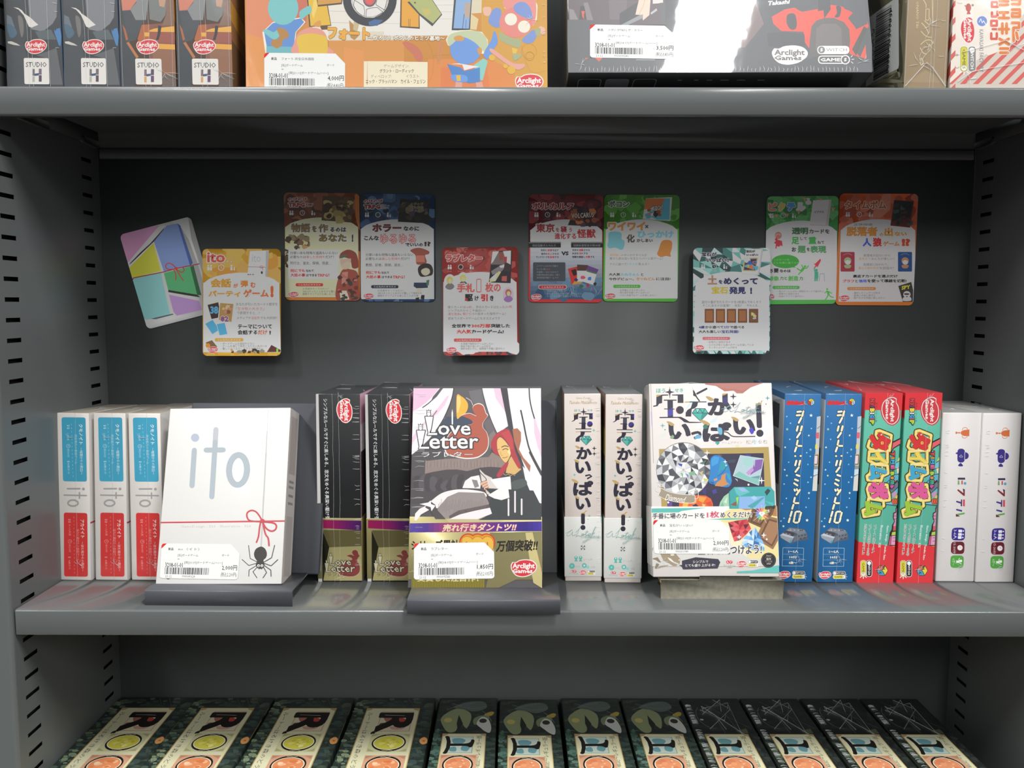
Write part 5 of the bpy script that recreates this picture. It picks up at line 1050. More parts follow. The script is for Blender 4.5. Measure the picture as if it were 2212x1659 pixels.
lines(a, (('何にでも', 1203, 1170, 1405, 1215, 'b8342a'), ('なれて', 1415, 1178, 1520, 1213, '2a2426'), ('大抵の事', 1206, 1230, 1406, 1275, 'b8342a'), ('はできる', 1418, 1238, 1565, 1272, '2a2426'), ('TRPG！', 1570, 1233, 1735, 1275, 'b8342a')), 'b8342a', .035)
a.P('8a4a3a', '1810,890 1930,855 2060,900 2060,940 2010,960 2030,1060 1900,1080 1880,960', True); a.P('b06a58', '1890,960 2000,960 2010,1050 1890,1050'); a.P('2f2826', '1920,1200 1920,1120 1990,1070 2080,1080 2120,1150 2110,1220 2060,1240 1960,1250', True); a.P('d3b09a', '1960,1160 2020,1130 2070,1150 2075,1200 2020,1235 1970,1210', True); a.P('d8dade', '1930,1260 2060,1250 2100,1330 2040,1340 1950,1330'); a.P('2a3348', '1860,1330 2040,1330 2050,1400 1900,1410 1855,1380'); a.P('cfae9c', '1900,1405 1960,1405 1960,1480 1900,1490'); a.P('1f2026', '1880,1540 1930,1530 1930,1590 1890,1590'); a.P('1f2026', '1960,1500 2005,1500 2000,1560 1950,1550'); a.P('3f6a58', '2030,1300 2070,1290 2060,1370 2030,1370')
pill(a, 1275, 1365, 1648, 1408, '242a38', fc='d9dade'); lines(a, (('お芝居をやってみたい！', 1365, 1425, 1715, 1453), ('TRPGやったことあるけど難しくて挫折した', 1365, 1460, 1970, 1490), ('勝敗やクリアよりも楽しむことが大事', 1365, 1494, 1920, 1525)), '63656c')
arclight(a, 1240, 1518, 142, 84); finish(root, mb, a)
# red card
root, mb, a, _ = card([(952, 533.5), (1119, 533), (1122, 766), (960, 769)], BY-.0140, 'red bordered card hung low with white panel and framed portraits', 'a8443f', (940, 520, 6.38), tilt=-4)
blotch(a, ('b04a44', '9c3c3a', 'b85a50'), 80, 90, 1140, 500, 24, 40, 110, 41)
for p in ('90,260 200,140 330,100 380,170', '330,380 520,370 650,290 670,210', '600,100 760,120 800,200', '380,180 420,110 520,95', '1060,120 1130,240 1120,420'): a.L('5a2a2a', 7, p, sm=True)
for x, y in ((230, 130), (420, 120), (650, 120), (790, 110), (670, 240), (1120, 220), (1130, 330)): a.EL('4a2424', 6, x, y, 16, 14); a.E('4a2424', x+10, y+16, 10, 6, 40)
blotch(a, ('6a3230', '8a4440', '3a3a4a', '57302c'), 130, 1530, 1150, 1590, 26, 14, 40, 42)
arch(a, 112, 1122, 430, 575, 1530, 'f1eee9'); a.P('f1eee9', '112,570 1122,570 1132,1530 150,1530')
head(a, 'ラブレター', 145, 185, 650, 290, 'c4453f', .06, 'f6efe6', .07, None)
icons(a, (200, 352, 500), 362, 1., 'f1e9df', 'e0a89c', '3a2424'); a.EL('f1e9df', 7, 352, 362, 32)
a.P('262124', '785,150 1065,128 1040,585 740,575'); a.P('7a6a68', '785,165 1000,150 960,330 770,330'); a.P('efe9ea', '790,150 880,145 800,290 770,320'); a.P('f0ebec', '935,145 1045,135 1040,330 985,300'); a.P('9a4a3a', '880,160 940,170 940,260 890,270'); a.P('b5303a', '945,225 990,220 985,310 955,300'); a.P('8a8184', '770,420 900,340 960,370 920,420 790,470'); a.P('ddc98a', '750,530 880,420 910,430 830,560 755,570'); a.P('f0ebea', '760,520 850,440 830,560'); a.P('e8dcd0', '885,345 955,325 955,370 900,375'); a.P('3a2c30', '960,300 1040,330 1035,430 940,420'); a.P('c05a58', '920,490 990,485 985,560 915,555')
for cx_, cy_, hr, bd in ((202, 572, 'd9bd4a', '7a787a'), (385, 545, 'e0c85a', '55555a'), (1008, 745, 'b8683f', '9a6fae')):
    a.E('cfcbc8', cx_, cy_, 82, 112); a.E('ece6e0', cx_, cy_, 75, 104)
    if cx_ > 900: a.E('d9b8dc', cx_, cy_, 75, 104)
    a.P(bd, [(cx_-62, cy_+60), (cx_-20, cy_+15), (cx_+25, cy_+15), (cx_+62, cy_+55), (cx_+40, cy_+90), (cx_, cy_+103), (cx_-42, cy_+90)], True); a.E(hr, cx_, cy_-28, 42, 50); a.E('e8c8a8', cx_+4, cy_-16, 25, 33)
a.P('f1eee9', '300,600 470,600 470,660 300,660')
head(a, '手札', 300, 590, 545, 712, 'e2605c', .045, 'f6f3ef'); a.T('d9534f', '1', 568, 525, 636, 712, b=.07, out='f6f3ef', ow=.05); a.T('f6efe9', '1', 577, 537, 627, 700, b=.025); head(a, '枚の', 690, 580, 905, 708, 'e2605c', .04, 'f6f3ef')
head(a, '駆', 408, 735, 520, 835, '2a2425', .05); head(a, 'け', 545, 760, 600, 830, '2a2425', .05); head(a, '引', 630, 735, 725, 835, 'c9302c', .06); head(a, 'き', 755, 755, 805, 830, '2a2425', .05); a.T('c9302c', '馬', 408, 790, 452, 832, b=.03)
lines(a, (('使うカードは', 175, 898, 415, 935), ('16枚', 420, 898, 508, 932, 'd9534f'), ('、手元のカードはたったの', 520, 895, 1000, 935), ('1枚', 1003, 892, 1060, 928, 'd9534f'), ('シンプルだからこそ面白い！', 178, 945, 688, 980), ('運', 180, 992, 218, 1028, 'd9534f'), ('と', 226, 992, 255, 1028), ('推理', 262, 992, 335, 1028, 'd9534f'), ('、', 340, 1005, 360, 1028), ('駆け引き', 382, 990, 540, 1026, 'd9534f'), ('の詰まった傑作ゲーム！', 545, 988, 972, 1026), ('初めてのボードゲームにもオススメです', 180, 1052, 895, 1090)), '66625e')
head(a, '全世界で', 228, 1148, 490, 1200, '232021', .04); head(a, '300万部', 502, 1145, 765, 1200, 'e0453f', .045); head(a, '突破した', 770, 1145, 1030, 1200, '232021', .04); head(a, '大人気', 298, 1225, 495, 1280, 'e0453f', .05); head(a, 'カードゲーム!', 502, 1225, 945, 1280, '232021', .05)
blotch(a, ('e4e1de', 'e9e6e2'), 170, 1330, 1110, 1510, 14, 50, 110, 43); pill(a, 258, 1348, 640, 1392, 'c9504a'); lines(a, (('・お洒落で知的なゲームがしたい', 330, 1405, 800, 1436), ('・単純で奥が深いゲームが好き', 330, 1440, 762, 1470), ('・場所を取らずに、短時間で手軽に遊びたい', 330, 1472, 960, 1504)), '6a6661')
arclight(a, 225, 1510, 145, 88); finish(root, mb, a, .0135)
# dark red card
C5 = (1130, 405, 6.32)
root, mb, a, _ = card([(1141, 420), (1303, 420), (1301.5, 654), (1143.5, 652.5)], Y0, 'dark red and blue card touching the left side of the green grass card', '5a1f25', C5)
blotch(a, ('4a161c', '6a2228', '3a1218', '7a2a2c', '571a22'), 75, 95, 1090, 560, 44, 40, 120, 51); a.P('b52a2c', '60,820 110,820 110,1500 1070,1520 1070,1600 60,1600'); a.P('a32628', '1070,600 1100,600 1100,1600 1060,1600')
arch(a, 98, 1078, 435, 585, 720, 'd3ccc9')
for i in range(16):
    c = lin('cfcdce')*(1-i/15)**1.2+lin('2f4f70')*(1-(1-i/15)**1.2); y0 = 580+i*59; a.P(c, [(96, y0), (1078, y0), (1078, y0+60), (98, y0+60)])
blotch(a, ('49687f', '3a5a76', '2a4562', '5a7890'), 130, 1260, 1040, 1500, 22, 30, 80, 52)
for i in range(12): x = 600+rnd.uniform(-80, 420); a.L('8fa6b4', 3, [(x, 1340+rnd.uniform(0, 160)), (x+rnd.uniform(-90, 90), 1330+rnd.uniform(0, 160))])
head(a, 'ボルカルス', 122, 205, 705, 305, '8a2424', .05, 'e0c0b4', .06, None); icons(a, (182, 333, 478), 372, 1., 'dcd0ca', 'a05a58')
a.P('2a1e26', '690,240 1010,300 1010,530 610,515 700,300'); blotch(a, ('5a2a24', '8a4a2a', '3a2434', 'b56a34', '4a3048', '301a1c'), 650, 300, 1000, 510, 26, 24, 60, 53); a.P('5a3040', '880,220 950,210 960,290 890,290'); a.T('d3bcae', 'VOLCARUS', 660, 355, 965, 425, b=.02, dy=-20, out='5a1a1a', ow=.05)
RR = '8a1f26'
head(a, '東京', 178, 492, 430, 612, RR, .035, 'e0dad6'); head(a, 'を', 445, 550, 495, 608, RR, .03, 'e0dad6'); head(a, '襲', 512, 530, 598, 615, RR, .035, 'e0dad6'); head(a, 'う', 625, 552, 668, 612, RR, .03, 'e0dad6'); head(a, '進化する', 430, 622, 725, 705, '9a2328', .03, 'e0dad6'); head(a, '怪獣', 738, 568, 990, 690, '9a2328', .035, 'e0dad6')
a.P('1a1a1c', '60,745 515,745 515,820 60,820'); a.P('1a1a1c', '655,745 1110,745 1110,820 655,820'); a.P('b9bcc2', '60,754 515,754 515,758 60,758'); a.P('b9bcc2', '655,754 1110,754 1110,758 655,758'); a.T('8f9094', '溶岩怪獣ボルカルス', 125, 775, 445, 808); a.T('8f9094', '怪獣災害緊急対策本部', 685, 775, 1055, 806)
lines(a, (('市民に', 240, 842, 330, 872), ('被害', 335, 842, 395, 872, 'b03038'), ('を出す', 400, 842, 485, 872), ('都市を', 248, 892, 330, 922), ('炎上', 335, 892, 395, 922, 'b03038'), ('させる', 400, 892, 487, 922), ('ランドマークを', 178, 936, 360, 966), ('破壊', 365, 936, 428, 966, 'b03038'), ('する', 432, 936, 487, 966), ('市民を', 670, 840, 758, 870), ('避難', 763, 840, 824, 870, 'b03038'), ('させる', 828, 840, 912, 870), ('火災を', 670, 886, 758, 916), ('消火', 763, 886, 824, 916, 'b03038'), ('する', 828, 886, 882, 916), ('怪獣を調査し', 670, 932, 848, 964), ('攻撃', 855, 932, 915, 964, 'b03038'), ('する', 920, 932, 972, 964)), '2c2c30', .03)
a.T('26262a', 'VS', 522, 872, 622, 928, b=.06); a.R('3c4046', 135, 1022, 578, 1280, 18); lines(a, (('このゲームは1人の怪獣と', 185, 1058, 480, 1084), ('たった1枚の', 185, 1102, 330, 1128), ('1人', 335, 1102, 372, 1128, 'c04040'), ('人類側1～3人に分かれて', 185, 1142, 482, 1168), ('人類対策本部を目指して戦う', 185, 1180, 500, 1206), ('非対称型対戦ゲームです。', 185, 1218, 495, 1246)), '7f858c')
a.P('b32c28', '612,1110 740,1078 790,1300 665,1330'); a.P('1c1416', '655,1130 720,1110 735,1190 690,1210'); a.P('d9823a', '665,1330 700,1280 800,1290 790,1310'); a.P('4a2c2a', '738,1052 885,1060 880,1140 735,1135'); a.P('dcd8d6', '735,1135 880,1138 860,1290 738,1285'); a.P('5a3a72', '885,1065 1030,1120 1005,1175 860,1130'); a.P('dfdcda', '860,1130 1005,1175 960,1330 830,1290'); a.P('4a6a3a', '868,1128 1004,1168 1000,1185 862,1146')
for x, y, c in ((815, 1225, 'c04a5a'), (905, 1242, '3a6ab8'), (790, 1340, '2f5a3a'), (880, 1340, '9a2a30'), (980, 1320, '20202a'), (725, 1260, '2a2a58')): blotch(a, (c,), x-8, y-8, x+8, y+8, 4, 14, 26, int(x))
a.R('e0c8c4', 210, 1330, 594, 1390, 28); pill(a, 216, 1336, 588, 1384, 'a3262c'); lines(a, (('・怪獣映画が大好き！', 305, 1398, 590, 1428), ('・街を守ったり怪獣を倒したりしたい', 305, 1434, 800, 1464), ('・むしろ街を壊す怪獣役をしてみたい', 305, 1468, 810, 1500)), '8797a4')
arclight(a, 180, 1498, 146, 92); finish(root, mb, a)
# green card with grass
root, mb, a, _ = card([(1305, 420.5), (1468, 421), (1464, 652), (1302.5, 651)], Y0, 'green grass bordered card with orange and blue headline letters', '417a2c', C5)
blotch(a, ('3d7428', '4d8a34', '356a24', '5a9440'), 1110, 100, 2130, 480, 50, 30, 100, 61); a.P('4a9a30', '1080,560 1135,560 1120,1500 2090,1510 2100,560 2160,560 2160,1600 1080,1600')
arch(a, 1128, 2108, 435, 580, 1515, 'e7e3dc'); a.P('e7e3dc', '1128,575 2108,575 2085,1515 1112,1520')
head(a, 'ポコン', 1165, 180, 1450, 270, '3f5a34', .05, 'e3e2cf', .08, None); icons(a, (1216, 1367, 1512), 374, 1., 'd9e0cc', '6a9a54')
a.P('cfc9c0', '1675,148 2035,132 2008,458 1632,430'); a.P('c9693a', '1675,150 1985,148 1930,250 1790,290 1650,300'); a.P('4f9aae', '1930,150 2005,148 2000,440 1830,440 1750,400 1880,300'); blotch(a, ('2a2a2c', 'c9703f', '4f9aae', '8a4a30'), 1670, 300, 1860, 410, 12, 18, 44, 62); a.T('ece4d8', 'ポコン！', 1740, 262, 1905, 340, b=.06, out='2a2a2c', ow=.08, dy=-40)
OC, BC = 'd97a34', '69a9bd'
head(a, 'ワイワイ', 1158, 470, 1668, 590, OC, .06, 'f0ece4'); head(a, '×', 1665, 510, 1710, 558, '4a4238', .04, 'f0ece4'); head(a, 'ひっかけ', 1560, 590, 2055, 690, BC, .055, 'f0ece4'); head(a, '化', 1412, 640, 1525, 752, '4f4438', .05, 'f0ece4'); head(a, 'かしあい', 1550, 700, 1770, 748, '4f4438', .05, 'f0ece4')
# two plain rounded shapes in place of the printed animals
a.P('6aa6b0', '1170,620 1260,600 1340,625 1345,700 1385,740 1370,830 1330,850 1260,820 1180,830 1150,790 1165,730', True); a.P('cf7634', '1890,740 1960,715 2030,740 2030,830 2010,900 2015,945 1950,935 1880,950 1830,910 1850,850', True)
lines(a, (('実際隠し', 1182, 905, 1332, 940, 'd9822e'), ('のひっかけタイルが', 1338, 905, 1690, 940), ('驚きと読み合いを生むリバーシ風ゲーム！', 1182, 952, 1910, 988), ('すぐに遊べて', 1182, 1030, 1410, 1064), ('ドキドキ', 1416, 1030, 1562, 1064, '5aa6bd'), ('笑える！', 1572, 1030, 1715, 1064)), '6b675f')
head(a, '大人気', 1170, 1168, 1325, 1208, '2b2822', .03); head(a, 'たぬきゅん', 1335, 1168, 1590, 1208, BC, .035); head(a, 'と', 1608, 1170, 1640, 1208, '2b2822', .03); head(a, '今作デビュー、', 1170, 1230, 1510, 1270, '2b2822', .03); head(a, 'きつねどん', 1548, 1228, 1800, 1268, OC, .035); head(a, 'に注目!', 1815, 1228, 2010, 1268, '2b2822', .03)
pill(a, 1230, 1328, 1602, 1372, '4a9a34'); lines(a, (('・お手軽にドキドキしたい', 1300, 1388, 1662, 1418), ('・見た目が可愛いゲームがいい', 1300, 1422, 1720, 1452), ('・少ない人数でもゲームを楽しみたい', 1300, 1458, 1812, 1486)), '6b675f')
arclight(a, 1190, 1486, 146, 86); finish(root, mb, a)
# white and green runner card
C7 = (1640, 405, 6.32)
root, mb, a, _ = card([(1651, 424), (1813, 423.5), (1804.5, 656), (1657, 658)], Y0, 'green bunting card with running figure, partly behind the teal crystal card', '3f8a48', C7)
blotch(a, ('35783f', '4a9450', '2f6a3a', '559a5a'), 70, 115, 1090, 520, 44, 30, 100, 71); a.P('4aa046', '40,1532 1060,1532 1060,1600 40,1600')
arch(a, 82, 1062, 452, 600, 1532, 'e2ddd8'); a.P('e2ddd8', '82,595 1062,595 1036,1532 100,1535')
for t, x0, x1, c in (('ピ', 125, 245, 'd8735f'), ('ク', 255, 355, 'd9a54a'), ('テ', 375, 495, '4a82c4'), ('ル', 505, 630, 'c9cfc0')): a.T(c, t, x0, 205, x1, 322, b=.09, out='e9e6dc', ow=.05)
for x, y, c in ((150, 375, 'e3ded6'), (235, 375, 'd8856a'), (380, 372, 'd8856a'), (540, 330, 'd8856a'), (830, 165, 'd8856a'), (890, 205, '6a7478'), (935, 250, '8a9094'), (1010, 290, 'd8856a'), (670, 160, 'e3ded6'), (620, 155, 'd8856a')): a.P(c, [(x-30, y-18), (x+30, y-12), (x-2, y+38)])
a.L('4a6a4a', 5, '70,350 300,365 560,330', sm=True); a.L('4a5a54', 5, '740,130 880,190 1030,300', sm=True); icons(a, (170, 325, 470), 385, 1., 'd7e0d2', '8ab88e'); a.E('d9e0d4', 670, 205, 42, 32)
a.P('a9a39e', '735,175 985,165 945,525 690,515'); a.P('cdc6c0', '735,175 955,168 905,512 688,500'); a.T('4a4644', 'ピクテル', 758, 318, 885, 350, b=.03, sk=.2)
blotch(a, ('d6d0d2', 'd9d3d4'), 170, 560, 400, 840, 8, 60, 110, 72); blotch(a, ('d8d2d8',), 700, 950, 900, 1300, 8, 60, 120, 73)
a.E('c86a62', 260, 655, 46, 50); a.EL('efd9d4', 7, 258, 665, 32, 30, 0, 180, 340); a.P('b8303f', '200,760 240,710 310,730 320,800 285,790 275,810 240,800 235,838 220,830 228,770'); a.E('b8303f', 232, 708, 18)
DG = '2c4a34'
head(a, '透明', 445, 545, 668, 640, '35603e', .05, 'e9e6e1'); head(a, 'カードを', 682, 570, 960, 630, '2a3a2e', .04, 'e9e6e1'); head(a, '足', 440, 675, 545, 775, '3f9a48', .045, 'e9e6e1'); head(a, 'して', 560, 675, 650, 720, '3a5a40', .03, 'e9e6e1'); head(a, '重', 672, 672, 780, 772, '3f9a48', .045, 'e9e6e1'); head(a, 'ねて', 795, 728, 885, 770, '2a3a2e', .03, 'e9e6e1'); head(a, 'お', 442, 815, 505, 878, '2a3a2e', .05, 'e9e6e1'); head(a, '題', 525, 795, 635, 895, '4f8a58', .045, 'e9e6e1'); head(a, 'を', 648, 820, 690, 870, '2a3a2e', .04, 'e9e6e1'); head(a, '表現', 695, 795, 915, 895, '4a8a55', .045, 'e9e6e1')
a.E('3a9238', 358, 1010, 187, 94); a.P('3a9238', '440,1060 505,1095 400,1085'); a.T('6ab55f', 'このカードを', 200, 972, 410, 1000, b=.02); a.T('6ab55f', 'どんな風に使うの!?', 195, 1012, 535, 1045, b=.02)
def stick(p, w, c): a.L(c, w, p)
MG = '45a53f'
a.E(MG, 625, 1078, 16); a.P(MG, '600,1085 630,1100 590,1150 560,1130'); stick('600,1100 580,1060', 13, MG); stick('625,1105 650,1100 668,1070', 13, MG); stick('575,1140 545,1125 518,1105', 14, MG); stick('580,1145 560,1160 535,1190', 14, MG); a.EL('9ac48e', 4, 615, 1060, 22, 20, 0, 200, 330)
a.P('c9353f', '835,970 842,1000 805,1070 790,1085 755,1050 775,1030'); stick('752,1042 800,1080', 9, 'c9353f'); stick('778,1062 755,1100', 14, 'c9353f'); TG = '3f9a7a'
a.E(TG, 780, 1130, 20); a.P(TG, '755,1150 805,1150 808,1220 795,1280 780,1280 778,1225 770,1280 752,1280'); stick('760,1155 750,1105', 13, TG); stick('830,1180 888,1178', 8, '8087a0'); stick('830,1180 818,1278', 6, '8087a0'); stick('885,1180 892,1280', 6, '8087a0')
head(a, '必', 128, 1110, 190, 1165, '26241f', .05, 'e9e6e1'); head(a, '要', 198, 1105, 265, 1165, '26241f', .05, 'e9e6e1'); head(a, 'なのは', 280, 1118, 430, 1160, '26241f', .05, 'e9e6e1'); head(a, '想像', 120, 1210, 270, 1275, '58a552', .05, 'e9e6e1'); head(a, '力と', 285, 1215, 380, 1265, '3a7a3a', .04, 'e9e6e1'); head(a, '創造', 395, 1205, 535, 1275, '58a552', .05, 'e9e6e1'); head(a, '力', 548, 1218, 598, 1268, '3a7a3a', .04, 'e9e6e1')
pill(a, 182, 1342, 552, 1388, '4a9a44'); lines(a, (('・他のゲームにはない特別なカードで遊びたい', 248, 1404, 885, 1432), ('・想像力に自信がある', 248, 1438, 545, 1466), ('・自由にワイワイ遊びたい', 248, 1472, 608, 1498)), '6b6762')
a.E(MG, 928, 1388, 13); a.P(MG, '915,1405 950,1415 965,1460 935,1470'); stick('930,1412 895,1440', 12, MG); stick('950,1420 990,1445', 12, MG); stick('945,1465 985,1495 1012,1500', 14, MG); stick('940,1465 925,1500 905,1530', 14, MG)
arclight(a, 130, 1496, 165, 92); finish(root, mb, a)
# orange-red card
root, mb, a, _ = card([(1814, 418), (1984, 418.5), (1972, 660), (1805, 659)], Y0, 'orange-red card with two small figure cards, rightmost on the back panel', 'b4532a', C7)
blotch(a, ('a04a30', 'a8573f', '8a3c28', 'b0664e'), 1100, 85, 2170, 560, 44, 40, 120, 81); a.P('b8725c', '1700,85 1800,85 1790,300 1650,420 1500,440'); a.P('d0682a', '1040,1555 2120,1555 2120,1640 1040,1640'); a.P('cc6428', '1070,600 1108,600 1085,1560 1050,1560'); a.P('c8602a', '2128,600 2160,600 2120,1600 2090,1560')
arch(a, 1112, 2130, 432, 585, 1560, 'e6dfd9'); a.P('e6dfd9', '1112,580 2130,580 2088,1560 1082,1558')
head(a, 'タイムボム', 1165, 180, 1735, 295, 'a04a32', .04, 'e0b8a4', .06, None); icons(a, (1210, 1368, 1520), 368, 1., 'e0cfc4', 'b06a50')
a.P('5a2620', '1840,168 2112,190 2060,548 1790,520'); a.P('26262a', '1848,180 2100,195 2060,420 1812,460'); blotch(a, ('1c2226', '32302e', '3a4a48', '4a2c28'), 1840, 220, 2070, 500, 24, 20, 50, 82)
a.T('5a5048', '正体隠匿', 1290, 490, 1550, 522); head(a, '脱落者', 1190, 535, 1615, 665, 'cf7a2e', .05, 'eee8e2'); head(a, 'の', 1640, 620, 1695, 668, 'd98a3a', .05, 'eee8e2'); head(a, '出', 1708, 550, 1825, 665, 'd0802e', .05, 'eee8e2'); head(a, 'ない', 1845, 605, 2015, 662, 'c9862e', .05, 'eee8e2')
head(a, '人', 1412, 690, 1530, 805, '3a4fb0', .05, 'eee8e2'); head(a, '狼', 1550, 685, 1672, 808, 'b32a30', .05, 'eee8e2'); head(a, 'ゲーム', 1690, 735, 1915, 800, 'c4703f', .05, 'eee8e2'); head(a, '!?', 1945, 700, 2060, 800, 'b0402a', .07, 'eee8e2')
blotch(a, ('dcd4ce',), 1420, 860, 1780, 1160, 5, 50, 90, 83)
for x, c, h in ((1208, '8f2a38', '8a9a70'), (1992, '23447a', 'a87850')):
    a.R(c, x-98, 880, x+94, 1148, 14); a.EL('d9ccc4', 3, x-2, 935, 60, 30, 0, 200, 340); a.E(h, x, 1000, 50, 48); a.E('e3d2ba', x+2, 1022, 38, 32); a.P(h, [(x-44, 1060), (x+44, 1060), (x+30, 1100), (x-30, 1100)], True)
lines(a, (('脱落者が出ないから', 1425, 910, 1790, 945), ('最後まで', 1362, 955, 1520, 990, 'd98a5a'), ('みんなが楽しい！', 1528, 955, 1842, 990), ('各陣営に分かれて、', 1422, 1035, 1760, 1070), ('異なる勝利条件', 1355, 1082, 1632, 1118, 'd98a5a'), ('を目指せ！', 1642, 1082, 1835, 1118)), '6e6862')
head(a, '裏返すカードを選ぶだけ', 1280, 1190, 1890, 1232, '262220', .035); head(a, 'ブラフ', 1140, 1255, 1298, 1298, 'b83a3a', .04); head(a, 'と', 1310, 1258, 1345, 1298, '262220', .03); head(a, '信用', 1358, 1255, 1465, 1298, '3f58b8', .04); head(a, 'を使って導線を切断!', 1475, 1252, 2010, 1298, '262220', .035)
pill(a, 1202, 1360, 1592, 1402, 'd5763a'); lines(a, (('・運試しやハッタリが好き', 1270, 1425, 1648, 1455), ('・普通の人狼に飽きた', 1270, 1460, 1588, 1488), ('・駆け引きを気軽に楽しみたい', 1270, 1492, 1715, 1522)), '6b6762')
a.P('35322f', '1898,1345 2075,1290 2100,1400 2095,1560 1960,1560'); a.T('d9d03a', 'SPY', 1942, 1345, 2060, 1400, b=.05, dy=-18); a.E('d9d6d0', 2015, 1460, 50, 46); a.E('35322f', 2012, 1455, 38, 12); a.P('d9d6d0', '1970,1500 2060,1495 2070,1545 1965,1548', True); a.E('35322f', 2015, 1490, 14, 6)
arclight(a, 1160, 1514, 150, 88); finish(root, mb, a)
# teal crystal card
C6 = (1480, 520, 6.38)
root, mb, a, (W, H) = card([(1499, 535.5), (1666, 534), (1661, 765), (1495, 763.5)], BY-.0140, 'teal crystal bordered card hung low over the green bunting card', '4a8a84', C6, tilt=-4)
r = random.Random(91); TC = ('2f5a56', '6fb0a8', 'cfe3df', '3f7a74', '8ec7bf', '1f3c3a', 'b5d8d2', 'eef4f2')
gx = [[(90+i*135+r.uniform(-45, 45), 70+j*95+r.uniform(-35, 35)) for i in range(10)] for j in range(8)]
for j in range(7):
    for i in range(9): p, q, s_, t_ = gx[j][i], gx[j][i+1], gx[j+1][i+1], gx[j+1][i]; a.P(r.choice(TC), [p, q, s_]); a.P(r.choice(TC), [p, s_, t_])
for j in range(14):
    for x0 in (60, 1090): y = 560+j*70; a.P(r.choice(TC), [(x0, y), (x0+110, y+r.uniform(-20, 20)), (x0+60, y+80)]); a.P(r.choice(TC), [(x0, y), (x0+60, y+80), (x0, y+75)])
for i in range(12): x = 90+i*95; a.P(r.choice(TC), [(x, 1490), (x+95, 1490), (x+r.uniform(0, 95), 1575)]); a.P(r.choice(TC), [(x, 1490), (x+50, 1575), (x-40, 1575)])
arch(a, 140, 1158, 425, 590, 1515, 'f2f0ed'); a.P('f2f0ed', '140,585 1158,585 1105,1512 115,1510')
head(a, '宝石が', 225, 160, 435, 215, '2c2f4a', .05, 'eef0ee', .08, None); head(a, 'いっぱい！', 290, 235, 600, 298, '2c2f4a', .06, 'eef0ee', .08, None); icons(a, (248, 398, 548), 356, 1., 'edf3f1', 'cfe0dc')
a.P('b9b7b8', '845,120 1075,110 1020,475 778,455'); a.P('e9e6e2', '840,118 1055,115 1000,470 775,450'); a.T('2c2a2c', '宝石が', 838, 130, 965, 165, b=.06); a.T('2c2a2c', 'いっぱい!', 842, 178, 1002, 212, b=.06); a.P('b59c5a', '815,240 1000,235 970,420 795,415'); a.P('35304a', '830,255 985,250 960,405 810,402'); a.E('c9c9cc', 855, 268, 44, 40); blotch(a, ('4a9ad0', '5ab0c0', 'd9763a', 'd9b84a', '3a5ab0'), 840, 280, 980, 390, 14, 18, 34, 92)
head(a, '土', 308, 475, 440, 605, 'b08268', .05); head(a, 'を', 460, 540, 515, 595, '2a2c5a', .05); head(a, 'めくって', 528, 510, 1000, 605, '272a58', .06); head(a, '宝石', 362, 632, 590, 732, 'd0b53a', .05); head(a, '発見', 605, 635, 835, 735, '2a2d62', .05); head(a, '!', 895, 645, 920, 735, '272a58', .07)
lines(a, (('自分の番がきたらカードを1枚選んでめくろう', 232, 825, 1045, 866), ('そこにあるのは金塊？　化石？　それとも…', 240, 874, 1040, 912)), '66635f')
for i in range(5):
    x = 268+i*152; a.R('8a5a38', x, 938, x+130, 1132, 8); a.R('6a4228', x+10, 952, x+120, 1118); a.R('a5683c', x+18, 962, x+112, 1108)
    if i == 4: a.R('7a5236', x+18, 962, x+112, 1108); blotch(a, ('6fb0d8', 'e0d070', 'c87ab0', 'f0f0ea', '7ac08a'), x+40, 1000, x+90, 1070, 10, 10, 24, 93)
head(a, '4歳', 186, 1172, 268, 1212, '2f3a8a', .035); head(a, 'から遊べて', 275, 1172, 525, 1212, '262428', .03); head(a, '5分', 535, 1172, 605, 1212, '3f4a9a', .03); head(a, 'で遊べる', 612, 1172, 815, 1212, '262428', .03); head(a, '大人も楽しい', 186, 1232, 490, 1275, '262428', .03); head(a, '宝石発掘!', 498, 1232, 738, 1275, '2f3a8a', .03)
for p in ('760,1390 830,1300 880,1490', '845,1310 945,1260 960,1480 890,1490', '965,1250 1115,1245 1110,1470 975,1480'): a.P('d9dde4', p)
pill(a, 238, 1326, 618, 1368, 'de6a72'); lines(a, (('・記憶力に自信がある', 302, 1382, 622, 1412), ('・小さな子供とも遊べるゲームを探している', 302, 1420, 945, 1452), ('・テンポのよいゲームが好き', 302, 1458, 712, 1488)), '6b6864')
arclight(a, 190, 1480, 148, 86); finish(root, mb, a, .0135)
GAIN[0] = 1.
GAIN[0] = .72
# ------------------------------------------------------------------ top shelf: four tall narrow boxes
D, H = .146, .27
def studio(a, x0, y0, x1, y1, f, hl, hr):
    a.RP('eae6df', [(x0, y0), (x1, y0+4), (x1+14, y1+4), (x0+14, y1)], 28); w, h = x1-x0, y1-y0
    a.T('55565c', 'STUDIO', x0+.085*w, y0+.155*h, x0+.92*w, y0+.35*h, b=.012)
    X = lambda p: x0+w*p+8; Y = lambda p: y0+h*p
    a.RP(hl[0], [(X(.33), Y(.42)), (X(.42), Y(.42)), (X(.42), Y(.68)), (X(.33), Y(.68))], 6); a.RP(hl[1], [(X(.33), Y(.70)), (X(.42), Y(.70)), (X(.42), Y(.92)), (X(.33), Y(.92))], 6)
    a.RP(hr[0], [(X(.585), Y(.41)), (X(.70), Y(.41)), (X(.70), Y(.64)), (X(.585), Y(.64))], 6); a.RP(hr[1], [(X(.585), Y(.66)), (X(.70), Y(.66)), (X(.70), Y(.91)), (X(.585), Y(.91))], 6)
    a.P('3f5a78', [(X(.42), Y(.60)), (X(.585), Y(.58)), (X(.585), Y(.67)), (X(.42), Y(.69))])
W = .0400
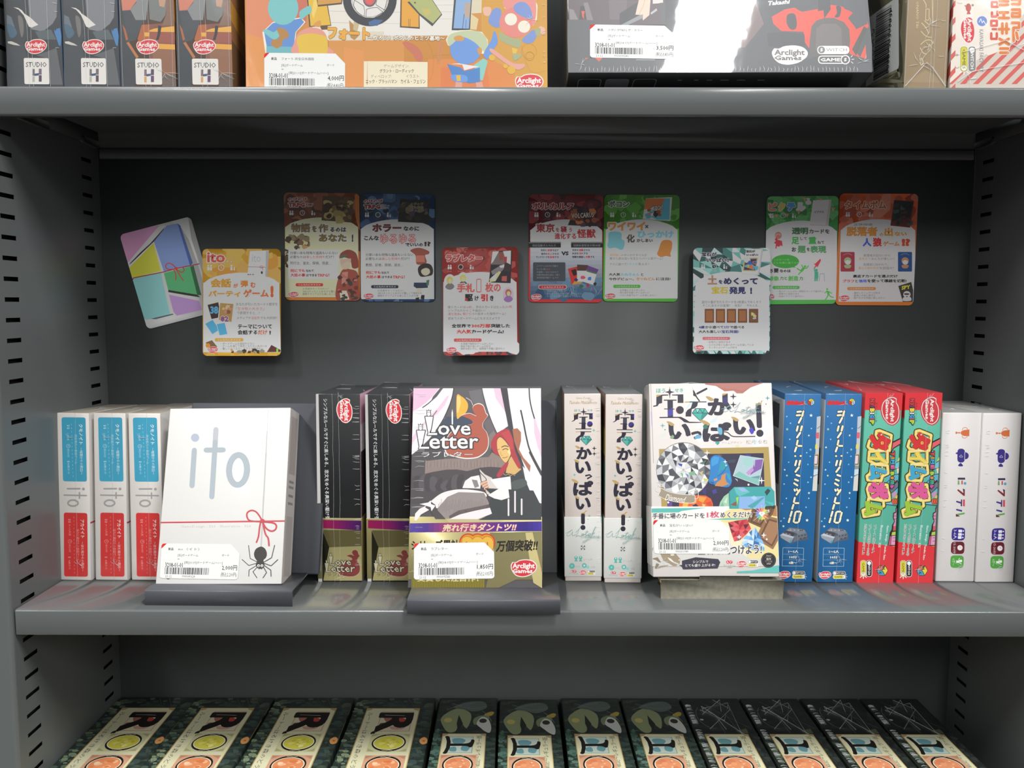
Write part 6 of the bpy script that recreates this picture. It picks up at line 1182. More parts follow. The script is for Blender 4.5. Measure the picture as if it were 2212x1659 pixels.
M = frame((-.3592, -.128, ZT)); root, mb = gbox('game_box', M, W, D, H, 'tall grey film-wrapped box with blue patch, leftmost on the upper shelf', 'tall grey film-wrapped boxes', {'+x': '3f5f86', '-x': '4a5258', '+z': '666'}, '5a5d60')
a = front(M, W, H); a.cs(0, 0, 8.193)
a.P('83858a', '480,-200 1020,-200 1000,300 930,420 760,560 560,520 520,300'); a.P('45494d', '100,-200 470,-200 500,420 480,640 400,800 120,860'); a.P('6c7680', '120,260 200,300 260,480 180,560 120,420'); a.P('4d6a80', '130,420 250,480 300,600 200,680 140,560', True); a.P('787470', '320,280 400,330 420,560 380,660 340,480', True); a.P('5d686c', '620,560 900,520 1000,700 700,700')
a.P('4a4f54', '120,840 420,780 480,1000 700,1100 600,1600 120,1600'); a.P('e2dfd6', '240,128 320,140 390,185 430,240 500,285 560,330 610,380 680,440 600,470 560,490 510,470 470,380 420,270 330,170'); a.P('cfcbc4', '135,735 200,730 300,770 360,810 240,795 140,765')
a.P('64676a', '640,980 1000,850 1110,1500 880,1500 870,1040'); a.P('4f84b8', '960,515 985,550 1000,510 1060,495 1090,640 1072,815 1040,800 1000,680 965,580')
arclight(a, 635, 825, 385, 265); studio(a, 420, 1026, 862, 1488, 0, ('6a6468', 'b5b0aa'), ('7a6a78', '5a4a5a'))
a.put(mb); seam(mb, W, D, H, (-.004, -.001, .011), (), (W/2-.002, 6, .003), seed=61); mb.build('carton', root)
dup(root, frame((-.3188, -.128, ZT)), 'tall grey film-wrapped box with blue patch, second from left on upper shelf')
W = .0390
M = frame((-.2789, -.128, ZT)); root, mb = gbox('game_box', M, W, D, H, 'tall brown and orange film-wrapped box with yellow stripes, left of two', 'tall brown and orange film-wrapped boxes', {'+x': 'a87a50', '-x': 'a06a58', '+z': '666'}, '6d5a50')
a = front(M, W, H); a.cs(250, 0, 7.628)
a.P('43484c', '60,-200 140,200 160,420 210,650 400,1000 300,1450 60,1450'); a.P('4a4f55', '120,180 330,60 480,180 430,420 330,660 200,690 160,440'); a.P('d4826a', '70,-200 360,-200 350,10 235,165 110,175'); a.P('8b8e8e', '350,-200 560,-200 500,330 330,330 240,160 340,40'); a.P('b5673c', '110,400 160,480 205,650 170,670'); a.P('c07a4a', '175,705 215,690 380,940 340,960')
a.P('b8673a', '430,410 560,400 560,700 380,700 360,640'); a.P('8a5648', '560,400 1100,360 1100,1000 560,1000'); a.P('7b7f7b', '540,-40 850,-60 820,250 740,360 560,320'); a.P('8a6a5a', '830,-200 1100,-200 1100,420 760,420 830,240'); a.P('c89a80', '680,-200 860,-200 800,120 720,100')
a.P('ecb14a', '555,500 640,470 1010,425 1010,530 555,522'); a.P('ecb14a', '468,535 555,535 552,600 480,600'); a.P('a05a4a', '560,525 1010,530 1010,715 560,700'); a.P('ecab45', '690,720 1020,735 1020,820 700,805'); a.P('96684f', '600,800 1030,820 1040,1225 700,1240 620,1000'); a.P('70625a', '760,1230 1100,1225 1100,1500 770,1500'); a.P('33363a', '700,420 755,430 735,560 705,660 662,655 690,560')
arclight(a, 525, 772, 370, 250); studio(a, 320, 964, 752, 1392, 0, ('7a5a6a', 'd9a04a'), ('5a4a62', '6a4a72'))
a.put(mb)
s = Art(M, (W/2, 0, H), (0, 1, 0), (0, 0, -1), D, H, WRAP); s.cs(0, 0, 'mm'); s.P('e2a94a', '0,208 146,250 146,262 0,222'); s.P('8a6a48', '0,235 146,262 146,270 0,270'); s.put(mb)
seam(mb, W, D, H, (-.002, .0015, -.018, .0175), ((.012, .012, .010),), None, seed=62); mb.build('carton', root)
r2 = dup(root, frame((-.2388, -.128, ZT)), 'tall brown and orange film-wrapped box with yellow stripes and side price sticker')
M = frame((-.2388, -.128, ZT)); s = Art(M, (W/2, 0, H), (0, 1, 0), (0, 0, -1), D, H, STICK, 6); s.cs(0, 0, 'mm')
s.RP('ece6de', '34,231 108,231 108,262 34,262', 3); s.T('4a4a4a', '新品', 38, 234, 44, 237); barcode(s, lambda x, y: (38+44*x, 252+6*y), seed=5); s.T('4a4a4a', '3208-01-01', 38, 246, 55, 250)
sb = MB(); s.put(sb); sb.build('price_sticker', r2)

# ------------------------------------------------------------------ orange fort box
W, H, D = .2135, .215, .05
M = frame((-.1030, -.128, ZT), 1.2, 3.5, -.4)
root, mb = gbox('game_box', M, W, D, H, 'large orange box with painted plank lettering, tyre and cream note on upper shelf', None, {'+x': 'c9a04a', '-x': 'a05a30', '+z': 'c98a4a'}, 'dd9a50', .0012)
a = front(M, W, H); a.cs(540, 0, 6.9125)
a.P('de8a62', '-60,-900 420,-900 420,300 330,800 -60,500'); a.P('e2934a', '-60,500 300,600 420,1400 -60,1400'); a.P('cc6f5a', '700,-50 850,-50 840,350 720,420 690,300'); a.P('d8944a', '1180,600 2300,600 2300,1400 1180,1400'); a.P('e39650', '1400,700 1700,760 1700,1400 1400,1400')
a.cs(860, 0, 6.506)
a.P('d6a044', '1170,-400 2140,-400 2140,1400 1700,1400 1500,1000 1170,700'); a.P('e08c48', '420,830 1300,830 1640,1000 1640,1400 420,1400'); a.P('e07f48', '600,950 1240,900 1300,1300 600,1300'); a.P('d9a23c', '1720,640 2140,500 2140,1400 1860,1000'); a.P('c9745a', '60,600 140,590 260,650 340,760 340,860 260,850 200,760 120,680', True); a.P('cf8a55', '560,590 640,590 590,900 540,900')
for p in ('410,590 470,700 500,850 480,1050 420,1170', '620,590 560,880', '510,780 960,760', '1730,640 1860,1000 2070,1000', '1300,300 1420,330 1360,400'): a.L('b9823f', 4, p, sm=True)
for x, y, r in ((1840, 720, 105), (1850, 790, 60)): a.EL('bd8f3a', 4, x, y, r)
a.cs(540, 0, 6.9125)
a.P('e8e2d6', '820,-400 2400,-400 2400,600 1180,605 1000,480 930,415'); a.P('dcd2bf', '1170,470 2300,470 2300,600 1180,605'); a.P('b98a4a', '1480,300 1560,380 1620,540 1560,600 1500,560'); a.P('c9b58e', '1560,250 1640,330 1600,480 1540,440')
a.cs(860, 0, 6.506)
a.P('e8e4dc', '-200,-400 1180,-400 1170,180 1020,190 1010,420 900,500 -200,505'); a.P('ddd3b6', '1020,-60 1170,-60 1165,178 1020,185'); a.P('e0cf9f', '1020,190 1130,270 1100,420 1015,410')
for y in (70, 165, 265): a.L('b8b0a4', 4, [(430, y+4), (770, y)])
a.cs(540, 0, 6.9125)
for y in (165, 335): a.L('b8b0a4', 4, [(1160, y), (2300, y+20)])
EDG = '5a4a3a'
a.P(EDG, '845,-60 1140,-60 1215,385 1060,395 885,400 860,100'); a.P('e4b83f', '865,-60 1122,-60 1205,372 1055,382 905,388 880,100'); a.P('edcf6a', '960,-60 1060,-60 950,280 920,200'); a.P(EDG, '985,-60 1390,-60 1372,62 1015,100'); a.P('d39a4a', '1005,-60 1372,-60 1362,40 1015,75')
a.E('3a3d42', 1790, -10, 402, 402, n=40); a.P('4a6a9a', '1770,330 1860,290 1990,300 1900,385 1780,380'); a.E('e6e2dc', 1790, -20, 282, 290, n=32); a.EL('55565a', 5, 1790, -20, 268, 275); a.E('6a5a60', 1788, -10, 100, 112); a.E('b06a74', 1788, -12, 84, 92); a.E('e0605a', 1785, 0, 62, 66)
for p in ('1700,90 1560,0 1545,80 1600,180 1700,260 1715,180', '1740,140 1730,265 1850,270 1990,185 1900,110 1800,120', '1880,70 1910,-60 2060,-60 2010,150'): a.L('55565a', 6, p, True)
a.cs(860, 0, 6.506)
a.P(EDG, '35,-60 165,-60 300,170 305,405 25,385'); a.P('e5a63e', '52,-60 160,-60 290,180 290,382 45,368'); a.P('4a4c4e', '130,30 440,-70 620,205 480,370 300,215'); a.P('b3b878', '150,10 430,-70 608,198 490,330 300,185'); a.P('c9ba6a', '330,120 440,130 460,200 380,220'); a.E('4a4a44', 237, 38, 12)
a.P('45464c', '790,-60 1040,-60 1008,430 752,425'); a.P('8eb0da', '818,-60 1028,-60 995,402 778,398'); a.P('b9a89a', '935,40 1020,40 1005,260 930,230'); a.L('3a4a66', 7, '930,200 905,400'); a.L('3a4a66', 5, '955,280 950,390'); a.L('4a5a55', 6, '148,270 150,380'); a.L('5a4a3a', 5, '170,270 168,380')
a.cs(540, 0, 6.9125)
a.P('6a4a2a', '1040,385 1160,385 1160,440 1070,445'); a.T('e9aa3f', 'フォート', 1158, 392, 1790, 588, b=.07, out='7a5a2a', ow=.03, dy=20)
a.cs(); a.T('f6efe0', '～作ろう！ボクらのヒミツ基地～', 794.5, 76, 961, 87.2, b=.03, out='8a6238', ow=.06, dy=1.2)
# plain rounded shapes in the colours of the printed children
a.cs(540, 0, 6.9125)
a.P('f0e8d8', '185,480 340,330 760,260 830,330 690,480 660,800 230,800'); a.P('5f8fd0', '210,470 340,345 760,275 810,330 680,480 650,720 255,720'); a.P('6fb5bd', '245,690 650,700 645,800 245,800'); a.P('78c2c2', '190,460 260,440 350,480 420,440 445,520 380,590 300,560', True); a.E('78c2c2', 495, 120, 228, 252); a.P('78c2c2', '740,180 830,110 905,90 915,180 850,230 760,290', True); a.P('b5823f', '400,430 480,420 560,470 575,560 500,590 470,680 400,720 320,670 330,600 440,560', True)
a.P('e39a8a', '655,800 660,640 720,500 850,420 1000,420 1110,480 1160,600 1160,690 1230,800', True); a.P('e3bd3f', '700,600 740,530 900,500 1050,520 1140,560 1160,700 1110,830 780,830 720,700', True); a.P('d99a4a', '945,380 1000,320 1055,310 1050,400', True)
a.cs(860, 0, 6.506)
a.P('f1ead8', '670,560 720,470 860,425 1000,420 1180,450 1260,560 1270,700 1200,760 700,640'); a.E('6f9bdc', 950, 690, 222, 215); a.P('c3cda8', '690,560 740,480 880,440 1000,430 1150,450 1240,540 1262,690 1200,720 1080,600 900,520 760,620 715,640', True); a.P('d99a4a', '790,520 870,500 930,540 900,575 800,570', True); a.P('d99a4a', '1110,690 1160,670 1180,730 1140,770', True); a.P('6f9bdc', '1200,760 1310,560 1340,450 1375,460 1400,600 1350,680 1270,830', True); a.P('8ecdc0', '1060,920 1200,820 1260,860 1190,1130 1160,1130'); a.P('4f86c8', '690,900 880,950 930,1000 1150,950 1150,1160 990,1170 760,1060'); a.P('ece6e6', '730,900 900,910 930,990 1140,935 1020,920 850,890'); a.P('6f9bdc', '740,1060 900,1050 970,1080 960,1150 800,1150', True); a.P('e0b83f', '815,1060 875,1055 880,1135 825,1140'); a.P('e0a28e', '810,1150 900,1160 900,1230 800,1230'); a.P('e0a28e', '1090,1160 1180,1150 1200,1230 1100,1230')
a.P('f1ead8', '1490,110 1530,-60 1900,-60 1960,80 1950,270 1900,360'); a.P('e8958c', '1500,110 1540,-60 1890,-60 1940,80 1930,270 1880,350', True); a.P('7f98d2', '1270,270 1330,140 1400,110 1450,160 1440,350 1380,390 1290,340', True); a.E('e58a80', 1655, 315, 232, 215); a.P('7f98d2', '1620,90 1700,30 1790,40 1860,120 1890,250 1820,260 1720,220 1650,170', True); a.P('7f98d2', '1740,560 1820,480 1900,420 1950,480 1900,590 1800,610', True); a.P('e9b8a0', '1195,110 1290,100 1310,150 1280,220 1210,210', True); a.P('a9b087', '1430,450 1500,490 1620,540 1720,560 1690,670 1440,570', True); a.P('e4c04a', '1600,670 1680,690 1660,750 1610,750'); a.P('a9b087', '1610,760 1690,760 1740,780 1640,855', True); a.P('e6a69a', '1330,690 1600,880 1770,900 1760,950 1640,970 1310,740', True); a.E('e3b43f', 1320, 810, 45); a.E('e3b43f', 1590, 985, 58); a.E('e3b43f', 1510, 930, 32); a.P('e9b8a0', '1990,370 2060,400 2050,480 1980,450', True); a.P('a9b087', '1930,410 2000,400 1990,500 1940,500', True); a.E('f1ead8', 1585, 272, 86); a.E('f1ead8', 1770, 375, 86)
a.cs(540, 0, 6.9125); a.P('efe5c8', '1700,915 2300,915 2300,1400 1700,1400'); a.cs(860, 0, 6.506); a.P('efe5c8', '-420,860 415,872 412,1300 -420,1300'); a.P('e08c48', '-440,1180 -433,800 -430,1200'); a.cs()
for t, x0, y0, x1, y1, c in (('ゲームデザイン:', 829, 138.5, 884, 146.5, '8a8474'), ('グラント・ローディック', 820, 149, 894, 157.5, '4f4a40'), ('ディベロップ:', 801, 161, 846, 169, '8a8474'), ('イラスト:', 877, 161, 907, 169, '8a8474'), ('ニック・ブラッハマン', 790, 171.5, 858, 180.5, '4f4a40'), ('カイル・フェリン', 865.5, 171.5, 919.5, 180.5, '4f4a40')): a.T(c, t, x0, y0, x1, y1, b=.012 if c == '4f4a40' else 0)
a.cs(860, 0, 6.506); arclight(a, 1842, 1168, 400, 262)
lay = a.lay; a.put(mb); seam(mb, W, D, H, (), ((.095, .05, .006),), (W/2-.0015, 30, .002), seed=63); mb.build('carton', root)
s = front(M, W, H, STICK, lay+6); s.cs(540, 0, 6.9125)
sticker(s, (213, 790), (1422, 802), (1420, 1352), (216, 1340), 'フォート 完全日本語版', '4,000', '4,400', '21.12', '9900312112', '21.11')
sb = MB(); s.put(sb); sb.build('price_sticker', root)

# ------------------------------------------------------------------ dark role-play box leaning back
W, H, D = .2184, .215, .052
LE = 15.
M = frame((.1274, -.1255, ZT+.0135), 1.2, LE, -.5)
root, mb = gbox('game_box', M, W, D, H, 'large dark box with red sky picture leaning back, reflecting a ceiling light', None, {'-z': '1a1b1d', '+x': '4a4a4c', '-x': '6a6c70', '+z': '333'}, '47474b', .0014,
                mat('glossy_wrapped_print', None, .5, coat=1., coat_r=.035, bump=(26, .10, .0016), ink=True))
GL = MATS['glossy_wrapped_print']
a = front(M, W, H, GL); a.cs(1200, 0, 6.144)
a.P('665d62', '150,-400 1800,-400 1800,330 520,330 180,260'); a.P('5c5f62', '160,260 530,280 530,330 460,330 460,770 1600,790 2400,800 2400,1010 150,1010'); a.P('736a6e', '700,-100 960,-100 930,260 720,260'); a.P('4d4e52', '850,180 1100,20 1140,200 1000,330 850,330'); a.P('8a8284', '180,115 240,130 300,260 190,260'); a.P('4a4a4e', '330,80 390,80 410,260 310,260'); a.P('847c80', '370,40 430,30 480,200 500,270 415,265 390,120'); a.P('d85a44', '345,145 390,150 375,200 380,260 355,220')
a.P('e3c8b6', '1120,-60 1265,-60 1245,200 1160,272 1150,200 1060,195 1075,130', False); a.L('b89a8a', 5, '1185,0 1165,80 1110,190'); a.P('8e9394', '860,335 1110,205 1160,190 1160,240 960,335'); a.P('b5b5b4', '1260,170 1340,110 1350,140 1270,195'); a.P('d8d0cc', '1290,-60 1420,-60 1430,40 1290,50'); a.P('b56a66', '1530,-60 1660,-60 1640,200 1560,190'); a.P('5f6265', '1380,40 1530,20 1560,330 1400,330'); a.P('d8604a', '390,768 435,768 400,790'); a.P('d8604a', '520,768 625,768 600,795 575,818 550,790'); a.P('8f9294', '1070,785 1320,785 1320,800 1070,800')
a.cs(1540, 0, 5.821)
a.P('53565b', '-600,-200 2000,-200 2000,1000 -600,1000'); a.P('7b6a6c', '-300,-100 500,-100 640,300 400,600 -300,500')
a.P('d94a3a', '740,210 900,120 1050,90 1120,150 1330,110 1480,60 1620,80 1760,160 1700,230 1780,330 1930,240 1960,330 1760,600 1850,720 1720,680 1700,420 1620,270 1460,230 1240,330 1210,610 1150,520 1140,400 860,390 760,300')
a.P('4f5358', '640,-60 1320,-60 1300,60 1100,140 1000,80 900,110 740,200 650,120'); a.P('565a60', '1640,-60 1900,-60 1940,300 1800,370 1740,240 1760,150 1650,110'); a.P('47494d', '930,200 970,170 1030,180 1055,280 1040,360 980,370 930,300', True); a.P('47494d', '1330,-60 1470,-60 1480,120 1400,230 1390,130 1320,140'); a.P('47494d', '1550,80 1610,90 1600,190 1570,220 1530,210 1560,160', True); a.P('605c5c', '1210,720 1215,520 1240,330 1300,260 1400,225 1520,225 1650,280 1715,370 1725,520 1700,700'); a.P('6d6868', '1290,640 1300,360 1370,300 1560,300 1615,360 1630,640'); a.P('4a4c50', '680,420 900,400 1150,430 1160,580 1000,560 900,600 700,580'); a.P('5a5c5f', '1180,690 1240,680 1260,740 1180,745'); a.P('4c4f4a', '1750,620 1900,330 1940,360 1800,700'); a.P('d8503e', '1850,720 1920,560 1930,740')
a.T('f4efec', 'Takashi', 690, 15, 965, 72, b=.04, dy=-25, sk=.2)
arclight(a, 966, 693, 450, 242, 0, 'f6f3f0', 'f6f3f0', '6d6668')
for k, y in enumerate((578, 700)):
    a.R('f6f3f0', 1312+k*10, y, 1714+k*8, y+102, 50)
    if k: a.R('5a5a5c', 1334, y+11, 1710, y+91, 40)
a.T('77777a', 'WITCH', 1425, 606, 1685, 646, b=.0); a.E('77777a', 1366, 628, 44); a.T('f6f3f0', 'S', 1350, 606, 1382, 648, b=.05)
a.T('f6f3f0', 'GAME', 1352, 730, 1602, 772, b=.03); a.E('f6f3f0', 1664, 751, 58); a.E('5a5a5c', 1664, 751, 46); a.T('f6f3f0', 'S', 1648, 728, 1682, 772, b=.05)
for p in ('1736,718 1754,698', '1746,746 1774,744', '1738,776 1762,796'): a.L('f6f3f0', 6, p)
lay = a.lay; a.put(mb)
s = Art(M, (-W/2, 0, 0), (1, 0, 0), (0, 1, 0), W, D, GL); s.cs(0, 0, 'mm')          # component marks printed on the bottom face
for k in range(3): s.R('8a8c90', 8+20*k, 9, 25+20*k, 26, 3); s.R('1a1b1d' if k != 1 else '77797c', 8.6+20*k, 9.6, 24.4+20*k, 25.4, 3)
for x in (80, 92, 101, 111, 123, 138): s.R('77797c', x, 10, x+3+x % 4, 11.5)
s.put(mb); seam(mb, W, D, H, (), ((-.1, .006, .006), (.102, .008, .008)), None, seed=64)
r = random.Random(65)
for i in range(70):                                     # puckered weld along the lower edge
    x = -W/2+.012+(W-.024)*i/69+r.uniform(-.0004, .0004); mb.tube([(x, -.0002, .0005), (x+r.uniform(-.0003, .0006), -.0006, .002), (x+r.uniform(-.0004, .001), -.0002, .003+r.random()*.0025)], [.0002, .0003, .0001], FILM, k=4)
mb.build('carton', root)
s = front(M, W, H, STICK, lay+6); s.cs(1200, 0, 6.144)
sticker(s, (458, 326), (1582, 345), (1580, 785), (458, 765), 'のびのびTRPG ザ・ホラー', '3,500', '3,850', '21.12', '9900095581', '18.07')
sb = MB(); s.put(sb); sb.build('price_sticker', root)

# ------------------------------------------------------------------ beige box and striped box
W, H, D = .0305, .24, .105
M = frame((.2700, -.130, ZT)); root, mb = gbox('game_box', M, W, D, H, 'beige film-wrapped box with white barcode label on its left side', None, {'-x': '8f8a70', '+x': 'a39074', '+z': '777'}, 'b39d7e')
a = front(M, W, H); a.cs(1880, 0, 6.663); LG = 'e2cfa2'
for p in ('800,130 848,130 842,290 795,290',): a.L(LG, 8, p, True)
for p in ('760,-10 800,60 800,110', '890,-60 900,330', '740,330 800,400 840,480', '730,450 800,520 880,540', '725,640 800,580 870,580 900,620', '720,690 760,760 810,780', '830,720 850,640 880,690', '715,860 740,840 760,900 730,940 712,900', '780,300 850,360'): a.L(LG, 10, p, sm=True)
a.T('d9c79c', 'ONANO Tiki', 660, 20, 698, 400, rot=90); a.P('a58e6e', '500,1180 790,1010 1090,1160 1090,1190')
a.put(mb)
s = Art(M, (-W/2, D, H), (0, -1, 0), (0, 0, -1), D, H, WRAP); s.cs(1880, 0, 6.663)
for i in range(26): s.P(rnd.choice(('6a6650', '7d7a60', 'a8a288', '5a5848')), [(rnd.uniform(-60, 430)+q, rnd.choice((-40, 60, 1050, 1150))+w) for q, w in ((0, 0), (50, -20), (70, 30), (10, 40))], True)
lay = s.lay; s.put(mb); seam(mb, W, D, H, (-.0145, .003, .0055, .0135), ((.002, .030, .010), (.001, .045, .012), (-.004, .018, .012)), (W/2-.003, 16, .004), seed=66)
mb.tube([(-W/2+.001, -.0004, .003), (-.002, -.0008, .017), (.0, -.0008, .019), (.004, -.0008, .016), (W/2-.001, -.0004, .003)], .0004, FILM, k=4); mb.build('carton', root)
s = Art(M, (-W/2, D, H), (0, -1, 0), (0, 0, -1), D, H, STICK, lay+6); s.cs(1880, 0, 6.663)
s.P('e6e9e6', '-60,285 340,-10 410,-60 415,930 405,985 280,1050 -60,1250')
bc = random.Random(4); y = 0.
while y < 1: w = bc.choice((.006, .006, .012, .018)); s.P('232325', [(90-40*y, 200+960*y), (310-50*y, 70+970*y), (310-50*(y+w), 70+970*(y+w)), (90-40*(y+w), 200+960*(y+w))]); y += w+bc.choice((.007, .010, .014))
s.T('3a3a3c', '4580059568000', 285, 110, 325, 1060, rot=90, dx=-50)
for p in ('40,430 60,470 20,500 50,520', '60,560 30,600 55,640 35,680', '20,720 60,740 40,800', '70,430 40,420 60,450', '30,850 60,880 35,930 60,960'): s.L('4a4a4c', 8, p, sm=True)
sb = MB(); s.put(sb); sb.build('barcode_label', root)
W, H, D = .075, .24, .13
M = frame((.2868+W/2, -.131, ZT)); root, mb = gbox('game_box', M, W, D, H, 'white box with red diagonal stripes and orange letters, rightmost on upper shelf', None, {'-x': 'eaddd0', '+z': 'ddd'}, 'f0e5d8')
a = front(M, W, H); a.cs(1880, 0, 6.663); RS = 'd95f57'
for k in range(-2, 12): x = 1290+k*185; a.P(RS, [(x, 1210), (x+78, 1210), (x+78+1150, 60), (x+1150, 60)])
a.P('f0e5d8', '1130,-60 1880,-60 1880,560 1700,760 1480,900 1130,1210')
a.P('f3e9de', '1230,-60 2300,-60 2300,60 2150,280 2010,680 1700,800 1480,700 1230,500')
for k in range(6): y = 40+k*240; a.P(RS, [(1130, y+150), (1130, y+60), (1225, y-40), (1225, y+40)])
arclight(a, 1400, 432, 390, 214, 90); a.E('6a8ad0', 1608, 305, 72); a.L('f3f3f3', 9, '1565,320 1590,270 1610,330 1630,300 1660,350', sm=False)
a.T('8e8c92', 'KAWASAKI FACTORY', 1568, 425, 1628, 1035, rot=90, b=.01); switch(a, 1300, 675, 1512, 1026, 90, '8e8c88', 'd8d23a')
OG = 'e4813f'
for p, w in (('1750,30 1830,30 1830,100 1750,100', 1), ('1750,180 1750,240 1830,240 1830,170', 0), ('1740,300 1740,370 1820,370 1820,300', 1), ('1740,480 1740,560 1820,560 1820,480', 0), ('1760,420 1840,420', 0)): a.L('f6ead8', 58, p, bool(w)); a.L('dc5a4a', 36, p, bool(w))
for p in ('1860,20 1980,20', '1860,70 1980,70', '1860,180 1980,180', '1920,180 1920,260', '1850,260 1990,260', '1900,340 1900,480', '1960,340 1960,480', '1850,420 1990,420', '1860,560 1990,640', '1860,640 1990,560', '1870,760 1980,760', '1870,700 1980,700'): a.L('f6ead8', 60, p)
for p in ('1860,20 1980,20', '1860,70 1980,70', '1860,180 1980,180', '1920,180 1920,260', '1850,260 1990,260', '1900,340 1900,480', '1960,340 1960,480', '1850,420 1990,420', '1860,560 1990,640', '1860,640 1990,560', '1870,760 1980,760', '1870,700 1980,700'): a.L(OG, 42, p)
for p in ('2040,0 2150,0 2150,60 2040,60', '2040,140 2150,140 2150,240 2040,240 2040,190 2150,190', '2040,330 2140,330 2140,400 2060,400 2060,590', '2100,470 2120,560'): a.L('f6ead8', 62, p); a.L(OG, 42, p)
a.E('c0564a', 1412, 110, 40, 60); a.P('c0564a', '1400,160 1430,160 1445,205 1385,205'); a.E('8a7a78', 1472, 75, 18); a.E('8a7a78', 1365, 85, 10); a.E('b8b4ae', 1245, 790, 20); a.EL('a8a49e', 8, 1250, 960, 28, 20, 0, 0, 200)
a.put(mb); s = Art(M, (-W/2, D, H), (0, -1, 0), (0, 0, -1), D, H, WRAP); s.cs(0, 0, 'mm')
for k in range(12): s.P(RS, [(130, 20*k), (130, 20*k+9), (0, 20*k+139), (0, 20*k+130)])
s.put(mb); seam(mb, W, D, H, (), ((.008, .030, .012), (-.024, .008, .008)), (-W/2+.006, 10, .004), seed=67)
for p in (((-.03, .026), (.0, .034), (.02, .024), (.037, .012)), ((-.032, .006), (-.022, .013), (-.005, .016), (.02, .020))): mb.tube([(x, -.0006, z) for x, z in p], .0003, FILM, k=4)
mb.build('carton', root)
GAIN[0] = 1.
# ------------------------------------------------------------------ lowest shelf: dark green forest boxes standing on edge
FOR = mat('forest_print', '26302d', .42, coat=.35, coat_r=.12, noise=(70, '55654f', 6, (1, 3, 1), .50, .78), bump=(60, .12, .001))
FORB = mat('dark_forest_print', '232726', .42, coat=.45, coat_r=.12, noise=(60, '3a423c', 6, (1, 2, 1), .5, .8), bump=(45, .2, .0012))
H, D = .2195, .185; BK = .0205-D
def rbox(name, cx, W, body, label, group):
    M = frame((cx, BK, ZB)); root = empty(name, M, label, 'game box', group); mb = MB(); mb.box(-W/2, W/2, 0, D, 0, H, body, 'fff', .0012)
    a = Art(M, (-W/2, D, H), (1, 0, 0), (0, -1, 0), W, D, CARD); a.cs(0, 0, 'mm'); return M, root, mb, a
def trees(a, x0, x1, v0, v1, n, seed, cols=('6f8068', '5a6c58', '4a5c50', '7d8c6e')):
    r = random.Random(seed)
    for i in range(n):
        x, y = r.uniform(x0, x1), r.uniform(v0, v1); q = r.uniform(1.2, 3.4); a.P(r.choice(cols), [(x-q, y-q*.5), (x-q*.2, y-q*.9), (x+q*.9, y-q*.4), (x+q*.6, y+q*.5), (x-q*.5, y+q*.6)], True)
        a.L('3a463c', .35, [(x, y), (x+r.uniform(-.3, .3), y+r.uniform(3, 7))])
def ornate_o(a, cx, v, rx, rv, c, pale, pan):
    a.P(pan[0], [(cx-rx-2.5, v-rv-.6), (cx+rx+2.5, v-rv-.6), (cx+rx+2.5, v+rv+.6), (cx-rx-2.5, v+rv+.6)])
    for sx in (-1, 1):
        for sy in (-1, 1): a.P(pan[1], [(cx+sx*(rx+1.7), v+sy*(rv-.2)), (cx+sx*(rx-4.5), v+sy*(rv-.2)), (cx+sx*(rx+1.7), v+sy*(rv-5))])
    a.E('1e1c18', cx, v, rx, rv, n=32); a.E('ece8cc', cx, v, rx-1.3, rv-2.6, n=32); a.E(c, cx, v, rx-2, rv-3.3, n=32); r = random.Random(int(v))
    for i in range(16):
        x, y = cx+r.uniform(-.75, .75)*(rx-3), v+r.uniform(-.75, .75)*(rv-4.5); q = r.uniform(1., 3.2)
        if ((x-cx)/(rx-3))**2+((y-v)/(rv-4.5))**2 < .8: a.P(r.choice(pale), [(x+q*r.uniform(.6, 1.2)*math.cos(k*.9), y+q*r.uniform(.5, 1.)*math.sin(k*.9)) for k in range(7)], True)
    for sy in (-1, 1): a.L('e9e4cc', .35, [(cx-4, v+sy*(rv-1.5)), (cx-1, v+sy*(rv-1.1)), (cx+1.5, v+sy*(rv-2)), (cx+4.5, v+sy*(rv-1.3))], sm=True)
W = .0725
M, root, mb, a = rbox('game_box', -.3514, W, FOR, 'forest box with ornate R and yellow O label, leftmost of four', 'forest boxes with ornate R and yellow O')
trees(a, 1, 11, 8, 150, 60, 71); trees(a, 61, 71, 20, 150, 40, 72, ('3a4a48', '2f3f3c', '435450')); trees(a, 4, 70, 3, 20, 26, 73, ('3d4a44', '4a554c', '55604f'))
a.P('b59a5e', '11.8,21.6 60.2,21.6 60.2,186 11.8,186'); a.P('d9d6b2', '12.6,22.4 59.4,22.4 59.4,186 12.6,186')
for sx in (12.6, 59.4): k = 1 if sx < 30 else -1; a.P('b59a6a', [(sx, 22.4), (sx+5*k, 22.4), (sx+4*k, 25), (sx, 27)])
a.T('4a463a', 'ルート～はるけき森のどうぶつ戦記～', 14.6, 30, 19.2, 165, rot=90)
a.P('c9a890', '26.2,28 55.5,28 55.5,64.6 26.2,64.6'); a.P('d9d0b0', '27.2,29.2 54.5,29.2 54.5,63.4 27.2,63.4')
for p, c in (('40,42 46,40 50,44 48,50 42,52', 'b8433c'), ('44,46 50,48 49,53 43,52', 'a8382f'), ('30,40 36,38 40,44 34,48', 'a86a5c'), ('28,50 34,50 36,56 29,57', '7a5a4a'), ('38,56 50,56 48,61 40,61', 'c9a090')): a.P(c, p, True)
BKc = '1e1a16'
a.T(BKc, 'R', 25, 30, 56, 66, b=.035, rot=90); a.E(BKc, 24.5, 67, 1.9); a.L(BKc, 2, '26,64 24,66 23.5,68.5'); a.L('e9e4cc', .3, '30,35 40,35.6 48,36')
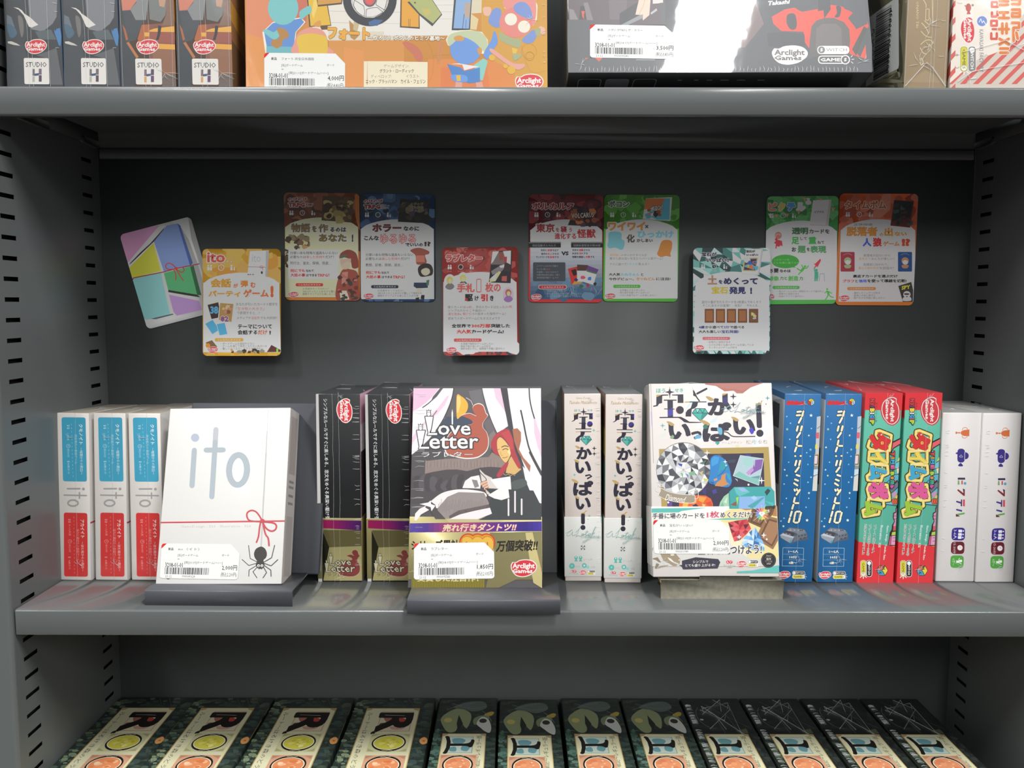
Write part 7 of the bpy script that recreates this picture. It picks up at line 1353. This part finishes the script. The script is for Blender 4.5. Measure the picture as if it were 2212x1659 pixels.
ornate_o(a, 40.5, 83.6, 14.3, 14.4, 'cdc64e', ('d9d36a', 'c0b83a', 'e2dd8e', 'bdb545'), ('c9c79a', 'aaa878')); ornate_o(a, 40.8, 119, 14.3, 14.4, 'dc8a5c', ('e29a6c', 'ecc9a4', 'd47a48', 'e8b48c'), ('cf9f80', 'b98468'))
a.T(BKc, 'T', 27, 140, 54, 166, b=.05, rot=90)
a.P('d99a5a', '66,78 69,74 72,77 72.5,84 69,86 66.5,83', True); a.E('a8693a', 69.5, 80.5, 1.2)
for i in range(5): a.L('55605a', .3, [(20+9*i, 2), (26+9*i, 12+i)], sm=False)
a.put(mb)
s = Art(M, (W/2, D, H), (0, -1, 0), (0, 0, -1), D, H, CARD); s.cs(0, 0, 'mm'); s.P('8f9a86', '20,0 34,0 34,6 20,6'); s.P('a8a070', '44,0 82,0 82,7 44,7'); s.put(mb)
mb.build('carton', root); first = root
for cx, lb in ((-.2793, 'second'), (-.2043, 'third'), (-.1285, 'rightmost')): dup(first, frame((cx, BK, ZB)), 'forest box with ornate R and yellow O label, %s of four' % lb)
W = .0535
def tlabel(a):
    a.P('b59a5e', '7.6,67.8 45,67.8 45,186 7.6,186'); a.P('d9d6b2', '8.3,68.5 44.3,68.5 44.3,186 8.3,186')
    for sx in (8.3, 44.3): k = 1 if sx < 30 else -1; a.P('b59a7a', [(sx, 68.5), (sx+4.5*k, 68.5), (sx+3.5*k, 70.5), (sx, 72.5)])
    a.T('4a463a', '～はるけき森のけだもの戦記～レギュラー版', 37, 71, 41.6, 182, rot=270)
    a.P('8aa8a2', '12.5,73 34.5,73 34.5,100 12.5,100'); a.P('c3d0c4', '13.2,73.8 33.8,73.8 33.8,99.2 13.2,99.2')
    for p in ('17,77 24,76 28,80 24,86 18,84', '26,88 32,90 30,97 25,95', '15,92 20,90 21,97 16,97'): a.P('6a9aa0', p, True)
    K = '1e1c18'; a.P(K, '10.5,72.5 14,73.5 15.6,82 15.6,91 14,99.5 10.5,101 12.3,91 12.3,82'); a.P(K, '14,85 28,84.6 32,82 33,78 35.5,79.5 34.5,88 32.5,91 28,88.6 14,88.5', True); a.E(K, 12, 73.8, 1.7); a.E(K, 12, 99.6, 1.7)
    ornate_o(a, 23.6, 118, 12.4, 14.6, 'dc8f66', ('e29a6c', 'ecc9a4', 'd4805a', 'e8b48c'), ('cf9f80', 'b98468')); ornate_o(a, 23.6, 152, 12.4, 14.6, 'cdc64e', ('d9d36a', 'c0b83a', 'e2dd8e'), ('c9c79a', 'aaa878'))
M, root, mb, a = rbox('game_box', -.0612, W, FOR, 'forest box with T label and pale green shapes, left of four', 'forest boxes with pale green shapes')
trees(a, 1, 7, 60, 150, 40, 74, ('3f5f55', '55756a', '4a6a5c')); trees(a, 46, 52, 60, 150, 24, 75, ('2f3f3c', '3a4a44')); trees(a, 4, 50, 3, 66, 30, 76, ('2c3532', '38423c'))
# plain rounded shapes in the colours of the printed creatures
a.P('8f9a72', '4,42 9,30 18,22 28,28 31,40 28,58 24,52 20,40 19,62 13,66 8,58', True); a.P('2a2f2a', '19.5,34 24,50 20.5,63 18.5,50'); a.E('c3b56a', 10.5, 44, 3.6, 4.2); a.P('7d8c6a', '34,52 33,42 38,36 46,36 46,46 40,50', True); a.P('d2d3cc', '36,50 40,38 46,42 49,56 48,66 44,64 40,58', True); a.E('3a3a36', 41.5, 45, 3.4, 4); a.P('b8a04a', '42,34 48,28 51,30 48,36', True); a.P('5d6a64', '14,20 24,10 40,8 44,20 34,28 24,24', True)
for p in ('8,24 20,16 34,10', '40,26 46,36 49,46', '12,12 30,22 44,18'): a.L('8a948c', .4, p, sm=True)
tlabel(a); a.put(mb); s = Art(M, (-W/2, 0, H), (0, 1, 0), (0, 0, -1), D, H, CARD); s.cs(0, 0, 'mm'); s.P('6d8a78', '0,0 185,0 185,3 0,5'); s.put(mb)
mb.build('carton', root); first = root
for cx, lb, back in ((-.0055, 'second of four, pushed forward', -.003), (.0517, 'third of four', 0), (.1077, 'rightmost of four', 0)): dup(first, frame((cx, BK+back, ZB)), 'forest box with T label and pale green shapes, '+lb)
M, root, mb, a = rbox('game_box', .1634, W, FORB, 'forest box with T label and plain dark film end, left of four', 'forest boxes with plain dark film ends')
trees(a, 1, 7, 66, 150, 40, 77, ('3f4f40', '4d5f48', '5a6650')); trees(a, 46, 52, 66, 150, 20, 78, ('2a302e', '343c38')); a.E('b8b8b0', 11, 42, 1.6)
a.EL('6d706c', .5, 20, 36, 12, 22, 0, 90, 230); a.P('5f6450', '36,62 46,58 46,66 40,67')
for p in ('16,8 30,30 50,58', '6,26 24,20 44,10', '22,14 26,66', '34,30 38,60'): a.L('6d706e', .4, p)
tlabel(a); a.put(mb); s = Art(M, (-W/2, 0, H), (0, 1, 0), (0, 0, -1), D, H, CARD); s.cs(0, 0, 'mm'); s.P('4d5a44', '0,0 130,0 130,6 0,6'); s.put(mb)
r = random.Random(79)
for i in range(60): y = D*r.uniform(.3, .92); x = -W/2+.0015; mb.tube([(x, y, H+.0002), (x+.002, y+.0006*r.uniform(-1, 1), H+.0006), (x+.005, y+.001*r.uniform(-1, 1), H+.0002)], [.0003, .0003, .0001], FILM, k=4)
for k in range(6): mb.tube([(r.uniform(-.02, .02), D*r.uniform(.75, .98), H+.0003), (r.uniform(-.02, .02), D*r.uniform(.75, .98), H+.0008), (r.uniform(-.02, .02), D*r.uniform(.6, .9), H+.0003)], .0003, FILM, k=4)
mb.build('carton', root); first = root
for cx, lb in ((.2192, 'second of four'), (.2757, 'third of four'), (.3315, 'rightmost of four, against side panel')): dup(first, frame((cx, BK, ZB)), 'forest box with T label and plain dark film end, '+lb)
